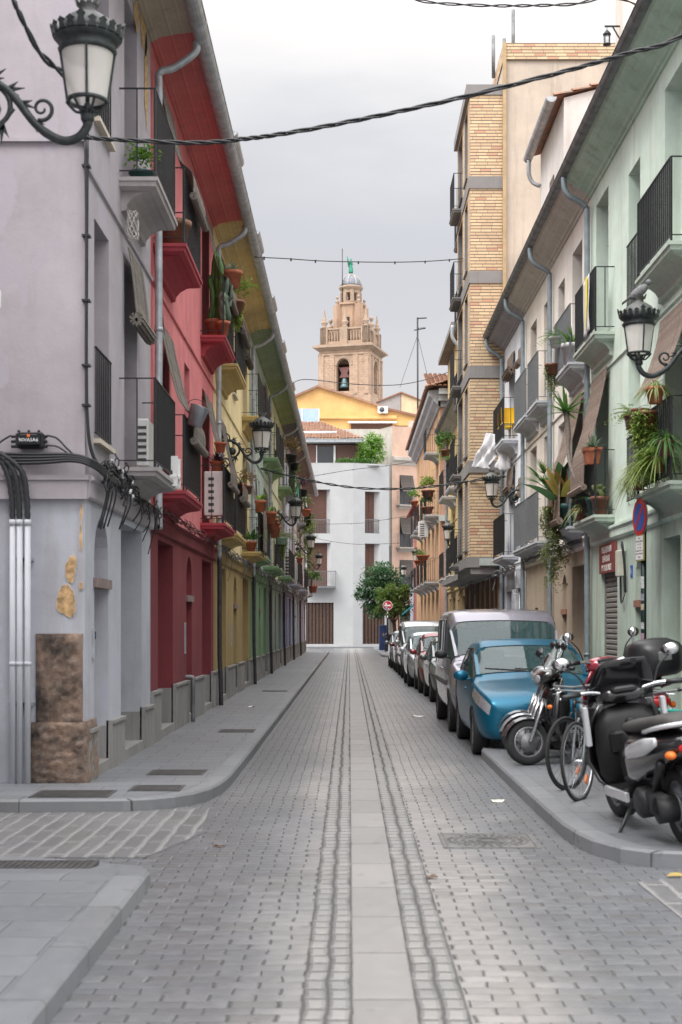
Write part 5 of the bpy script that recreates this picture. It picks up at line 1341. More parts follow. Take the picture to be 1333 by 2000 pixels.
# ================================================================ cables
def cable(pts, r, label, n=10, strands=1, mat=CABLE, name="cable", clips=0):
    P = smoothpts(pts, n); q = MB()
    if strands == 1: q.tube(P, r, 6)
    else:
        for s in range(strands):
            out = []
            for i, p in enumerate(P):
                a = i * .85 + s * 2 * pi / strands + .4 * sin(i * .37); out.append(p + Vector((0, cos(a), sin(a))) * r * 1.05)
            q.tube(out, r * .72, 6)
    for k in range(clips):
        p = P[int((k + .7) / (clips + .3) * (len(P) - 1))]; q.box(p.x - .018, p.x + .018, p.y - .018, p.y + .018, p.z - .05, p.z + .015)
    return tag(q.build(name, mat), label, "cable")
def at(px, py, d): return ((px - 683) / 2778 * d, d, 1.7 + (1222 - py) / 2778 * d)
cable([(-2.66, 14.25, 6.62), at(170, 268, 14.2), at(240, 273, 14.15), at(380, 279, 14.05), at(470, 272, 13.95), at(560, 260, 13.85), at(700, 234, 13.7), at(890, 193, 13.5), at(1100, 140, 13.3), at(1230, 103, 13.2), at(1333, 70, 13.1), (4.2, 12.95, 7.75)], .0145, "thick twisted black cable sagging across the whole street", 8, 3)
cable([(-2.7, 20, 11.2), at(700, -40, 22), at(815, 0, 22), at(930, 10, 22), at(1020, 11, 22), at(1120, 8, 22), at(1215, -2, 22), (5.6, 23, 11.2)], .016, "twisted cable crossing the white sky above the brick bay", 8, 2)
cable([at(498, 502, 30), at(560, 505, 32), at(640, 510, 34), at(760, 512, 36), at(840, 510, 38), at(905, 505, 41)], .012, "thin string of festoon cable across the sky before the angel", 8, 1, clips=7)
cable([(-2.64, 42, 6.35), at(560, 928, 41.5), at(640, 945, 41), at(714, 954, 40.5), at(800, 954, 39.5), at(860, 948, 39), at(950, 935, 38.4), (RX, 38.2, 5.7)], .022, "black double cable sagging in front of the white end building", 8, 2)
cable([at(572, 748, 56), at(600, 741, 57), at(690, 750, 58), at(770, 752, 59), at(830, 742, 60), at(878, 726, 61)], .016, "thin black line crossing below the tower bells", 8, 1, clips=1)
cable([at(612, 930, 80), at(640, 925, 80), at(690, 917, 80), at(745, 911, 80), at(800, 903, 80)], .015, "faint festoon line near the parapet of the white building", 6, 1, clips=3)
cable([at(612, 1024, 84), at(700, 1022, 84), at(745, 1016, 84), at(840, 1000, 84)], .012, "faint festoon line at mid height of the white building", 6, 1, clips=2)
cable([at(615, 1050, 84), at(640, 1056, 84), at(700, 1063, 84), at(790, 1060, 84), at(830, 1056, 84)], .012, "faint festoon line below the middle windows of the white building", 6, 1, clips=2)
cable([at(1030, 508, 33), at(1090, 495, 29), at(1160, 486, 25.5), at(1240, 470, 22)], .008, "thin wire slung along the cream and green fronts", 6, 1, clips=1)
cable([at(27, 0, 9.6), at(45, 40, 9.7), at(80, 105, 9.9), at(130, 150, 10.1), at(150, 190, 10.2), at(172, 262, 14.1)], .018, "black cable running down to the nearest lantern", 6, 2)
# corner bundle of the lilac house
q = MB()
for k, (dx, r) in enumerate(((0, .016), (.025, .012), (-.02, .011), (.045, .009))):
    q.tube(smoothpts([(-2.64 + dx * .3, 14.28 - .03 + dx, 6.6), (-2.635, 14.26 + dx, 5.5), (-2.64, 14.27 + dx, 4.4), (-2.63, 14.28 + dx, 3.75), (-2.60, 14.34 + dx * 2, 3.45), (-2.52, 14.5 + dx * 3, 3.28), (-2.50, 14.9, 3.26)], 5), r, 6)
for z in (6.3, 5.6, 4.95, 4.3, 3.9): q.box(-2.68, -2.60, 14.23, 14.33, z, z + .02)
tag(q.build("cable_bundle", CABLE), "bundle of black cables clipped down the lilac house corner", "cable")
# trunk cables along the side street
q = MB()
for k in range(4): q.tube(smoothpts([(-8, 14.18 - .02 * k, 3.35 + .035 * k), (-4.5, 14.18 - .01 * k, 3.33 + .03 * k), (-3.2, 14.17, 3.32 + .03 * k), (-2.75, 14.16, 3.34 + .02 * k), (-2.55, 14.25, 3.28 + .02 * k), (-2.50, 14.8, 3.22 + .02 * k), (-2.52, 16, 3.26)], 6), .017, 6)
tag(q.build("trunk_cables", CABLE), "run of thick black trunk cables above the pale conduits", "cable")
CORR = simple("corrugated_black", (.02, .022, .026), .55, 0, .3, 60, .5)
for k, x in enumerate((-3.365, -3.295, -3.215)):
    t = thing("conduit", ("leftmost pale conduit pipe feeding cables up the lilac side wall", "middle pale conduit pipe of three on the lilac side wall", "pale conduit pipe nearest the bare brown stone")[k], "conduit", (x, 14.2, .12), 0, "pale conduits")
    q = MB(); q.tube([(x, 14.21, .12), (x, 14.21, 2.72)], .031, 10); q.tube([(x, 14.21, 2.70), (x, 14.21, 2.76)], .036, 10); q.tube([(x, 14.21, 1.3), (x, 14.21, 1.34)], .036, 10); q.build("pipe", simple("pale_conduit", (.48, .49, .53), .6, 0, .06, 3), t)
    q = MB(); P = smoothpts([(x, 14.21, 2.72), (x - .01, 14.20, 3.0), (x - .06, 14.18, 3.25), (x - .20 - .04 * k, 14.16, 3.42), (x - .5, 14.15, 3.46)], 8)
    q.tube(P, [.026 + .006 * (i % 2) for i in range(len(P))], 8); q.build("corrugated_tube", CORR, t)
    q = MB(); q.box(x - .05, x + .05, 14.22, 14.295, 2.35, 2.38); q.box(x - .05, x + .05, 14.22, 14.295, .9, .93); q.build("clamp", ZINC, t)
t = thing("junction_box", "black cable junction box with orange square mark on the lilac wall", "junction box", (-3.2, 14.2, 3.46))
q = MB(); q.bbox(-3.33, -3.05, 14.16, 14.295, 3.47, 3.63, .02); q.bbox(-3.30, -3.08, 14.13, 14.18, 3.485, 3.615, .02)
for z in (3.48, 3.53, 3.58):
    q.tube([(-3.38, 14.22, z + .01), (-3.02, 14.22, z + .01)], .014, 8)
for x in (-3.29, -3.19, -3.09): q.tube([(x, 14.15, 3.625), (x, 14.15, 3.645)], .014, 8)
q.build("case", BLK, t)
q = MB(); q.box(-3.205, -3.175, 14.1285, 14.131, 3.575, 3.605); q.build("square_mark", simple("orange_mark", (.7, .17, .05), .5), t)
text_mesh("lettering", "90VASA6", .05, simple("label_white", (.75, .75, .75), .5), t, Matrix(((1, 0, 0, -3.19 - t.location.x), (0, 0, -1, 14.1295 - t.location.y), (0, 1, 0, 3.545 - t.location.z), (0, 0, 0, 1))))
q = MB(); q.tube(smoothpts([(-3.02, 14.2, 3.6), (-2.92, 14.2, 3.57), (-2.82, 14.18, 3.47), (-2.7, 14.18, 3.36)], 5), .010, 6); q.tube(smoothpts([(-3.02, 14.2, 3.5), (-2.9, 14.18, 3.48), (-2.75, 14.18, 3.37)], 5), .009, 6); q.tube(smoothpts([(-3.38, 14.2, 3.6), (-3.5, 14.2, 3.52), (-3.56, 14.2, 3.4)], 5), .01, 6); q.build("lead", CABLE, t)
# tangled telephone wires along the left cornice
def tangle(y0, y1, z, n, label, mat=CABLE, x=LX + .12, amp=.10, r=.007, drops=0):
    rr = random.Random(int(y0 * 10)); q = MB()
    for k in range(n):
        P = []; y = y0 + rr.uniform(0, .4); o = rr.uniform(-.05, .05)
        while y < y1:
            P.append((x + rr.uniform(-.03, .05), y, z + o + rr.uniform(-amp, amp) * .5)); y += rr.uniform(.25, .7)
        if len(P) > 3: q.tube(smoothpts(P, 4), r * rr.uniform(.7, 1.5), 5)
    for k in range(n // 2):
        c = Vector((x + rr.uniform(0, .08), rr.uniform(y0, y1), z + rr.uniform(-amp, amp))); rad = rr.uniform(.05, .12); a0 = rr.uniform(0, 6)
        q.tube([c + Vector((.02 * sin(3 * a), rad * cos(a + a0), rad * 1.2 * sin(a + a0))) for a in [j * 2 * pi / 9 for j in range(11)]], r * .8, 5)
    for k in range(drops):
        y = rr.uniform(y0, y1); q.tube(smoothpts([(x + .02, y, z), (x + .04, y + .04, z - .2), (x - .05, y + .02, z - rr.uniform(.3, .6))], 4), r, 5)
    tag(q.build("wire_tangle", mat), label, "wires")
tangle(14.5, 17.0, 3.30, 26, "dense tangle of black wires under the lilac balcony", r=.010, amp=.16, drops=7)
q = MB(); rr = random.Random(12)
for k in range(14): c = Vector((LX + .14 + rr.uniform(0, .06), rr.uniform(14.7, 17.2), 3.3 + rr.uniform(-.14, .16))); q.bar(c, c + Vector((0, rr.uniform(-.09, .09), rr.uniform(-.05, .05))), .022)
tag(q.build("cable_joints", simple("pale_cable_joint", (.55, .56, .58), .5)), "pale cable joints and ties caught in the black wire tangle", "cable joints", kind="stuff")
tangle(16.8, 19.2, 3.20, 9, "loose wires hanging along the lilac cornice", drops=5)
tangle(19.2, 27.6, 3.26, 10, "dusty red-painted wires lying on the red cornice", simple("red_wire", (.16, .05, .055), .7), amp=.09)
tangle(27.9, 37.8, 3.24, 9, "brown tangle of wires on the yellow house cornice", DZINC, amp=.12, drops=4)
tangle(38, 55, 3.24, 10, "grey tangle of wires along the green cornices", DZINC, amp=.14, drops=6)
tangle(55, 85, 3.22, 12, "distant tangle of wires along the blue and mauve cornices", DZINC, amp=.18, r=.011, drops=9)
tangle(24.8, 33.8, 3.22, 5, "black wires sagging under the cream balconies", CABLE, RX - .12, .06)
tangle(34, 51, 3.1, 9, "wires bunched under the brick bay and white house", DZINC, RX - .3, .12, .012, 8)
q = MB(); rr = random.Random(5)
for k in range(7): q.tube([Vector((-2.52 + .06 * sin(a + k), 16.55 + .09 * cos(a * 1 + k * .9), 6.35 + .16 * sin(a + .2 * k))) for a in [j * .7 for j in range(10)]], .006, 5)
tag(q.build("coiled_wire", simple("pale_wire", (.45, .42, .40), .6)), "coil of pale wire hanging under the upper lilac balcony", "wires")
cable([(-2.6, 19.6, 6.2), (-2.58, 19.9, 5.6), (-2.6, 20.0, 5.1), (-2.58, 20.2, 4.4), (-2.6, 20.4, 3.6)], .01, "dark red wire hanging down the salmon wall", 6, 1, simple("red_wire", (.16, .05, .055), .7))
# ================================================================ signs
def disc(q, c, n, r, th, seg=28):
    n = Vector(n).normalized(); M = n.to_track_quat('Z', 'Y').to_matrix(); q.lathe([(r, 0), (r, th)], c, seg, M, False)
SGR = simple("sign_red_paint", (.50, .03, .035), .4, 0, .05); SGB = simple("sign_blue_paint", (.02, .10, .42), .4, 0, .05); SGW = simple("sign_white_paint", (.78, .78, .78), .4, 0, .04)
t = thing("parking_sign", "round no-parking sign over a small timetable plate on a stickered pole", "road sign", (3.93, 19.0, .12)); nrm = Vector((-sin(radians(81)), -cos(radians(81)), 0))
q = MB(); q.tube([(3.93, 19.0, .12), (3.93, 19.0, 3.42)], .038, 12); q.build("pole", simple("dark_green_pole", (.012, .03, .028), .45, .2), t)
c = Vector((3.93, 19.0, 3.15)) + nrm * .05
def disc_part(nm, mat, r, off, th): q = MB(); disc(q, c + nrm * off, nrm, r, th); q.build(nm, mat, t)
disc_part("rim", SGR, .25, 0, .012); disc_part("back_plate", ZINC, .252, -.015, .014); disc_part("blue_field", SGB, .188, .0125, .002)
sx_ = nrm.cross(Vector((0, 0, 1))).normalized()
q = MB(); dg = (sx_ * .7071 + Vector((0, 0, -.7071))) if True else 0; q.obox(c + nrm * .0165, dg, nrm, dg.cross(nrm), .187, .0015, .028); q.build("slash", SGR, t)
pc = Vector((3.93, 19.0, 2.74)) + nrm * .05
q = MB(); q.obox(pc, sx_, nrm, Vector((0, 0, 1)), .15, .008, .175); q.build("plate_rim", simple("olive_rim", (.34, .30, .10), .6), t)
q = MB(); q.obox(pc + nrm * .0095, sx_, nrm, Vector((0, 0, 1)), .132, .002, .158); q.build("plate", SGW, t)
MS = Matrix(((-sx_.x, 0, nrm.x, 0), (-sx_.y, 0, nrm.y, 0), (0, 1, 0, 0), (0, 0, 0, 1)))
for i, (z, txt, s) in enumerate(((.125, "VADO", .03), (.085, "DE LUNES A VIERNES", .027), (.045, "8H    14H", .03), (.0, "16H    20H", .03), (-.04, "SABADOS DE 8 A 14", .027), (-.08, "CARGA Y DESCARGA", .027), (-.125, "30 min", .036))):
    M_ = Matrix.Translation(pc + nrm * .0125 + Vector((0, 0, z)) - t.location) @ MS; text_mesh("lettering", txt, s, BLK, t, M_, .0005)
for k, (z, h, col) in enumerate(((2.28, .16, (.5, .52, .52)), (2.08, .09, (.25, .26, .3)), (1.95, .08, (.4, .35, .25)), (1.70, .09, (.4, .4, .42)), (1.55, .10, (.35, .22, .28)), (1.26, .11, (.45, .04, .035)), (1.12, .08, (.45, .47, .5)))):
    q = MB(); n = 8; a0 = pi * 1.0
    q.loft([[(3.93 + .0395 * cos(a0 + j * 1.5 / n), 19 + .0395 * sin(a0 + j * 1.5 / n), zz) for j in range(n + 1)] for zz in (z - h / 2, z + h / 2)], False); q.build("sticker", simple("sticker_%d" % k, col, .6, 0, .3, 40), t)
t = thing("no_entry_sign", "round red no-entry sign with white bar and stickers before the tree", "road sign", (2.36, 88, .12)); c = Vector((2.36, 87.9, 2.95)); nrm = Vector((0, -1, 0))
q = MB(); q.tube([(2.36, 88, .12), (2.36, 88, 3.2)], .07, 10); q.build("pole", simple("dark_pole", (.02, .022, .03), .5), t)
disc_part("rim", SGW, .30, 0, .012); disc_part("red_field", SGR, .27, .013, .003)
q = MB(); q.box(2.36 - .2, 2.36 + .2, 87.876, 87.88, 2.90, 3.0); q.build("bar", SGW, t)
q = MB(); q.box(2.21, 2.31, 87.874, 87.878, 3.0, 3.11); q.box(2.38, 2.46, 87.874, 87.878, 2.72, 2.77); q.build("sticker", SGW, t)
q = MB(); q.lathe([(.07, 0), (.07, .004)], (2.29, 87.88, 2.78), 10, Matrix.Rotation(pi / 2, 3, 'X')); q.build("sticker", simple("sky_blue_sticker", (.1, .4, .7), .5), t)
for z in (2.45, 2.2): q = MB(); q.box(2.33, 2.39, 87.925, 87.93, z, z + .12); q.build("sticker", SGW, t)
t = thing("street_cabinet", "dark blue street cabinet on the far pavement corner", "cabinet", (2.18, 92, .12))
q = MB(); q.bbox(1.92, 2.46, 91.8, 92.3, .12, 1.75, .03); q.build("case", simple("navy_paint", (.012, .03, .10), .5, 0, .2, 3), t)
q = MB(); q.box(1.97, 2.41, 91.785, 91.80, .5, 1.7); q.build("door", simple("navy_paint2", (.016, .04, .13), .5), t)
q = MB(); q.prism([(2.2, 91.782, 1.25), (2.28, 91.782, 1.12), (2.2, 91.782, .99), (2.12, 91.782, 1.12)], (0, .003, 0)); q.build("diamond_mark", simple("brown_mark", (.3, .2, .06), .5), t)
for i, (x, y) in enumerate(((2.62, 90.5), (2.75, 86.5))):
    t = thing("litter_bin" if i == 0 else "bollard", "dark grey wheeled bin beside the blue cabinet" if i == 0 else "dark iron bollard at the pavement edge by the last parked car", "bin" if i == 0 else "bollard", (x, y, .12))
    if i == 0:
        q = MB(); q.loft([[(x - a, y - b, z), (x + a, y - b, z), (x + a, y + b, z), (x - a, y + b, z)] for a, b, z in ((.22, .25, .2), (.3, .32, 1.1))], True, True); q.build("body", BLK, t)
        q = MB(); q.bbox(x - .33, x + .33, y - .36, y + .36, 1.1, 1.22, .03); q.build("lid", DZINC, t)
        for s in (-1, 1): q = MB(); q.lathe([(.1, -.03), (.1, .03)], (x + s * .26, y + .25, .22), 12, Matrix.Rotation(pi / 2, 3, 'Y')); q.build("wheel", RUBBER, t)
    else:
        q = MB(); q.lathe([(.06, .12), (.06, .16), (.045, .2), (.04, .9), (.055, .93), (.05, 1.0), (.02, 1.04)], (x - .55, y, 0), 12); q.build("post", IRON, t)
q = MB(); q.box(2.3, 2.5, 96, 96.1, 2, 2.1) if False else None
# electrical boxes on the right fronts
t = thing("meter_box", "cream meter box with hanging wires beside the hairdresser sign", "meter box", (RX - .05, 21.7, 2.55))
q = MB(); q.bbox(RX - .12, RX - .002, 21.62, 21.84, 2.45, 2.85, .012); q.build("case", simple("cream_box", (.5, .5, .42), .6), t)
q = MB()
for k in range(4): q.tube(smoothpts([(RX - .06, 21.68 + .03 * k, 2.45), (RX - .05, 21.7 + .03 * k, 2.2 - .03 * k), (RX - .06, 21.62, 2.05), (RX - .03, 21.5, 2.2)], 5), .008, 5)
q.tube(smoothpts([(RX - .06, 21.6, 2.9), (RX - .08, 21.5, 2.95), (RX - .05, 21.45, 2.6), (RX - .04, 21.45, 2.2)], 5), .02, 6); q.build("lead", CABLE, t)
for i, (y, z, w, h) in enumerate(((34.4, 2.6, .4, .5), (34.9, 1.9, .25, .6), (35.3, 2.3, .2, .3))):
    t = thing("meter_box", ("large pale meter box under the white balcony", "tall narrow conduit box on the white house", "small grey box near the white house door")[i], "meter box", (RX, y, z))
    q = MB(); q.bbox(RX - .14, RX - .002, y, y + w, z, z + h, .012); q.build("case", simple("pale_box", (.45, .47, .5), .6), t); q = MB(); q.tube([(RX - .06, y + w / 2, z + h), (RX - .06, y + w / 2, 3.05)], .03, 6); q.tube([(RX - .06, y + w / 2, z), (RX - .06, y + w / 2, .8)], .02, 6); q.build("conduit", ZINC, t)
t = thing("letter_plate", "small metal intercom plate beside the lilac arched door", "intercom", (LX, 14.72, 1.45)); q = MB(); q.box(LX + .001, LX + .03, 14.68, 14.75, 1.36, 1.66); q.build("plate", ZINC, t)
q = MB(); q.box(LX + .03, LX + .034, 14.69, 14.74, 1.56, 1.64); q.build("grille", BLK, t)
for y, h, X_, lab in ((22.9, .5, LX, "long metal letterbox plate by the red arched door"), (20.95, .4, RX - .02, "narrow metal letterbox on the pale green wall"), (31.9, .5, LX, "metal letterbox plate on the ochre wall by its arch")):
    t = thing("letterbox", lab, "letterbox", (X_, y, 1.3)); q = MB(); q.box(X_ + .001 - .01, X_ + .022, y, y + .07, 1.25, 1.25 + h); q.build("plate", ZINC, t); q = MB(); q.box(X_ - .014, X_ + .026, y + .015, y + .055, 1.3 + h * .7, 1.31 + h * .7); q.build("slot", BLK, t)
t = thing("number_plate", "small dark blue house number tile on the pale green wall", "house number", (RX, 21.15, 2.5)); q = MB(); q.box(RX - .012, RX - .001, 21.08, 21.22, 2.42, 2.6); q.build("tile", SGB, t)
text_mesh("lettering", "6", .13, SGW, t, Matrix(((0, 0, -1, -.0125), (-1, 0, 0, 0), (0, 1, 0, .01), (0, 0, 0, 1))), .0008)
# antenna mast against the sky
t = thing("antenna", "tall thin television antenna mast right of the bell tower", "antenna", (X(816, 84), 84, 9)); d = 84
q = MB(); q.tube([(X(817, d), d, 9.0), (X(816, d), d, hz(620, d))], .05, 6); q.build("mast", IRON, t)
q = MB(); q.bar((X(815, d), d, hz(622, d)), (X(834, d), d, hz(621, d)), .06); q.bar((X(809, d), d, hz(645, d)), (X(832, d), d, hz(641, d)), .05)
for k in range(5): q.bar((X(818 + 3 * k, d), d - .25, hz(642 - .4 * k, d)), (X(818 + 3 * k, d), d + .25, hz(642 - .4 * k, d)), .03)
q.build("aerial", IRON, t)
q = MB(); q.tube([(X(816, d), d, hz(655, d)), (X(786, d), d + 4, hz(735, d))], .012, 4); q.tube([(X(816, d), d, hz(655, d)), (X(845, d), d + 1, hz(760, d))], .012, 4); q.build("guy_wire", IRON, t)
# ================================================================ plants, pots and balcony things
LEAF = {
 'fresh': leafmat("leaf_fresh", (.07, .13, .025), (.15, .22, .05)),
 'green': leafmat("leaf_green", (.05, .13, .03), (.11, .22, .05)), 'dark': leafmat("leaf_dark", (.02, .062, .026), (.06, .135, .045)),
 'lime': leafmat("leaf_lime", (.13, .22, .035), (.26, .34, .07)), 'bright': leafmat("leaf_bright", (.07, .19, .02), (.20, .36, .05)),
 'dry': leafmat("leaf_dry", (.16, .11, .05), (.30, .21, .09)), 'grey': leafmat("leaf_grey", (.09, .14, .10), (.18, .23, .15)),
 'purple': leafmat("leaf_purple", (.09, .04, .09), (.15, .09, .13)), 'olive': leafmat("leaf_olive", (.12, .16, .05), (.24, .27, .10)),
 'orange': leafmat("leaf_orange", (.30, .11, .03), (.18, .20, .04)), 'spider': leafmat("leaf_spider", (.16, .24, .06), (.38, .42, .18))}
PBR = random.Random(21)
def leaf(q, p, d, L, w, bend=.3, up=Vector((0, 0, 1))):
    d = Vector(d).normalized(); s = d.cross(up)
    if s.length < .05: s = Vector((1, 0, 0))
    s.normalize(); p = Vector(p); m = p + d * L * .5 + Vector((0, 0, L * .08)); e = p + d * L - Vector((0, 0, L * bend))
    i = len(q.v); q.v += [tuple(x) for x in (p, m + s * w, e, m - s * w)]; q._f((i, i + 1, i + 2, i + 3))
def blade(q, p, d, L, w, droop=.6, n=4):
    d = Vector(d).normalized(); s = d.cross(Vector((0, 0, 1)))
    if s.length < .05: s = Vector((1, 0, 0))
    s.normalize(); P = [Vector(p) + d * (L * k / n) - Vector((0, 0, droop * L * (k / n) ** 2)) for k in range(n + 1)]
    i = len(q.v)
    for k, x in enumerate(P):
        ww = w * (1 - (k / n) ** 2 * .95); q.v += [tuple(x - s * ww), tuple(x + s * ww)]
    for k in range(n): a = i + 2 * k; q._f((a, a + 1, a + 3, a + 2))
def rdir(r, zmin=-.2, zmax=1):
    a = r.uniform(0, 2 * pi); z = r.uniform(zmin, zmax); h = sqrt(max(0, 1 - z * z)); return Vector((h * cos(a), h * sin(a), z))
def foliage(q, kind, c, s, r, n=1.0):
    c = Vector(c)
    if kind == 'bush':
        for k in range(int(130 * n)):
            d = rdir(r, -.5); p = c + Vector((0, 0, s * .55)) + Vector((d.x, d.y, d.z * .9)) * s * .6 * r.uniform(.3, 1) ; leaf(q, p, rdir(r, -.4), s * r.uniform(.14, .26), s * .06)
    elif kind == 'spiky':
        for k in range(int(26 * n)): d = rdir(r, .25, 1); blade(q, c, d, s * r.uniform(.6, 1.0), s * .045, .25)
    elif kind == 'spider':
        for k in range(int(46 * n)): d = rdir(r, .05, 1); blade(q, c, d, s * r.uniform(.4, .85), s * .020, r.uniform(.6, 1.2), 5)
    elif kind == 'trail':
        for k in range(int(20 * n)):
            a = r.uniform(0, 6.28); x = c + Vector((cos(a), sin(a), 0)) * s * r.uniform(.02, .2); L = s * r.uniform(.4, 1.3); z = 0
            while z < L:
                p = x + Vector((.06 * s * sin(z * 9 + a), .06 * s * cos(z * 7 + a), -z)); leaf(q, p, rdir(r, -.5, .5), min(s * .14, .085) * r.uniform(.6, 1.2), min(s * .03, .016)); z += min(s * .05, .030)
    elif kind == 'cactus':
        pass
    elif kind == 'fern':
        for k in range(int(18 * n)):
            d = rdir(r, .2, .9); L = s * r.uniform(.7, 1.1)
            for j in range(9):
                t = j / 9; p = c + d * L * t - Vector((0, 0, .55 * L * t * t)); sd = d.cross(Vector((0, 0, 1))).normalized()
                for w in (-1, 1): leaf(q, p, sd * w + d * .4, s * .16 * (1 - t * .6), s * .025)
    elif kind == 'palm':
        for k in range(int(9 * n)):
            d = rdir(r, .2, .9); e = c + d * s * .55; sd = d.cross(Vector((0, 0, 1))).normalized(); u = sd.cross(d)
            for j in range(13):
                a = -1.1 + 2.2 * j / 12; blade(q, e, d * cos(a) + sd * sin(a), s * .55, s * .022, .15, 3)
            q.tube([c, e], s * .012, 4)
    elif kind == 'canna':
        for k in range(int(9 * n)):
            d = rdir(r, .5, 1); L = s * r.uniform(.7, 1.1); blade(q, c + d * s * .2, d, L * .7, s * .13, .25, 5)
def pot_mesh(q, c, r, h, square=False):
    n = 4 if square else 16
    q.lathe([(r * .68, 0), (r * .9, h * .78), (r, h * .78), (r * 1.04, h), (r * .9, h), (r * .88, h * .9)], c, n, None, not square, pi / 4 if square else 0)
def potted(loc, kind, leafm, s, label, pot=TERRA, pr=.14, ph=.24, n=1.0, cat="potted plant", group=None, square=False, name="potted_plant"):
    t = thing(name, label, cat, loc, 0, group); r = random.Random(hash(label) % 1000 if False else sum(map(ord, label)))
    q = MB(); pot_mesh(q, loc, pr, ph, square); q.build("pot", pot, t)
    top = (loc[0], loc[1], loc[2] + ph * .92); q = MB()
    if kind == 'cactus':
        q.smooth = True
        for k in range(int(5 * n)):
            x, y = top[0] + r.uniform(-.6, .6) * pr, top[1] + r.uniform(-.6, .6) * pr; h = s * r.uniform(.5, 1); L = 6
            P = [(x + .03 * sin(j + k) , y + .03 * cos(j * 1.3 + k), top[2] + h * j / L) for j in range(L + 1)]; q.tube(P, [.045 + .012 * (j % 2) for j in range(L)] + [.02], 7)
            if k % 2: q.tube([P[3], (P[3][0] + .1, P[3][1], P[3][2] + .06), (P[3][0] + .11, P[3][1], P[3][2] + .35 * h)], [.03, .035, .02], 6)
    else: foliage(q, kind, top, s, r, n * (1.4 if kind == 'spider' else 1))
    q.build("foliage", LEAF[leafm], t); return t
f2, f1 = Z2, Z1
XL = LX + .45
G_L = "potted plants on the left balconies"; G_R = "potted plants on the right balconies"
GRP = simple("green_plastic", (.03, .16, .06), .5); DKG = simple("dark_green_plastic", (.01, .06, .05), .5); WPOT = simple("white_pot", (.55, .55, .57), .6); TERD = simple("brown_glazed", (.16, .055, .03), .4)
potted((LX + .22, 16.7, f2), 'bush', 'bright', .34, "fresh green bushy herb on the upper lilac balcony", DKG, .15, .12, 1.4, group=G_L)
potted((LX + .24, 19.6, f2), 'spiky', 'green', .12, "wide green-rimmed terracotta tub on the upper red balcony", simple("green_rim_tub", (.20, .10, .06), .7), .24, .36, .6, group=G_L)
potted((LX + .22, 25.75, f2), 'cactus', 'green', 1.35, "tall columnar cactus in a terracotta pot on the upper red balcony", TERRA, .17, .33, 1.3, group=G_L)
potted((LX + .40, 25.5, f2), 'cactus', 'grey', .9, "second columnar cactus leaning at the corner of the red balcony", TERRA, .12, .25, .8, group=G_L)
potted((LX + .52, 25.9, f2 + .95), 'spiky', 'grey', .34, "bright terracotta pot with aloes hung outside the upper red railing", TERRA, .19, .30, 2.2, group=G_L)
potted((LX + .52, 26.9, f2 + .70), 'trail', 'lime', .45, "trailing lime plant hung from the upper red railing", TERD, .16, .24, 2.2, group=G_L)
potted((LX + .50, 27.6, f2 + .85), 'bush', 'lime', .55, "yellow-green spreading bush beside the yellow eaves", TERD, .14, .22, 1.2, group=G_L)
potted((LX + .26, 25.8, f1 + .93), 'spiky', 'purple', .42, "purple spiky plant on top of the red balcony air conditioner", TERRA, .13, .2, 1.6, group=G_L)
potted((LX + .35, 25.45, f1 + 1.25), 'spiky', 'dry', .10, "empty-looking terracotta pot fixed high by the red railing", TERRA, .11, .18, .4, group=G_L)
potted((LX + .45, 29.3, f1 + .9), 'spiky', 'olive', .28, "small terracotta pot with drying plant on the yellow railing", TERRA, .10, .18, 1, group=G_L)
potted((LX + .48, 30.3, f1 + .95), 'bush', 'dry', .34, "dried brown bush on the first yellow railing", TERD, .12, .18, 1, group=G_L)
potted((LX + .22, 35.3, f1), 'canna', 'green', .55, "broad-leaved green plant in a small pot on the second yellow balcony", TERRA, .15, .24, 1.4, group=G_L)
potted((LX + .40, 36.4, f1 + .5), 'trail', 'lime', .6, "drooping pale fern behind the yellow balcony blind", TERRA, .12, .18, 1.4, group=G_L)
potted((LX + .47, 35.0, f1 + .95), 'canna', 'bright', .35, "leafy plant in a terracotta pot on the yellow balcony rail", TERRA, .14, .28, 1, group=G_L)
for i, (y, z, k, m, s, lab) in enumerate(((38.6, .92, 'canna', 'bright', .3, "terracotta pot with one bright leaf on the mint railing"), (39.4, .80, 'spiky', 'dry', .25, "red pot with withered spikes on the mint railing"), (40.1, .75, 'spiky', 'grey', .5, "wide terracotta pot with tall thin cactus on the mint railing"), (40.8, .68, 'bush', 'green', .3, "dusty pot low on the mint railing"))):
    potted((LX + .52, y, f1 + z), k, m, s, lab, TERRA, .17, .32, 1.2, group=G_L)
potted((LX + .55, 44.2, f1 + .68), 'fern', 'olive', .75, "fern overflowing a green and white planter on the mint house", simple("green_white_planter", (.35, .48, .36), .5), .20, .22, 2, group=G_L)
potted((LX + .55, 45.1, f1 + .75), 'trail', 'lime', .55, "yellowish trailing plant next to the green and white planter", GRP, .16, .2, 1.5, group=G_L)
potted((LX + .5, 53.2, f2 + .9), 'bush', 'dry', .65, "dry ochre bush on the upper yellow-green railing", BLK, .22, .3, 1.6, group=G_L)
potted((LX + .5, 54.5, f2 + .75), 'trail', 'green', 1.1, "green vine trailing down from the upper yellow-green railing", BLK, .22, .3, 1.8, group=G_L)
potted((LX + .5, 66.2, f2 + .8), 'bush', 'purple', .55, "dark purple plant in a black pot on the pale grey railing", BLK, .22, .35, 1.2, group=G_L)
potted((LX + .5, 70.2, f2 + .2), 'bush', 'olive', .7, "reddish olive bush on the pale grey balcony", TERRA, .25, .35, 1.4, group=G_L)
potted((LX + .52, 72.5, f2 - .1), 'trail', 'lime', 2.4, "long yellow-green vine hanging down the pale grey house", BLK, .2, .3, 2.2, group=G_L)
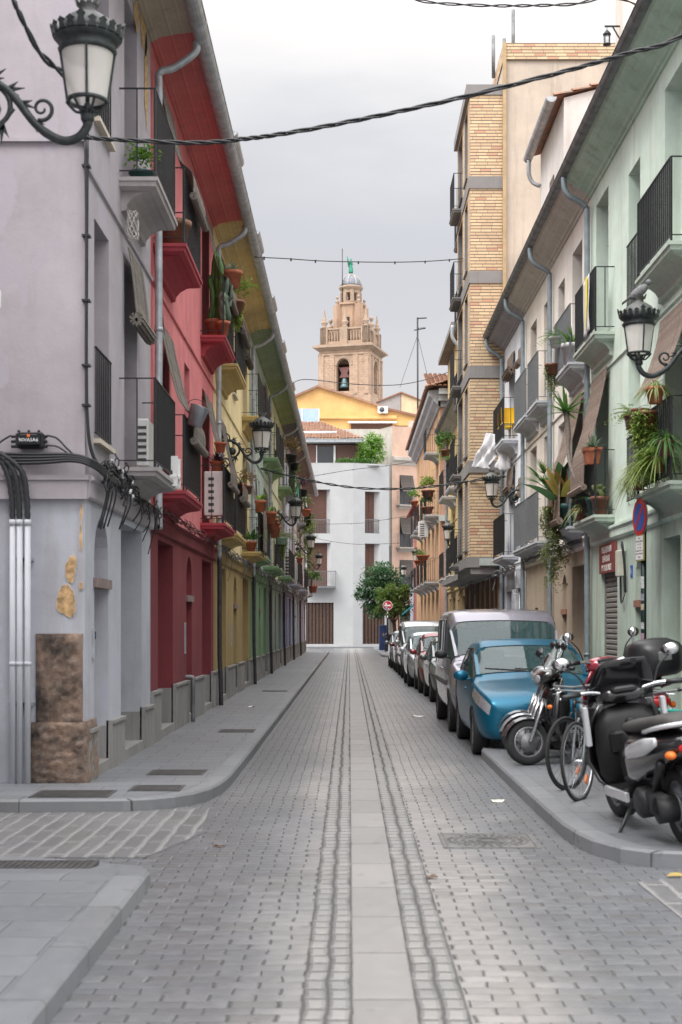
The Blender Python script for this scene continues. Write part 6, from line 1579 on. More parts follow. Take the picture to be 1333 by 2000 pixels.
potted((LX + .5, 73.2, f2 + .3), 'trail', 'green', 1.9, "long dark vine hanging beside the yellow-green one", BLK, .2, .3, 1.8, group=G_L)
potted((LX + .5, 84.2, f1 + .1), 'bush', 'green', .95, "dark green bush in a terracotta pot on the last left balcony", TERRA, .28, .42, 1.6, group=G_L)
potted((LX + .5, 61.6, f1 + .85), 'spiky', 'lime', .5, "small light green plant on the pale blue first-floor railing", TERRA, .16, .25, 1.2, group=G_L)
# right balconies
GX = RX - .34
for i, (y, z, k, m, s, n, lab) in enumerate(((17.55, .98, 'spider', 'spider', .50, 1.6, "striped spider plant in terracotta pot on the rail nearest the right lantern"), (18.0, .75, 'trail', 'lime', .75, 3.0, "dense yellow-green climber covering the middle of the plant-filled balcony"),
        (18.45, .85, 'trail', 'olive', .7, 2.2, "olive climber on the far half of the plant-filled railing"), (18.95, .85, 'fern', 'lime', .42, 2.0, "feathery climber reaching out at the far end of the plant-filled balcony"),
        (17.75, .15, 'spider', 'lime', .75, 2.4, "big cascading spider plant at the foot of the plant-filled balcony"), (18.45, .10, 'spider', 'spider', .72, 2.6, "pale spider plant spilling below the slab edge of the green balcony"), (19.05, .05, 'spider', 'olive', .62, 2.0, "spiky overhanging plant next to the no-parking sign"), (17.35, .3, 'spider', 'green', .6, 1.6, "green spider plant behind the near rails of the plant-filled balcony"))):
    potted((GX - (.09 if z > .5 else .0), y, RZ1 + z), k, m, s, lab, TERRA if i < 1 else TERD, .12, .2, n, group=G_R)
potted((GX + .02, 22.75, RZ1 + .82), 'spiky', 'grey', .42, "aloe with dry stems in a terracotta trough on the second green railing", TERRA, .20, .26, 2.0, group=G_R, square=True)
potted((GX + .14, 22.72, RZ1), 'cactus', 'olive', .42, "brown glazed pot with knobbly stem on the second green balcony", TERD, .15, .30, .5, group=G_R)
potted((GX + .14, 23.12, RZ1), 'spiky', 'green', .5, "brown glazed pot with green spikes beside the knobbly stem", TERD, .15, .30, 1, group=G_R)
potted((GX + .02, 23.9, RZ1), 'spider', 'spider', .5, "white-striped leaves poking through the second green railing", TERD, .13, .2, 1, group=G_R)
t = thing("yucca", "leaning yucca with one leafy head over the green balcony rail", "potted plant", (GX + .1, 23.3, RZ1), 0, G_R)
q = MB(); q.tube(smoothpts([(GX + .05, 23.0, RZ1 + .35), (GX - .05, 23.7, RZ1 + .62), (GX - .1, 24.3, RZ1 + 1.05), (GX - .08, 24.6, RZ1 + 1.6), (GX - .1, 24.7, RZ1 + 1.95)], 5), [.035] * 14 + [.05] * 7, 8); q.build("trunk", simple("grey_bark", (.14, .12, .10), .9, 0, .3, 14, .4), t)
q = MB(); r_ = random.Random(4)
for k in range(34): blade(q, (GX - .1, 24.7, RZ1 + 1.95), rdir(r_, -.15, 1), .55 * r_.uniform(.7, 1.1), .035, .12)
q.build("leaves", LEAF['green'], t)
q = MB(); pot_mesh(q, (GX + .1, 22.95, RZ1), .15, .3); q.build("pot", DKG, t)
potted((GX - .02, 26.7, RZ1 + .55), 'palm', 'green', .75, "fan palm fronds at the far end of the cream balcony", DKG, .12, .2, 1, group=G_R)
potted((GX + .06, 25.5, RZ1), 'canna', 'orange', 1.15, "large-leaved plant turning orange on the cream balcony", DKG, .17, .42, 1.3, group=G_R)
potted((GX + .08, 25.9, RZ1), 'canna', 'dark', 1.3, "dark big-leaved plant behind the cream balcony rails", DKG, .17, .42, 1.2, group=G_R)
potted((GX - .07, 26.3, RZ1 + .25), 'trail', 'olive', 1.25, "long shaggy plant trailing below the cream balcony", TERD, .14, .2, 3.0, group=G_R)
potted((GX - .05, 26.1, RZ1 + .45), 'spider', 'spider', .5, "pale arching plant above the shaggy trailing one", TERD, .12, .2, 1.2, group=G_R)
potted((GX + .1, 25.35, RZ2), 'spiky', 'green', .62, "snake plant in a white pot on the upper cream balcony", WPOT, .19, .36, 1.1, group=G_R)
potted((GX - .04, 26.4, RZ2 + .5), 'fern', 'green', .45, "fern fronds at the upper cream railing corner", WPOT, .12, .2, 1, group=G_R)
potted((GX - .06, 26.7, RZ2 + .05), 'trail', 'olive', .5, "dry-tipped trailing plant on the upper cream slab", TERD, .14, .2, 1.8, group=G_R)
potted((3.72, 55.0, 8.2), 'bush', 'green', .75, "loose green creeper high on the yellow house balcony", TERD, .2, .3, 1.4, group=G_R)
potted((3.78, 53.0, 7.6), 'fern', 'green', .7, "dense fern behind the brick bay on the yellow balcony", TERD, .2, .3, 1.6, group=G_R)
potted((3.62, 56.8, 9.1), 'trail', 'bright', .9, "bright creeper stem reaching out from the yellow eaves", TERD, .15, .2, 1.4, group=G_R)
potted((3.42, 62.0, 7.3), 'bush', 'lime', .62, "wide lime shrub crowning the pink house balcony", TERD, .3, .3, 2.2, group=G_R)
potted((3.40, 62.3, 6.6), 'bush', 'green', .6, "green shrub behind the pink house balcony rails", TERD, .3, .3, 1.8, group=G_R)
potted((3.2, 65.2, 4.5), 'bush', 'olive', .5, "olive plant in a red trough on the apricot front", TERRA, .25, .2, 1, group=G_R)
potted((3.2, 62.0, 4.55), 'spiky', 'green', .4, "red trough with sparse leaves on the pink house rail", TERRA, .3, .22, 1, group=G_R)
potted((3.15, 69, 7.5), 'bush', 'bright', .6, "yellow-green pot plant further along the apricot front", TERRA, .2, .25, 1, group=G_R)
# window-box herbs above the end terrace, roof bush and trees
def crown_cloud(q, blobs, n, r, ls, lw):
    tot = sum(b[3] ** 2 for b in blobs)
    for (x, y, z, s) in blobs:
        for k in range(int(n * s * s / tot)):
            d = rdir(r, -1, 1); rad = s * (r.uniform(.35, 1.0) if r.random() < .85 else r.uniform(1.0, 1.3)); p = Vector((x, y, z)) + Vector((d.x * rad, d.y * rad, d.z * rad * .85)); o = (d + rdir(r, -1, 1) * .8)
            leaf(q, p, o, ls * r.uniform(.7, 1.3), lw * r.uniform(.7, 1.3), .15)
def blobs_from(px, d, r, k):  # (px,py,radius px) -> world blobs
    return [(X(a, d), d + r.uniform(-.4, .4) * k, hz(b, d), c / 2778 * d) for a, b, c in px]
r_ = random.Random(9)
t = thing("terrace_bush", "bright green bush growing at the edge of the roof terrace", "bush", (X(725, 111), 111, ZP))
q = MB(); crown_cloud(q, blobs_from([(722, 876, 20), (735, 868, 16), (738, 890, 15), (712, 888, 14), (726, 858, 11), (742, 858, 7), (705, 893, 10)], 111, r_, 1.2), 2600, r_, .20, .055); q.build("crown", LEAF['bright'], t)
q = MB(); q.tube([(X(725, 111), 111.2, ZP - .05), (X(724, 111), 111.2, ZP + 1.2)], .05, 6); q.build("trunk", WOODB, t)
t = thing("hedge_planter", "low green herb strip along the terrace parapet", "hedge", (X(690, 110), 110, ZP))
q = MB(); crown_cloud(q, [(X(664 + 6 * k, 110.3), 109.9 - .28 * max(0, 0), ZP + .28, .32) for k in range(11)], 1700, r_, .16, .04); q.build("foliage", LEAF['green'], t)
q = MB(); q.box(X(660, 110), X(728, 110), 109.8, 110.2, ZP + .005, ZP + .16); q.build("trough", CONC, t)
def tree(name, label, px, d, base, n, mat, ls, lw, trunk_px, bark, dk=1.0, stake=False):
    t = thing(name, label, "tree", base); r = random.Random(len(px) * 7 + int(d)); B = blobs_from(px, d, r, dk)
    q = MB(); crown_cloud(q, B, n, r, ls, lw); q.build("crown", mat, t)
    q = MB(); top = Vector((base[0], base[1], hz(trunk_px, d))); b0 = Vector(base)
    q.tube([b0, b0 + (top - b0) * .5 + Vector((.05, .03, 0)), top], [.12, .09, .06], 8)
    for bx in B[::2]:
        e = Vector(bx[:3]); q.tube(smoothpts([b0 + (top - b0) * r.uniform(.6, 1), (top + e) / 2 + Vector((r.uniform(-.2, .2), r.uniform(-.2, .2), 0)), e], 4), [.05] * 3 + [.035] * 3 + [.02] * 3, 6)
    q.build("trunk", bark, t); return t
BARK = simple("bark", (.08, .06, .045), .95, 0, .3, 12, .5)
tree("orange_tree", "large dark green round-crowned tree before the white building", [(745, 1125, 24), (728, 1120, 18), (763, 1128, 22), (718, 1148, 20), (742, 1150, 26), (770, 1152, 24), (705, 1160, 12), (728, 1172, 22), (750, 1180, 26), (775, 1178, 22), (790, 1160, 14), (735, 1192, 16), (785, 1192, 16), (795, 1180, 8), (745, 1108, 14), (697, 1166, 6), (800, 1150, 8)], 96, (X(771, 96), 96, .12), 7500, LEAF['dark'], .20, .062, 1195, BARK, 1.6)
tree("young_tree", "small light green tree in front of the dark one, behind the no-entry sign", [(762, 1160, 14), (748, 1170, 12), (775, 1165, 13), (765, 1180, 15), (785, 1158, 10), (752, 1188, 10), (778, 1186, 11), (742, 1155, 7), (790, 1148, 7), (765, 1148, 9), (760, 1198, 8), (795, 1150, 5), (738, 1192, 6)], 91, (X(768, 91), 91, .12), 4600, LEAF['fresh'], .16, .045, 1200, BARK, .8)
t = thing("tree_guard", "brown timber frame staking the young tree", "tree guard", (X(768, 90.7), 90.7, .12))
q = MB()
for dx in (-.35, .35): q.box(X(768, 91) + dx - .05, X(768, 91) + dx + .05, 90.6, 90.7, .12, 2.4)
q.box(X(768, 91) - .4, X(768, 91) + .4, 90.58, 90.72, 2.1, 2.18); q.build("frame", WOODB, t)
# ---------------------------------------------------------------- balcony things
def ac(loc, facing, label, w=.78, h=.55, dpt=.28, fan=False):
    """outdoor unit; facing = unit axis the front looks along ('-y' or '+x')"""
    t = thing("air_conditioner", label, "air conditioner", loc, {'-y': 0, '+x': pi / 2, '-x': -pi / 2}[facing], "air conditioners"); q = MB(); q.bbox(-w / 2, w / 2, 0, dpt, .05, h, .015); q.box(-w / 2 + w * .15, -w / 2 + w * .3, .03, dpt - .03, -.0, .05); q.box(w / 2 - w * .3, w / 2 - w * .15, .03, dpt - .03, 0, .05); q.build("case", simple("ac_white", (.60, .60, .58), .5, 0, .08, 4), t, local=True)
    q = MB()
    if fan:
        q.lathe([(h * .36, 0), (h * .36, .012)], (-.08, -.001, h * .53), 20, Matrix.Rotation(pi / 2, 3, 'X')); 
    else:
        x0_, x1_ = (-w / 2 + .08, w / 2 - .18) if w > .3 else (-w / 2 + .025, w / 2 - .025)
        for k in range(6): z = .11 + k * (h - .16) / 6; q.box(x0_, x1_, -.006, .004, z, z + (h - .16) / 13)
    q.build("grille", simple("ac_dark", (.05, .05, .055), .5), t, local=True); return t
ac((LX + .19, 16.95, f1), '-y', "white louvred air conditioner on the lower lilac balcony", .15, .62, .5)
ac((LX + .22, 25.6, f1 + .08), '-y', "white louvred air conditioner on the lower red balcony", .36, .85, .3)
ac((LX + .18, 57.5, f1 + .1), '-y', "louvred air conditioner on the first pale blue balcony", .4, .95, .3); ac((LX + .18, 62.5, f1 + .1), '-y', "louvred air conditioner on the second pale blue balcony", .4, .95, .3)
ac((LX + .25, 76, 3.2), '-y', "air conditioner bracketed low on the mauve house", .45, .6, .3)
ac((X(748, 135.6), 135.4, hz(808, 135.6)), '-y', "white air conditioner with round fan on the ochre gable", .98, .68, .3, True)
ac((3.3, 63.5, 5.6), '-y', "pale air conditioner hung on the pink house front", .45, .75, .3)
t = thing("bucket", "galvanised metal bucket hung outside the red balcony rail", "bucket", (XL + .1, 19.55, f1 + 1.05)); M_ = Matrix.Rotation(radians(18), 3, 'Y')
q = MB(); q.lathe([(.10, -.14), (.135, .13), (.142, .14), (.13, .14), (.096, -.12)], (XL + .12, 19.5, f1 + 1.02), 20, M_); q.build("pail", simple("galvanised", (.40, .42, .44), .35, .7, .12, 8), t)
q = MB(); q.tube([Vector((XL + .12, 19.5, f1 + 1.15)) + M_ @ Vector((.135 * cos(a), 0, .0 + .1 * sin(a))) for a in [j * pi / 8 for j in range(9)]], .005, 5); q.build("handle", IRON, t)
t = thing("plastic_stool", "white plastic stool upside down at the lilac balcony end", "stool", (LX + .42, 17.9, f1))
q = MB(); q.box(LX + .42, LX + .50, 17.85, 17.9, f1 - .1, f1 + .28); q.box(LX + .42, LX + .50, 18.15, 18.2, f1 - .1, f1 + .28); q.box(LX + .40, LX + .44, 17.85, 18.2, f1 + .05, f1 + .1); q.build("leg", WHITEP, t)
q = MB(); q.box(LX + .30, LX + .50, 17.84, 18.21, f1 - .01 + .02, f1 + .04); q.build("seat", WHITEP, t)
YEL_C = simple("yellow_plastic", (.75, .48, .02), .4, 0, .08, 5)
for i, (y, lab) in enumerate(((35.8, "yellow moulded chair on the white balcony, nearer the rail end"), (36.6, "yellow moulded chair on the white balcony beside the blue door"))):
    t = thing("chair", lab, "chair", (RX - .2, y, RZ2), 0, "yellow balcony chairs")
    q = MB(); q.smooth = True; n = 9
    q.loft([[(RX - .2 + .19 * cos(pi * k / (n - 1)) * s, y + .2 * sin(pi * k / (n - 1)) * s - .05, z) for k in range(n)] for z, s in ((RZ2 + .42, .9), (RZ2 + .5, 1), (RZ2 + .78, 1.02), (RZ2 + .84, .9))], False); q.build("backrest", YEL_C, t)
    q = MB(); q.bbox(RX - .38, RX - .02, y - .2, y + .18, RZ2 + .40, RZ2 + .44, .015); q.build("seat", YEL_C, t)
    for a in (-.14, .14):
        for b in (-.15, .13): q = MB(); q.tube([(RX - .2 + a, y + b, RZ2), (RX - .2 + a * .8, y + b * .8, RZ2 + .41)], .013, 6); q.build("leg", WOODL, t)
def cloth(name, label, cat, P, mat, nu=10, nv=16, fold=.05, seed=1):
    """hanging sheet: P = 4 corners (tl, tr, br, bl)"""
    r = random.Random(seed); q = MB(); q.smooth = True; P = [Vector(p) for p in P]; n = (P[1] - P[0]).cross(P[3] - P[0]).normalized(); base = len(q.v); ph = [r.uniform(0, 6) for _ in range(4)]
    for j in range(nv + 1):
        v = j / nv
        for i in range(nu + 1):
            u = i / nu; p = (P[0] * (1 - u) + P[1] * u) * (1 - v) + (P[3] * (1 - u) + P[2] * u) * v
            w = fold * (.25 + v) * (sin(u * 11 + ph[0] + v * 4 + 1.5 * sin(v * 5 + ph[3])) + .7 * sin(u * 21 + ph[1] - v * 6) + .4 * sin(v * 8 + ph[2])); q.v.append(tuple(p + n * w + Vector((0, 0, -.05 * sin(u * pi) * v))))
    for j in range(nv):
        for i in range(nu): k = base + j * (nu + 1) + i; q._f((k, k + 1, k + nu + 2, k + nu + 1))
    o = q.build(name, mat); m = o.modifiers.new("t", 'SOLIDIFY'); m.thickness = .006; return tag(o, label, cat)
CLOTHW = simple("white_cloth", (.52, .52, .54), .85, 0, .05, 6)
cloth("sheet", "white sheet blowing off the balcony against the brick bay", "sheet", [(3.62, 37.75, 6.82), (3.95, 37.4, 6.72), (3.78, 37.4, 5.88), (3.26, 37.8, 5.92)], CLOTHW, 24, 30, .065, 3)
cloth("sheet", "grey-white sheet hanging below the same balcony", "sheet", [(3.85, 37.0, 6.35), (4.15, 36.6, 6.3), (4.16, 36.5, 5.72), (3.80, 37.0, 5.80)], CLOTHW, 20, 24, .05, 5)
t = cloth("banner", "white and yellow printed banner tied to the upper green railing", "banner", [(GX - .02, 23.35, RZ2 + .95), (GX - .02, 22.75, RZ2 + .98), (GX - .03, 22.75, RZ2 + .08), (GX - .03, 23.3, RZ2 + .05)], CLOTHW, 8, 12, .008, 2)
q = MB(); q.prism([(GX - .045, 22.8, RZ2 + .95), (GX - .045, 23.0, RZ2 + .95), (GX - .045, 23.0, RZ2 + .1), (GX - .045, 22.95, RZ2 + .12), (GX - .045, 22.82, RZ2 + .5)], (-.004, 0, 0)); o = q.build("yellow_print", simple("banner_yellow", (.75, .62, .05), .7)); o.parent = t
cloth("towel", "turquoise towel hung over the pale blue balcony rail", "towel", [(LX + .5, 58.0, f2 + 1.0), (LX + .5, 59.3, f2 + 1.0), (LX + .52, 59.3, f2 + .1), (LX + .52, 58.0, f2 + .1)], simple("turquoise", (.02, .36, .22), .8), 8, 10, .03, 7)
cloth("cloth", "pink cloth beside the turquoise towel", "cloth", [(LX + .5, 57.2, f2 + 1.05), (LX + .5, 58.0, f2 + 1.05), (LX + .52, 58.0, f2 + .85), (LX + .52, 57.2, f2 + .85)], simple("pink_cloth", (.55, .10, .42), .8), 6, 4, .02, 8)
# ================================================================ cars
def paint(name, col, rough=.28, metal=.35, coat=1):
    m, nt, b = newmat(name); v = coords(nt)
    Lk(nt, mix_(nt, ramp_(nt, noise_(nt, v, 1.6, 5), .35, .7), mul(col, .92), mul(col, 1.05)), b.inputs["Base Color"])
    b.inputs["Metallic"].default_value = metal; b.inputs["Roughness"].default_value = rough; b.inputs["Coat Weight"].default_value = coat; b.inputs["Coat Roughness"].default_value = .06
    return m
def lensmat():
    m, nt, b = newmat("lamp_lens"); v = coords(nt); vo = N(nt, "ShaderNodeTexVoronoi"); vo.inputs["Scale"].default_value = 55; Lk(nt, v, vo.inputs[0])
    Lk(nt, mix_(nt, ramp_(nt, vo.outputs[0], .1, .7), (.56, .58, .61), (.42, .43, .45)), b.inputs["Base Color"]); b.inputs["Metallic"].default_value = .5; b.inputs["Roughness"].default_value = .18; b.inputs["Coat Weight"].default_value = 1; b.inputs["Coat Roughness"].default_value = .03
    bump_(nt, b, vo.outputs[0], .4, .01); return m
CGLASS = clear_glass("car_glass", (.05, .10, .105), .62); SEAM = simple("panel_gap", (.012, .012, .014), .7); INTER = simple("car_interior", (.03, .032, .036), .8)
CHROME = simple("chrome", (.7, .7, .72), .12, 1, .04); LENS = lensmat(); AMBER = simple("amber", (.7, .16, .02), .3); REDL = simple("red_lens", (.45, .01, .015), .15)
RIMM = simple("alloy_rim", (.26, .27, .285), .4, .7, .15, 9); BLKT = simple("black_trim", (.022, .023, .025), .55, 0, .15, 12)
def wheel(parent, c, r, w, side, rim=RIMM, spokes=9):
    rot = Matrix.Rotation(pi / 2, 3, 'X'); q = MB()
    q.lathe([(r * .66, -w / 2), (r * .93, -w / 2), (r * .985, -w * .40), (r, -w * .25), (r, w * .25), (r * .985, w * .40), (r * .93, w / 2), (r * .66, w / 2), (r * .64, 0), (r * .66, -w / 2)], c, 28, rot, caps=False); t = q.build("wheel", RUBBER, parent, local=True)
    q = MB(); q.lathe([(r * .62, -w * .42), (r * .68, -w * .44), (r * .68, w * .44), (r * .62, w * .42), (r * .62, -w * .42)], c, 28, rot, caps=False); q.lathe([(r * .16, -w * .40), (r * .16, w * .40)], c, 12, rot)
    for k in range(spokes):
        a = 2 * pi * k / spokes; d = Vector((cos(a), 0, sin(a))); q.obox(Vector(c) + d * r * .4 + Vector((0, side * w * .34, 0)), d, Vector((0, 1, 0)), d.cross(Vector((0, 1, 0))), r * .26, .012, r * .085)
    q.build("rim", rim, t, local=True)
    q = MB(); q.lathe([(r * .60, -.01), (r * .60, .01)], (c[0], c[1] + side * w * .1, c[2]), 20, rot); q.build("brake_disc", BLKT, t, local=True); return t
def car(name, label, x, y, body, W, H, st, mats, wheels, wr, rz=-pi / 2, trim=None, mirror=None, belt=None, extras=None, seams=(), lampz=(), group="cars parked along the right kerb", rim=RIMM):
    """st: stations (x, z_sill, z_shoulder, z_roof or None, half-width factor, tumblehome); mats: {(i, row): material key}; x forward, y left"""
    t = thing(name, label, "van" if "van" in label.split()[:4] else "car", (x, y, 0), rz, group)
    KEY = ["body", "glass", "seam", "headlight", "trim", "grille", "tail", "wind"]; hw = W / 2; rows = []
    for si, (sx, zs, zb, zr, wf, tm) in enumerate(st):
        w = hw * wf; dz4 = .17 if si in lampz else .09; zm = zs + (zb - zs) * .52
        half = [(0, zs), (w * .80, zs), (w * .965, zs + .07), (w, zm), (w * .985, zb - dz4), (w * .945, zb)]
        if zr is None: half += [(w * .90, zb + .022), (w * .52, zb + .05), (0, zb + .07)]
        else: half += [(w * (1 - tm), zr - .06), (w * (1 - tm) * (.91 if H > 1.8 else .85), zr - .004), (0, zr + .02)]
        ring = [(sx, -a, z) for a, z in half] + [(sx, a, z) for a, z in half[::-1][1:-1]]; rows.append(ring)
    n = len(rows[0]); bm = bmesh.new(); V = [[bm.verts.new(p) for p in ring] for ring in rows]
    def rowid(j): return j if j < 8 else 15 - j
    for i in range(len(rows) - 1):
        for j in range(n):
            f = bm.faces.new((V[i][j], V[i][(j + 1) % n], V[i + 1][(j + 1) % n], V[i + 1][j])); rr = rowid(j) if j < 8 else rowid(j)
            f.material_index = KEY.index(mats.get((i, rr), "body")); f.smooth = True
    bm.faces.new(V[0][::-1]); bm.faces.new(V[-1]); bmesh.ops.recalc_face_normals(bm, faces=bm.faces)
    me = bpy.data.meshes.new("tmp"); bm.to_mesh(me); bm.free(); o = bpy.data.objects.new("tmp", me); COL.objects.link(o)
    for k in range(len(KEY) + 1): me.materials.append(BLKT)
    s = o.modifiers.new("s", 'SUBSURF'); s.levels = s.render_levels = 2
    q = MB(); q.cur = len(KEY)
    for wx in wheels:
        for sd in (-1, 1): q.lathe([(wr * 1.14, -.16), (wr * 1.14, .2)], (wx, sd * (hw - .06), wr * 1.0), 28, Matrix.Rotation(-sd * pi / 2, 3, 'X'))
    cut = q.build("cut", [BLKT] * (len(KEY) + 1)); bmx = bmesh.new(); bmx.from_mesh(cut.data); bmesh.ops.recalc_face_normals(bmx, faces=bmx.faces); bmx.to_mesh(cut.data); bmx.free()
    b = o.modifiers.new("b", 'BOOLEAN'); b.object = cut; b.operation = 'DIFFERENCE'; b.solver = 'EXACT'
    dg = bpy.context.evaluated_depsgraph_get(); res = bpy.data.meshes.new_from_object(o.evaluated_get(dg)); bpy.data.objects.remove(o); bpy.data.objects.remove(cut)
    bs = bmesh.new(); bs.from_mesh(res)                                  # door gaps: thin dark bands cut into the finished skin
    for sx, za, zb_ in seams:
        for xx in (sx, sx + .009): bmesh.ops.bisect_plane(bs, geom=bs.verts[:] + bs.edges[:] + bs.faces[:], plane_co=(xx, 0, 0), plane_no=(1, 0, 0))
        for f in bs.faces:
            c = f.calc_center_median()
            if sx - .001 < c.x < sx + .010 and za < c.z < zb_ and f.material_index == 0 and abs(c.y) > hw * .5: f.material_index = 2
    bs.to_mesh(res); bs.free()
    vs = [v.co.copy() for v in res.vertices]; groups = {}
    gaps = [(st[i][0] + st[i + 1][0]) / 2 for i in range(len(st) - 1) if mats.get((i, 5)) != "glass"]      # pillars between the side windows
    for p in res.polygons:
        k = p.material_index; c = p.center; nm = "body"
        if k < len(KEY):
            nm = {"body": "body", "seam": "body", "glass": "side_window", "wind": "windscreen", "headlight": "headlight", "trim": "bumper_trim", "grille": "grille", "tail": "tail_light"}[KEY[k]]
            if KEY[k] == "wind" and c.x < st[len(st) // 2][0]: nm = "rear_window"
            if nm in ("headlight", "side_window", "tail_light"): nm += "|" + ("l" if c.y > 0 else "r") + (str(sum(c.x > g for g in gaps)) if nm == "side_window" else "")
        groups.setdefault(nm, []).append((p.vertices[:], k))
    for nm, fs in groups.items():
        mp = {}; m2 = MB(); m2.smooth = True; um = {}
        for vv, k in fs:
            ids = []
            for v in vv:
                if v not in mp: mp[v] = len(m2.v); m2.v.append(tuple(vs[v]))
                ids.append(mp[v])
            m2.cur = 1 if (k < len(KEY) and KEY[k] == "seam") else (2 if k >= len(KEY) else 0); m2._f(tuple(ids))
        base = nm.split("|")[0]; mm = {"body": body, "side_window": CGLASS, "windscreen": CGLASS, "rear_window": CGLASS, "headlight": LENS, "bumper_trim": trim or body, "grille": BLKT, "tail_light": REDL}[base]
        ob = m2.build(base, [mm, SEAM, BLKT], t, local=True)
        if base in ("windscreen", "side_window", "rear_window"):            # black rubber seal round the pane
            cnt = {}
            for f in m2.f:
                for a, b_ in zip(f, f[1:] + f[:1]): cnt[tuple(sorted((a, b_)))] = cnt.get(tuple(sorted((a, b_))), 0) + 1
            sq = MB(); pqs = {1: MB(), -1: MB()}
            for (a, b_), c_ in cnt.items():
                if c_ == 1:
                    e_ = Vector(m2.v[b_]) - Vector(m2.v[a])
                    if base == "windscreen" and abs(e_.z) > .25 * e_.length and abs(m2.v[a][1]) > hw * .5: pqs[1 if m2.v[a][1] > 0 else -1].bar(m2.v[a], m2.v[b_], .05, .03)
                    sq.bar(m2.v[a], m2.v[b_], .020, .012)
            sq.build("seal", BLKT, ob, local=True)
            for pq in pqs.values():
                if pq.f: pq.build("pillar", body, ob, local=True)
    for wx in wheels:
        for sd in (-1, 1): wheel(t, (wx, sd * (hw - .125), wr), wr, .20, sd, rim)
    # interior: floor, seats with headrests, steering wheel
    q = MB(); xs = [s_[0] for s_ in st]; zf = st[3][1] + .08; cab = [s_ for s_ in st if s_[3]]; x0, x1 = cab[0][0], cab[-1][0]; zb = cab[len(cab) // 2][2]
    q.box(x0 - .05, x1 + .25, -hw * .86, hw * .86, zf, zf + .25); q.box(x1 + .2, x1 + .5, -hw * .80, hw * .80, zf, zb - .10); q.box(x0 - .2, x1 + .3, -hw * .93, -hw * .89, zf, zb - .03); q.box(x0 - .2, x1 + .3, hw * .89, hw * .93, zf, zb - .03); q.build("interior", INTER, t, local=True)
    for sx in (x1 - .75, x1 - 1.65) if x1 - x0 > 1.5 else (x1 - .75,):
        for sy in (-.34, .34):
            q = MB(); q.smooth = True; q.bbox(sx - .1, sx + .1, sy - .24, sy + .24, zf + .2, zb + .14, .05); q.bbox(sx - .06, sx + .05, sy - .13, sy + .13, zb + .17, zb + .36, .04); q.build("seat", INTER, t, local=True)
    q = MB(); M_ = Matrix.Rotation(radians(-65), 3, 'Y'); q.tube([Vector((x1 + .0, .34, zb + .02)) + M_ @ Vector((.18 * cos(a), .18 * sin(a), 0)) for a in [k * pi / 10 for k in range(21)]], .014, 6, False); q.build("steering_wheel", BLKT, t, local=True)
    mx, mz = (mirror or (x1 + .25, zb + .05))[:2]
    for sd in (-1, 1):
        q = MB(); q.smooth = True; q.ball((mx, sd * (hw + .09), mz + .02), .075, .105, .075, 12, 8); q.bar((mx, sd * (hw * .93), mz - .04), (mx, sd * (hw + .04), mz - .02), .05, .03); m_ = q.build("mirror", trim or body, t, local=True)
        q = MB(); q.lathe([(.07, 0), (.07, .004)], (mx - .066, sd * (hw + .09), mz + .02), 14, Matrix.Rotation(-pi / 2, 3, 'Y')); q.build("mirror_glass", CHROME, m_, local=True)
    for hx, hz_ in belt or ():
        for sd in (-1, 1): q = MB(); q.smooth = True; q.bbox(hx - .09, hx + .09, sd * hw * .985 - .02, sd * hw * .985 + .025, hz_, hz_ + .03, .01); q.build("door_handle", body, t, local=True)
    # wipers
    q = MB(); wsx = max(s_[0] for s_ in st if s_[3] is None and s_[0] > x1 and s_[0] < x1 + 1.2 and s_[0] <= (mirror[2] if mirror and len(mirror) > 2 else 99)); q.bar((wsx - .02, .45, zb + .10), (wsx - .10, -.25, zb + .13), .02); q.bar((wsx - .02, -.1, zb + .10), (wsx - .10, -.65, zb + .13), .02); q.build("wiper", BLKT, t, local=True)
    if extras: extras(t, hw)
    return t
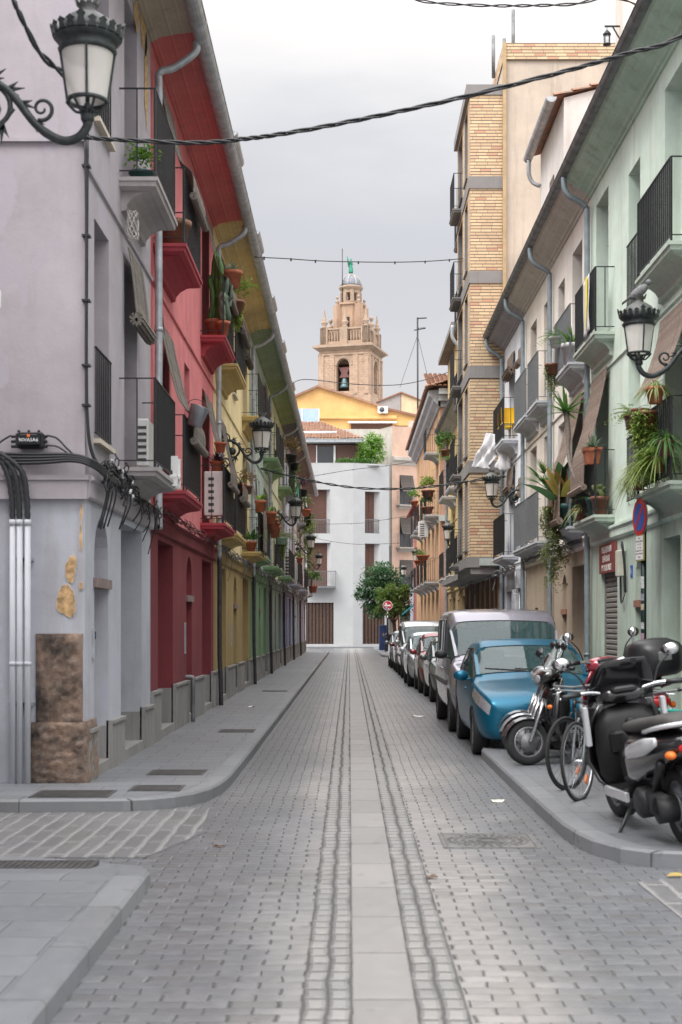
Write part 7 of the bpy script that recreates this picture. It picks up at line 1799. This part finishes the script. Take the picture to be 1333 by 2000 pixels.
def hatch(label, x, y, body, L=4.0, W=1.72, H=1.47, plate="", extras=None, name="parked_car", hood=.86, trim=None, rim=RIMM):
    """nose at +x (0 = nose), cabin-forward hatchback"""
    s = L / 4.0; k = H / 1.47
    st = [(-L, .42, .88 * k, None, .70, 0), (-L + .04, .30, .98 * k, 1.18 * k, .86, .30), (-L + .22, .24, .99 * k, 1.36 * k, .95, .26), (-L + .62 * s, .22, .985 * k, 1.42 * k, .99, .205), (-L + .74 * s, .20, .98 * k, 1.435 * k, .995, .20), (-L + 1.30 * s, .19, .965 * k, 1.455 * k, 1, .20),
          (-L + 1.38 * s, .19, .96 * k, 1.46 * k, 1, .20), (-L + 1.395 * s, .19, .96 * k, 1.46 * k, 1, .20), (-L + 1.9 * s, .19, .945 * k, H, 1, .20), (-2.05 * s, .19, .94 * k, 1.455 * k, 1, .205), (-1.06 * s, .20, .91 * k, None, .995, 0), (-1.045 * s, .20, .905 * k, None, .995, 0), (-.86 * s, .20, .875 * k, None, .985, 0),
          (-.62 * s, .20, hood * k * .985, None, .975, 0), (-.36 * s, .20, .815 * k, None, .955, 0), (-.17 * s, .21, .765 * k, None, .90, 0), (-.05, .23, .69 * k, None, .82, 0), (0, .30, .57 * k, None, .70, 0)]
    m = {}
    for i in (2, 3, 5 - 1, 5, 8, 7): m[(i, 5)] = "glass"
    m[(4, 5)] = "glass"; m[(3, 5)] = "body"; m[(6, 5)] = "body"; m[(9, 5)] = "glass"; m[(8, 5)] = "glass"
    for r in (6, 7): m[(9, r)] = "wind"; m[(1, r)] = "wind"
    m[(14, 4)] = "headlight"; m[(13, 4)] = "headlight"; m[(15, 4)] = m[(12, 4)] = "headlight"
    m[(16, 1)] = m[(16, 2)] = "body"
    m[(0, 3)] = m[(1, 3)] = m[(1, 4)] = "tail"
    def ex(t, hw):
        q = MB(); q.smooth = True; q.bbox(-.10, .012, -.42, .42, .30, .42, .03); q.build("grille", BLKT, t, local=True)
        for sd in (-1, 1):
            q = MB(); q.bbox(-.26, -.045, sd * .53 - .13, sd * .53 + .11, .29, .43, .03); g_ = q.build("fog_lamp_bezel", BLKT, t, local=True); q = MB(); q.lathe([(.055, 0), (.05, .015), (.02, .02)], (-.052, sd * .53, .36), 16, Matrix.Rotation(pi / 2, 3, 'Y')); q.build("fog_lamp", CHROME, g_, local=True)
        q = MB(); q.box(-.01, .022, -.26, .26, .45, .56); p_ = q.build("number_plate", SGW, t, local=True); q = MB(); q.box(.0221, .0235, -.26, -.22, .45, .56); q.build("blue_band", SGB, p_, local=True)
        q = MB(); q.bar((-2.9 * s, 0, H), (-3.1 * s, 0, H + .22), .012); q.build("aerial", BLKT, t, local=True)
        for sd in (-1, 1): q = MB(); q.bar((-1.42 * s, sd * hw * .975, .965 * k), (-3.3 * s, sd * hw * .965, .985 * k), .012, .022); q.build('window_trim', BLKT, t, local=True)
        if extras: extras(t, hw)
    return car(name, label, x, y, body, W, H, st, m, (-.80 * s, -.80 * s - 2.53 * s), .305, trim=trim, mirror=(-1.20 * s, .98 * k, -.9 * s), belt=((-1.72 * s + .0, .80 * k),), extras=ex, rim=rim, seams=((-1.10 * s, .30, .93 * k), (-2.55 * s, .26, 1.40 * k), (-.93 * s, .72 * k, 1.2)), lampz=(13, 14, 15, 16))
def blue_ex(t, hw):
    q = MB(); q.smooth = True; q.bbox(-.30, .03, -.30, .30, .20, .34, .04); q.build("lower_grille", BLKT, t, local=True)
    q = MB(); q.lathe([(.05, 0), (.045, .01)], (-.0, 0, .60), 16, Matrix.Rotation(radians(70), 3, 'Y')); q.build("badge", CHROME, t, local=True)
CX = 2.50
hatch("bright blue hatchback parked in front of the silver van, nearest the scooters", 2.48, 18.05, paint("blue_paint_car", (.0, .105, .185), .34, .5, .25), 4.03, 1.76, 1.51, extras=blue_ex)
# the van
def van(label, x, y, body, L=4.78, W=1.90, H=1.95, name="parked_van", trim=None, mpv=False):
    k = H / 1.95; s = L / 4.78
    st = [(-L, .45, 1.08 * k, 1.78 * k, .90, .09), (-L + .05, .36, 1.10 * k, 1.86 * k, .955, .08), (-L + .3, .30, 1.11 * k, 1.92 * k, .985, .075), (-L + 1.15 * s, .27, 1.11 * k, H, 1, .075), (-L + 1.25 * s, .27, 1.11 * k, H, 1, .075), (-L + 2.2 * s, .27, 1.11 * k, H, 1, .075), (-L + 2.32 * s, .27, 1.11 * k, H, 1, .075), (-L + 2.34 * s, .27, 1.11 * k, H, 1, .075), (-L + 2.42 * s, .27, 1.105 * k, H, 1, .075),
          (-1.75 * s, .27, 1.10 * k, 1.93 * k, 1, .08), (-1.52 * s, .27, 1.09 * k, 1.86 * k, 1, .09), (-.80 * s, .27, 1.06 * k, None, .985, 0), (-.785 * s, .27, 1.055 * k, None, .985, 0), (-.55 * s, .27, 1.00 * k, None, .965, 0), (-.30 * s, .28, .90 * k, None, .92, 0), (-.12 * s, .30, .76 * k, None, .84, 0), (0, .36, .62 * k, None, .68, 0)]
    m = {(2, 5): "glass", (4, 5): "glass", (8, 5): "glass", (9, 5): "glass", (10, 5): "glass"}
    for r in (6, 7): m[(10, r)] = "wind"; m[(0, r)] = "wind"
    m[(13, 4)] = m[(14, 4)] = m[(13, 3)] = "headlight"; m[(0, 3)] = m[(0, 4)] = "tail"
    for i in range(1, 16): m[(i, 1)] = "trim"
    def ex(t, hw):
        q = MB(); q.smooth = True; q.bbox(-.2, .01, -.5, .5, .40, .55, .04); q.build("grille", BLKT, t, local=True)
        q = MB(); q.box(-.02, .02, -.26, .26, .58, .69); q.build("number_plate", SGW, t, local=True)
        for sd in (-1, 1): q = MB(); q.box(-L + .5, -1.2, sd * hw * .995 - .015, sd * hw * .995 + .018, .72 * k, .80 * k); q.build("side_moulding", simple("grey_moulding", (.10, .10, .105), .6), t, local=True)
        q = MB(); q.bar((-.75, -.45, 1.10 * k), (-.95, -.45, 1.42 * k), .012); q.build("aerial", BLKT, t, local=True)
    return car(name, label, x, y, body, W, H, st, m, (-.90 * s, -.90 * s - 3.05 * s), .33, trim=trim or BLKT, mirror=(-1.0 * s, 1.20 * k, -.7 * s), belt=((-L + 2.15 * s, .95 * k), (-L + 2.5 * s, .95 * k)), extras=ex, seams=((-1.22 * s, .45, 1.08 * k), (-L + 2.33 * s, .42, 1.9 * k), (-L + 1.18 * s, .42, 1.9 * k), (-.84 * s, .8 * k, 1.3)), lampz=(13, 14, 15))
vn = van("silver mauve panel van with black mirrors behind the blue hatchback", 2.535, 22.0, paint("van_silver", (.25, .24, .285), .32, .4), 4.78, 1.93, 1.98)
hatch("dark grey-green hatchback half hidden behind the silver van", CX + .12, 31.0, paint("grey_green_paint", (.085, .10, .095), .3, .4), 4.0, 1.7, 1.45)
hatch("red hatchback between the grey-green car and the white one", CX + .05, 35.3, paint("red_paint_car", (.22, .035, .035), .3, .3), 3.5, 1.66, 1.52)
hatch("pale silver-white hatchback in the middle of the parked line", CX - .02, 39.0, paint("pale_silver", (.50, .53, .57), .3, .4), 4.1, 1.76, 1.52)
van("pale silver people carrier towering over the parked hatchbacks", CX + .06, 45.5, paint("grey_silver", (.40, .41, .41), .32, .4), 4.5, 1.82, 1.86, name="parked_car", trim=paint("grey_silver2", (.36, .37, .37)))
hatch("dark red hatchback mostly hidden behind the people carrier", CX + .0, 51.0, paint("dark_red", (.13, .02, .025), .3, .3), 3.9, 1.7, 1.48)
hatch("grey hatchback with silver mirror at the far end of the parked line", CX - .02, 56.4, paint("steel_grey", (.17, .18, .20), .3, .4), 4.0, 1.74, 1.50)

# ================================================================ scooters and bicycles
def hull(q, st, n=14, e=2.6):
    """superellipse loft: (x, zc, half width, half height)"""
    rings = []
    for x, zc, hw, hh in st:
        ring = []
        for k in range(n):
            a = 2 * pi * k / n; c, s = cos(a), sin(a); ring.append((x, hw * math.copysign(abs(c) ** (2 / e), c), zc + hh * math.copysign(abs(s) ** (2 / e), s)))
        rings.append(ring)
    sm = q.smooth; q.smooth = True; q.loft(rings, True, True); q.smooth = sm
def scooter(label, loc, rz, main, second, seat, r=.25, wb=1.34, screen=None, topbox=False, steer=0, plate=True, shield_in=None, grab=None, mirrors=True, lean=0, name="scooter"):
    t = thing(name, label, "scooter", loc, rz, "scooters and motorbikes on the right pavement"); t.scale = (1.04, 1.16, 1.04); shield_in = shield_in or INNER; t.rotation_euler = (radians(lean), 0, rz)
    B = lambda q, nm, m, p=None: q.build(nm, m, p or t, local=True)
    rot = Matrix.Rotation(pi / 2, 3, 'X'); fx, rx_ = wb / 2, -wb / 2
    def whl(x, R_, w):
        q = MB(); q.lathe([(R_ * .68, -w * .4), (R_ * .9, -w / 2), (R_ * .98, -w * .3), (R_, 0), (R_ * .98, w * .3), (R_ * .9, w / 2), (R_ * .68, w * .4), (R_ * .68, -w * .4)], (x, 0, R_), 28, rot, caps=False); a = B(q, "wheel", RUBBER)
        q = MB(); q.lathe([(R_ * .60, -w * .34), (R_ * .69, -w * .40), (R_ * .69, w * .40), (R_ * .60, w * .34), (R_ * .60, -w * .34)], (x, 0, R_), 24, rot, caps=False); q.lathe([(R_ * .2, -w * .5), (R_ * .2, w * .5)], (x, 0, R_), 12, rot)
        for k in range(5):
            an = 2 * pi * k / 5 + .3; d = Vector((cos(an), 0, sin(an))); q.obox(Vector((x, 0, R_)) + d * R_ * .4, d, Vector((0, 1, 0)), d.cross(Vector((0, 1, 0))), R_ * .24, w * .16, R_ * .07)
        B(q, "rim", RIMM, a); q = MB(); q.lathe([(R_ * .40, -.004), (R_ * .40, .004)], (x, w * .5, R_), 18, rot); B(q, "brake_disc", DZINC, a)
    whl(fx, r, .11); whl(rx_, r, .13)
    q = MB(); q.smooth = True                                                       # front fender arc
    q.loft([[(fx + (r + .035) * cos(a), s * .075 * (1 if abs(s) < 1 else .95), r + (r + .035 - .03 * abs(s) ** 2) * sin(a) ) for s in (-1, -.6, 0, .6, 1)] for a in [radians(d) for d in range(15, 151, 15)]], False); B(q, "front_fender", second)
    q = MB()
    for s in (-1, 1): q.tube([(fx, s * .075, r), (fx - .14, s * .07, r + .34), (fx - .19, s * .05, .72)], .022, 8)
    B(q, "fork", STEEL)
    # leg shield: curved outer shell and a separate inner panel
    hx = fx - .26; q = MB(); q.smooth = True; rings = []
    for z, w, x in ((.27, .13, hx - .04), (.36, .19, hx + .05), (.50, .23, hx + .09), (.66, .225, hx + .07), (.80, .20, hx + .02), (.92, .15, hx - .04)):
        rings.append([(x - .10 * (abs(s) ** 2), s * w, z) for s in (-1, -.8, -.5, 0, .5, .8, 1)])
    q.loft(rings, False); o = B(q, "front_shield", main); md = o.modifiers.new("s", 'SOLIDIFY'); md.thickness = .02; md.offset = 1
    q = MB(); hull(q, [(hx - .16, .56, .17, .26), (hx - .08, .58, .20, .32), (hx - .01, .60, .18, .31)], 16, 3.2); q.bbox(hx - .21, hx - .14, -.13, -.02, .55, .72, .02); q.bbox(hx - .21, hx - .14, .02, .13, .55, .72, .02); q.lathe([(.03, 0), (.03, .03)], (hx - .19, 0, .78), 12, Matrix.Rotation(-pi / 2, 3, 'Y')); B(q, "inner_panel", shield_in)
    for s in (-1, 1):
        q = MB(); q.smooth = True; q.ball((hx + .04, s * .14, .62), .035, .045, .03); B(q, "indicator", AMBER)
    # steering head with lamp, bars, levers, mirrors
    q = MB(); hull(q, [(hx - .14, .97, .09, .05), (hx - .06, .98, .16, .075), (hx + .05, .96, .15, .085), (hx + .11, .93, .10, .06)], 14, 2.4); hd = B(q, "headset", main)
    q = MB(); q.smooth = True; q.ball((hx + .085, 0, .94), .05, .095, .055); B(q, "headlight", LENS, hd); q = MB(); q.bbox(hx - .17, hx - .10, -.08, .08, .99, 1.04, .015); B(q, "dashboard", BLK, hd)
    for s in (-1, 1):
        q = MB(); q.tube(smoothpts([(hx - .06, s * .10, .99), (hx - .09, s * .2, 1.02), (hx - .13, s * .30, 1.02)], 4), .016, 8); B(q, "handlebar", STEEL, hd)
        q = MB(); q.tube([(hx - .12, s * .26, 1.02), (hx - .15, s * .37, 1.015)], .021, 10); B(q, "grip", BLK, hd); q = MB(); q.tube(smoothpts([(hx - .05, s * .2, 1.01), (hx - .04, s * .28, 1.01), (hx - .07, s * .37, 1.0)], 4), .008, 6); B(q, "brake_lever", STEEL, hd)
        if mirrors:
            q = MB(); q.tube(smoothpts([(hx - .08, s * .20, 1.02), (hx - .07, s * .24, 1.14), (hx - .07, s * .31, 1.22)], 4), .007, 6); q.smooth = True; q.ball((hx - .06, s * .33, 1.26), .022, .06, .045, 12, 8); mr = B(q, "mirror", BLK, hd); q = MB(); q.lathe([(.045, 0), (.045, .003)], (hx - .083, s * .33, 1.26), 14, Matrix.Rotation(-pi / 2, 3, 'Y')); B(q, "mirror_glass", CHROME, mr)
    if screen is not None:
        sh, sm, sw_ = screen; q = MB(); q.smooth = True; q.loft([[(hx + .10 - .30 * k / 6 * sh / .5 - .10 * abs(s) ** 2, s * sw_ * (1 - .35 * (k / 6) ** 3), .90 + sh * k / 6) for s in (-1, -.6, -.2, .2, .6, 1)] for k in range(7)], False); o = B(q, "windscreen", sm); md = o.modifiers.new("s", 'SOLIDIFY'); md.thickness = .005
    # floor, under-body, tail
    q = MB(); q.bbox(hx - .50, hx - .08, -.17, .17, .26, .33, .02); q.box(hx - .50, hx - .1, -.12, .12, .18, .26); B(q, "footboard", shield_in)
    for s in (-1, 1): q = MB(); q.bbox(hx - .56, hx - .05, s * .165 - .012, s * .165 + .012, .24, .32, .008); B(q, "side_trim", second)
    q = MB(); hull(q, [(hx - .46, .50, .10, .20), (hx - .52, .54, .17, .24), (hx - .75, .58, .19, .19), (rx_ + .02, .64, .17, .13), (rx_ - .22, .70, .12, .085), (rx_ - .32, .72, .08, .05)], 16, 3); B(q, "tail_body", main)
    q = MB(); hull(q, [(hx - .46, .72, .09, .04), (hx - .55, .78, .145, .05), (hx - .80, .80, .155, .055), (rx_ + .06, .85, .14, .055), (rx_ - .12, .86, .12, .05), (rx_ - .22, .85, .07, .03)], 14, 2.6); B(q, "seat", seat)
    q = MB(); q.smooth = True; q.ball((rx_ - .31, 0, .70), .05, .10, .05, 14, 8); B(q, "tail_light", REDL)
    for s in (-1, 1): q = MB(); q.smooth = True; q.ball((rx_ - .26, s * .13, .66), .05, .03, .03); B(q, "indicator", AMBER)
    q = MB(); q.tube(smoothpts([(rx_ + .05, .17, .80), (rx_ - .18, .17, .84), (rx_ - .30, .10, .86), (rx_ - .30, -.10, .86), (rx_ - .18, -.17, .84), (rx_ + .05, -.17, .80)], 5), .017, 8); B(q, "grab_rail", grab or STEEL)
    q = MB(); q.smooth = True; q.loft([[(rx_ + (r + .05) * cos(a), s * .075, r + (r + .05) * sin(a)) for s in (-1, -.5, .5, 1)] for a in [radians(d) for d in range(60, 196, 15)]], False); B(q, "rear_fender", BLKT)
    if plate: q = MB(); q.obox((rx_ - .36, 0, .50), Vector((1, 0, .35)).normalized(), Vector((0, 1, 0)), Vector((-.35, 0, 1)).normalized(), .004, .11, .08); p_ = B(q, "number_plate", SGW); q = MB(); q.obox((rx_ - .366, .092, .50), Vector((1, 0, .35)).normalized(), Vector((0, 1, 0)), Vector((-.35, 0, 1)).normalized(), .004, .018, .079); B(q, "blue_band", SGB, p_); q = MB(); q.bar((rx_ - .22, 0, .66), (rx_ - .35, 0, .56), .07, .02); B(q, "plate_bracket", BLK, p_)
    q = MB(); q.smooth = True; q.bbox(rx_ - .05, rx_ + .42, .07, .17, r - .06, r + .12, .03); q.lathe([(.11, .06), (.11, .18), (.08, .2)], (rx_ + .30, 0, r + .02), 18, Matrix.Rotation(-pi / 2, 3, 'X')); q.lathe([(.09, .06), (.09, .17)], (rx_, 0, r), 18, Matrix.Rotation(-pi / 2, 3, 'X')); q.bbox(rx_ + .18, rx_ + .46, -.10, .08, r - .02, r + .20, .03); B(q, "engine", simple("engine_grey", (.025, .026, .028), .55, .3, .25, 20))
    q = MB(); q.tube(smoothpts([(rx_ + .38, -.10, r - .05), (rx_ + .25, -.14, r - .08), (rx_ + .05, -.15, r - .02), (rx_ - .32, -.16, r + .08)], 5), [.02] * 7 + [.05] * 8 + [.045], 10); B(q, "exhaust", simple("exhaust_grey", (.09, .09, .095), .4, .6))
    q = MB(); q.tube([(rx_ + .12, .13, r + .1), (rx_ - .08, .14, .60)], .028, 8); B(q, "shock_absorber", BLK)
    q = MB(); q.tube([(-.05, .12, .26), (-.12, .26, .012), (-.05, .32, .012)], .012, 6); B(q, "side_stand", BLK)
    if topbox:
        q = MB(); hull(q, [(rx_ - .50, 1.06, .12, .10), (rx_ - .44, 1.07, .20, .15), (rx_ - .25, 1.07, .225, .17), (rx_ - .05, 1.06, .20, .15), (rx_ + .0, 1.05, .13, .1)], 16, 3.5); b_ = B(q, "top_box", BLK); q = MB(); q.bbox(rx_ - .515, rx_ - .46, -.06, .06, 1.05, 1.13, .008); B(q, "latch", DZINC, b_); q = MB(); q.bar((rx_ - .05, 0, .84), (rx_ - .25, 0, .93), .14, .03); B(q, "rack", BLK, b_)
    return t
P_BLK = paint("scooter_black", (.007, .007, .008), .22, .1); P_WHT = paint("scooter_white", (.48, .49, .51), .25, .1); P_SIL = paint("scooter_silver", (.42, .43, .46), .28, .5); P_GRY = paint("scooter_graphite", (.06, .065, .075), .28, .4); P_RED = paint("scooter_red", (.28, .02, .04), .25, .2)
SMOKE = clear_glass("smoked_screen", (.012, .012, .014), .93); CLEARS = clear_glass("clear_screen", (.5, .55, .55), .22)
INNER = simple('black_inner_plastic', (.007, .0072, .008), .5, 0, .2, 9, 0, .3); SEATB = simple("seat_vinyl", (.02, .02, .021), .6, 0, .15, 10); SEATG = simple("seat_tan_grey", (.045, .041, .039), .65, 0, .2, 10)
def face(a): return atan2(a[1], a[0])
# nearest: black and white maxi scooter seen from behind-left
mx = scooter("large black and white scooter nearest the camera, seen from behind", (2.38, 11.0, .12), radians(97), P_BLK, P_WHT, SEATG, .27, 1.46, (.34, SMOKE, .20), False, grab=P_WHT, lean=-8)
mx.scale = (1.08, 1.38, 1.07)
for s in (-1, 1):
    q = MB(); hull(q, [(-.30, .62, .01, .02), (-.40, .64, .02, .055), (-.75, .71, .02, .06), (-.98, .76, .012, .03)], 10, 2.4)
    for i, v in enumerate(q.v): q.v[i] = (v[0], v[1] + s * .20, v[2])
    q.build("side_panel", P_WHT, mx, local=True)
    q = MB(); q.bbox(.36, .42, s * .235 - .015, s * .235 + .015, .62, .92, .008); q.build("shield_edge", P_WHT, mx, local=True)
sb = scooter("black retro scooter with chrome headlight standing beside the blue car", (2.68, 16.25, .12), radians(194), P_BLK, P_GRY, SEATB, .25, 1.30, None, False, lean=7)
scooter("silver scooter with tall clear windscreen behind the black retro one", (2.76, 16.9, .12), radians(188), P_SIL, P_SIL, SEATB, .25, 1.34, (.52, CLEARS, .17), lean=7)
scooter("dark graphite scooter tucked closest to the blue bumper", (2.80, 17.45, .12), radians(184), P_GRY, P_GRY, SEATB, .25, 1.34, (.30, SMOKE, .16), lean=7)
scooter("dark motor scooter with black top box and red panels by the green wall", (2.98, 15.35, .12), radians(100), P_RED, P_BLK, SEATB, .25, 1.36, None, True, lean=-5).scale = (1.15, 1.15, 1.18)
def bicycle(label, loc, rz, fcol, lean=0, rim=STEEL, R_=.33, saddle=BLK, basket=False, steer=0, bars='flat'):
    t = thing("bicycle", label, "bicycle", loc, rz, "bicycles on the right pavement"); t.rotation_euler = (radians(lean), 0, rz); B = lambda q, nm, m, p=None: q.build(nm, m, p or t, local=True)
    rot = Matrix.Rotation(pi / 2, 3, 'X')
    for x in (.52, -.50):
        q = MB(); q.tube([(x + R_ * cos(a), 0, R_ + R_ * sin(a)) for a in [k * 2 * pi / 40 for k in range(41)]], .016, 8, False); w = B(q, "wheel", RUBBER)
        q = MB(); q.tube([(x + (R_ - .024) * cos(a), 0, R_ + (R_ - .024) * sin(a)) for a in [k * 2 * pi / 40 for k in range(41)]], .012, 6, False); q.lathe([(.022, -.05), (.022, .05)], (x, 0, R_), 10, rot)
        for k in range(28):
            a = k * 2 * pi / 28; b_ = a + (.35 if k % 2 else -.35); q.tube([(x + .02 * cos(b_), (.03 if k % 4 < 2 else -.03), R_ + .02 * sin(b_)), (x + (R_ - .03) * cos(a), 0, R_ + (R_ - .03) * sin(a))], .0016, 3, False)
        B(q, "rim", rim, w)
        q = MB(); q.obox((x - .22 * cos(.6), .0, R_ - .22 * sin(.9)), Vector((.6, 0, -.8)), Vector((0, 1, 0)), Vector((.8, 0, .6)), .04, .008, .018); B(q, "reflector", AMBER, w)
    q = MB(); bb = (-.08, 0, .28); hd = (.36, 0, .78); ht = (.34, 0, .86); st_ = (-.24, 0, .80)
    for a, b_, r_2 in ((bb, hd, .017), (bb, st_, .016), (st_, (.35, 0, .84), .015)): q.tube([a, b_], r_2, 8)
    q.tube([hd, ht], .02, 8)
    for s in (-1, 1): q.tube([bb, (-.50, s * .05, R_)], .009, 6); q.tube([(-.23, 0, .74), (-.50, s * .05, R_)], .008, 6)
    B(q, "frame", fcol); q = MB()
    for s in (-1, 1): q.tube(smoothpts([(.37, s * .02, .74), (.42, s * .05, .60), (.52, s * .05, R_)], 4), .011, 6)
    B(q, "fork", fcol); q = MB(); q.tube([(-.24, 0, .78), (-.27, 0, .92)], .013, 8); sp = B(q, "seat_post", STEEL); q = MB(); hull(q, [(-.40, .945, .06, .03), (-.36, .95, .085, .035), (-.24, .95, .05, .03), (-.12, .945, .022, .02)], 12, 2.3); B(q, "saddle", saddle, sp)
    q = MB(); q.tube([(.34, 0, .84), (.33, 0, .98)], .014, 8); q.tube(smoothpts([(.22, -.30, 1.02), (.30, -.26, 1.0), (.36, -.12, .99), (.35, 0, .98), (.36, .12, .99), (.30, .26, 1.0), (.22, .30, 1.02)], 5), .012, 8); hb = B(q, "handlebar", DZINC)
    for s in (-1, 1): q = MB(); q.tube([(.30, s * .265, 1.0), (.20, s * .305, 1.02)], .017, 8); B(q, "grip", BLK, hb); q = MB(); q.tube(smoothpts([(.34, s * .18, .99), (.38, s * .22, .97), (.34, s * .28, .965)], 4), .006, 5); B(q, "brake_lever", STEEL, hb)
    q = MB(); q.lathe([(.085, -.004), (.085, .004)], (-.08, .05, .28), 24, rot); q.bar((-.08, .07, .28), (.02, .08, .14), .02); q.bar((-.08, -.07, .28), (-.18, -.08, .42), .02); q.bbox(-.02, .07, .08, .17, .125, .15, .006); q.bbox(-.23, -.14, -.17, -.08, .405, .43, .006); B(q, "crank", DZINC)
    q = MB(); q.smooth = True; q.loft([[(x0 + (R_ + .035) * cos(a), s * .024, R_ + (R_ + .035) * sin(a)) for s in (-1, 0, 1)] for x0 in (-.50,) for a in [radians(d) for d in range(60, 200, 14)]], False); B(q, "mudguard", fcol)
    if basket:
        q = MB(); x0, x1 = .48, .78
        for k in range(9): z = .70 + k * .028; q.tube([(x0, -.16, z), (x1, -.16, z), (x1, .16, z), (x0, .16, z), (x0, -.16, z)], .004, 4)
        for y in (-.16, -.08, 0, .08, .16): q.tube([(x0, y, .92), (x0, y, .70), (x1, y, .70), (x1, y, .92)], .004, 4)
        B(q, "basket", BLK)
    return t
TEALP = simple("teal_frame", (.03, .30, .24), .35); GREYF = simple("pale_frame", (.16, .18, .19), .4, .2); BLKF = simple("black_frame", (.015, .016, .02), .35)
TANS = simple("tan_leather", (.25, .11, .05), .6)
bicycle("silver-rimmed bicycle with orange reflector leaning behind the nearest scooter", (2.36, 13.3, .12), radians(202), GREYF, 4, STEEL, .35, TANS).rotation_euler.z = radians(238)
bicycle("black bicycle between the silver-rimmed one and the retro scooter", (2.46, 14.1, .12), radians(228), BLKF, 3, BLKT, .345, BLK)
bicycle("teal framed bicycle with tan saddle on the far side of the scooters", (3.0, 12.7, .12), radians(215), TEALP, 5, STEEL, .34, TANS)
bicycle("grey bicycle with basket by the right-hand wall", (3.55, 13.4, .12), radians(70), GREYF, -4, STEEL, .34, BLK, True)
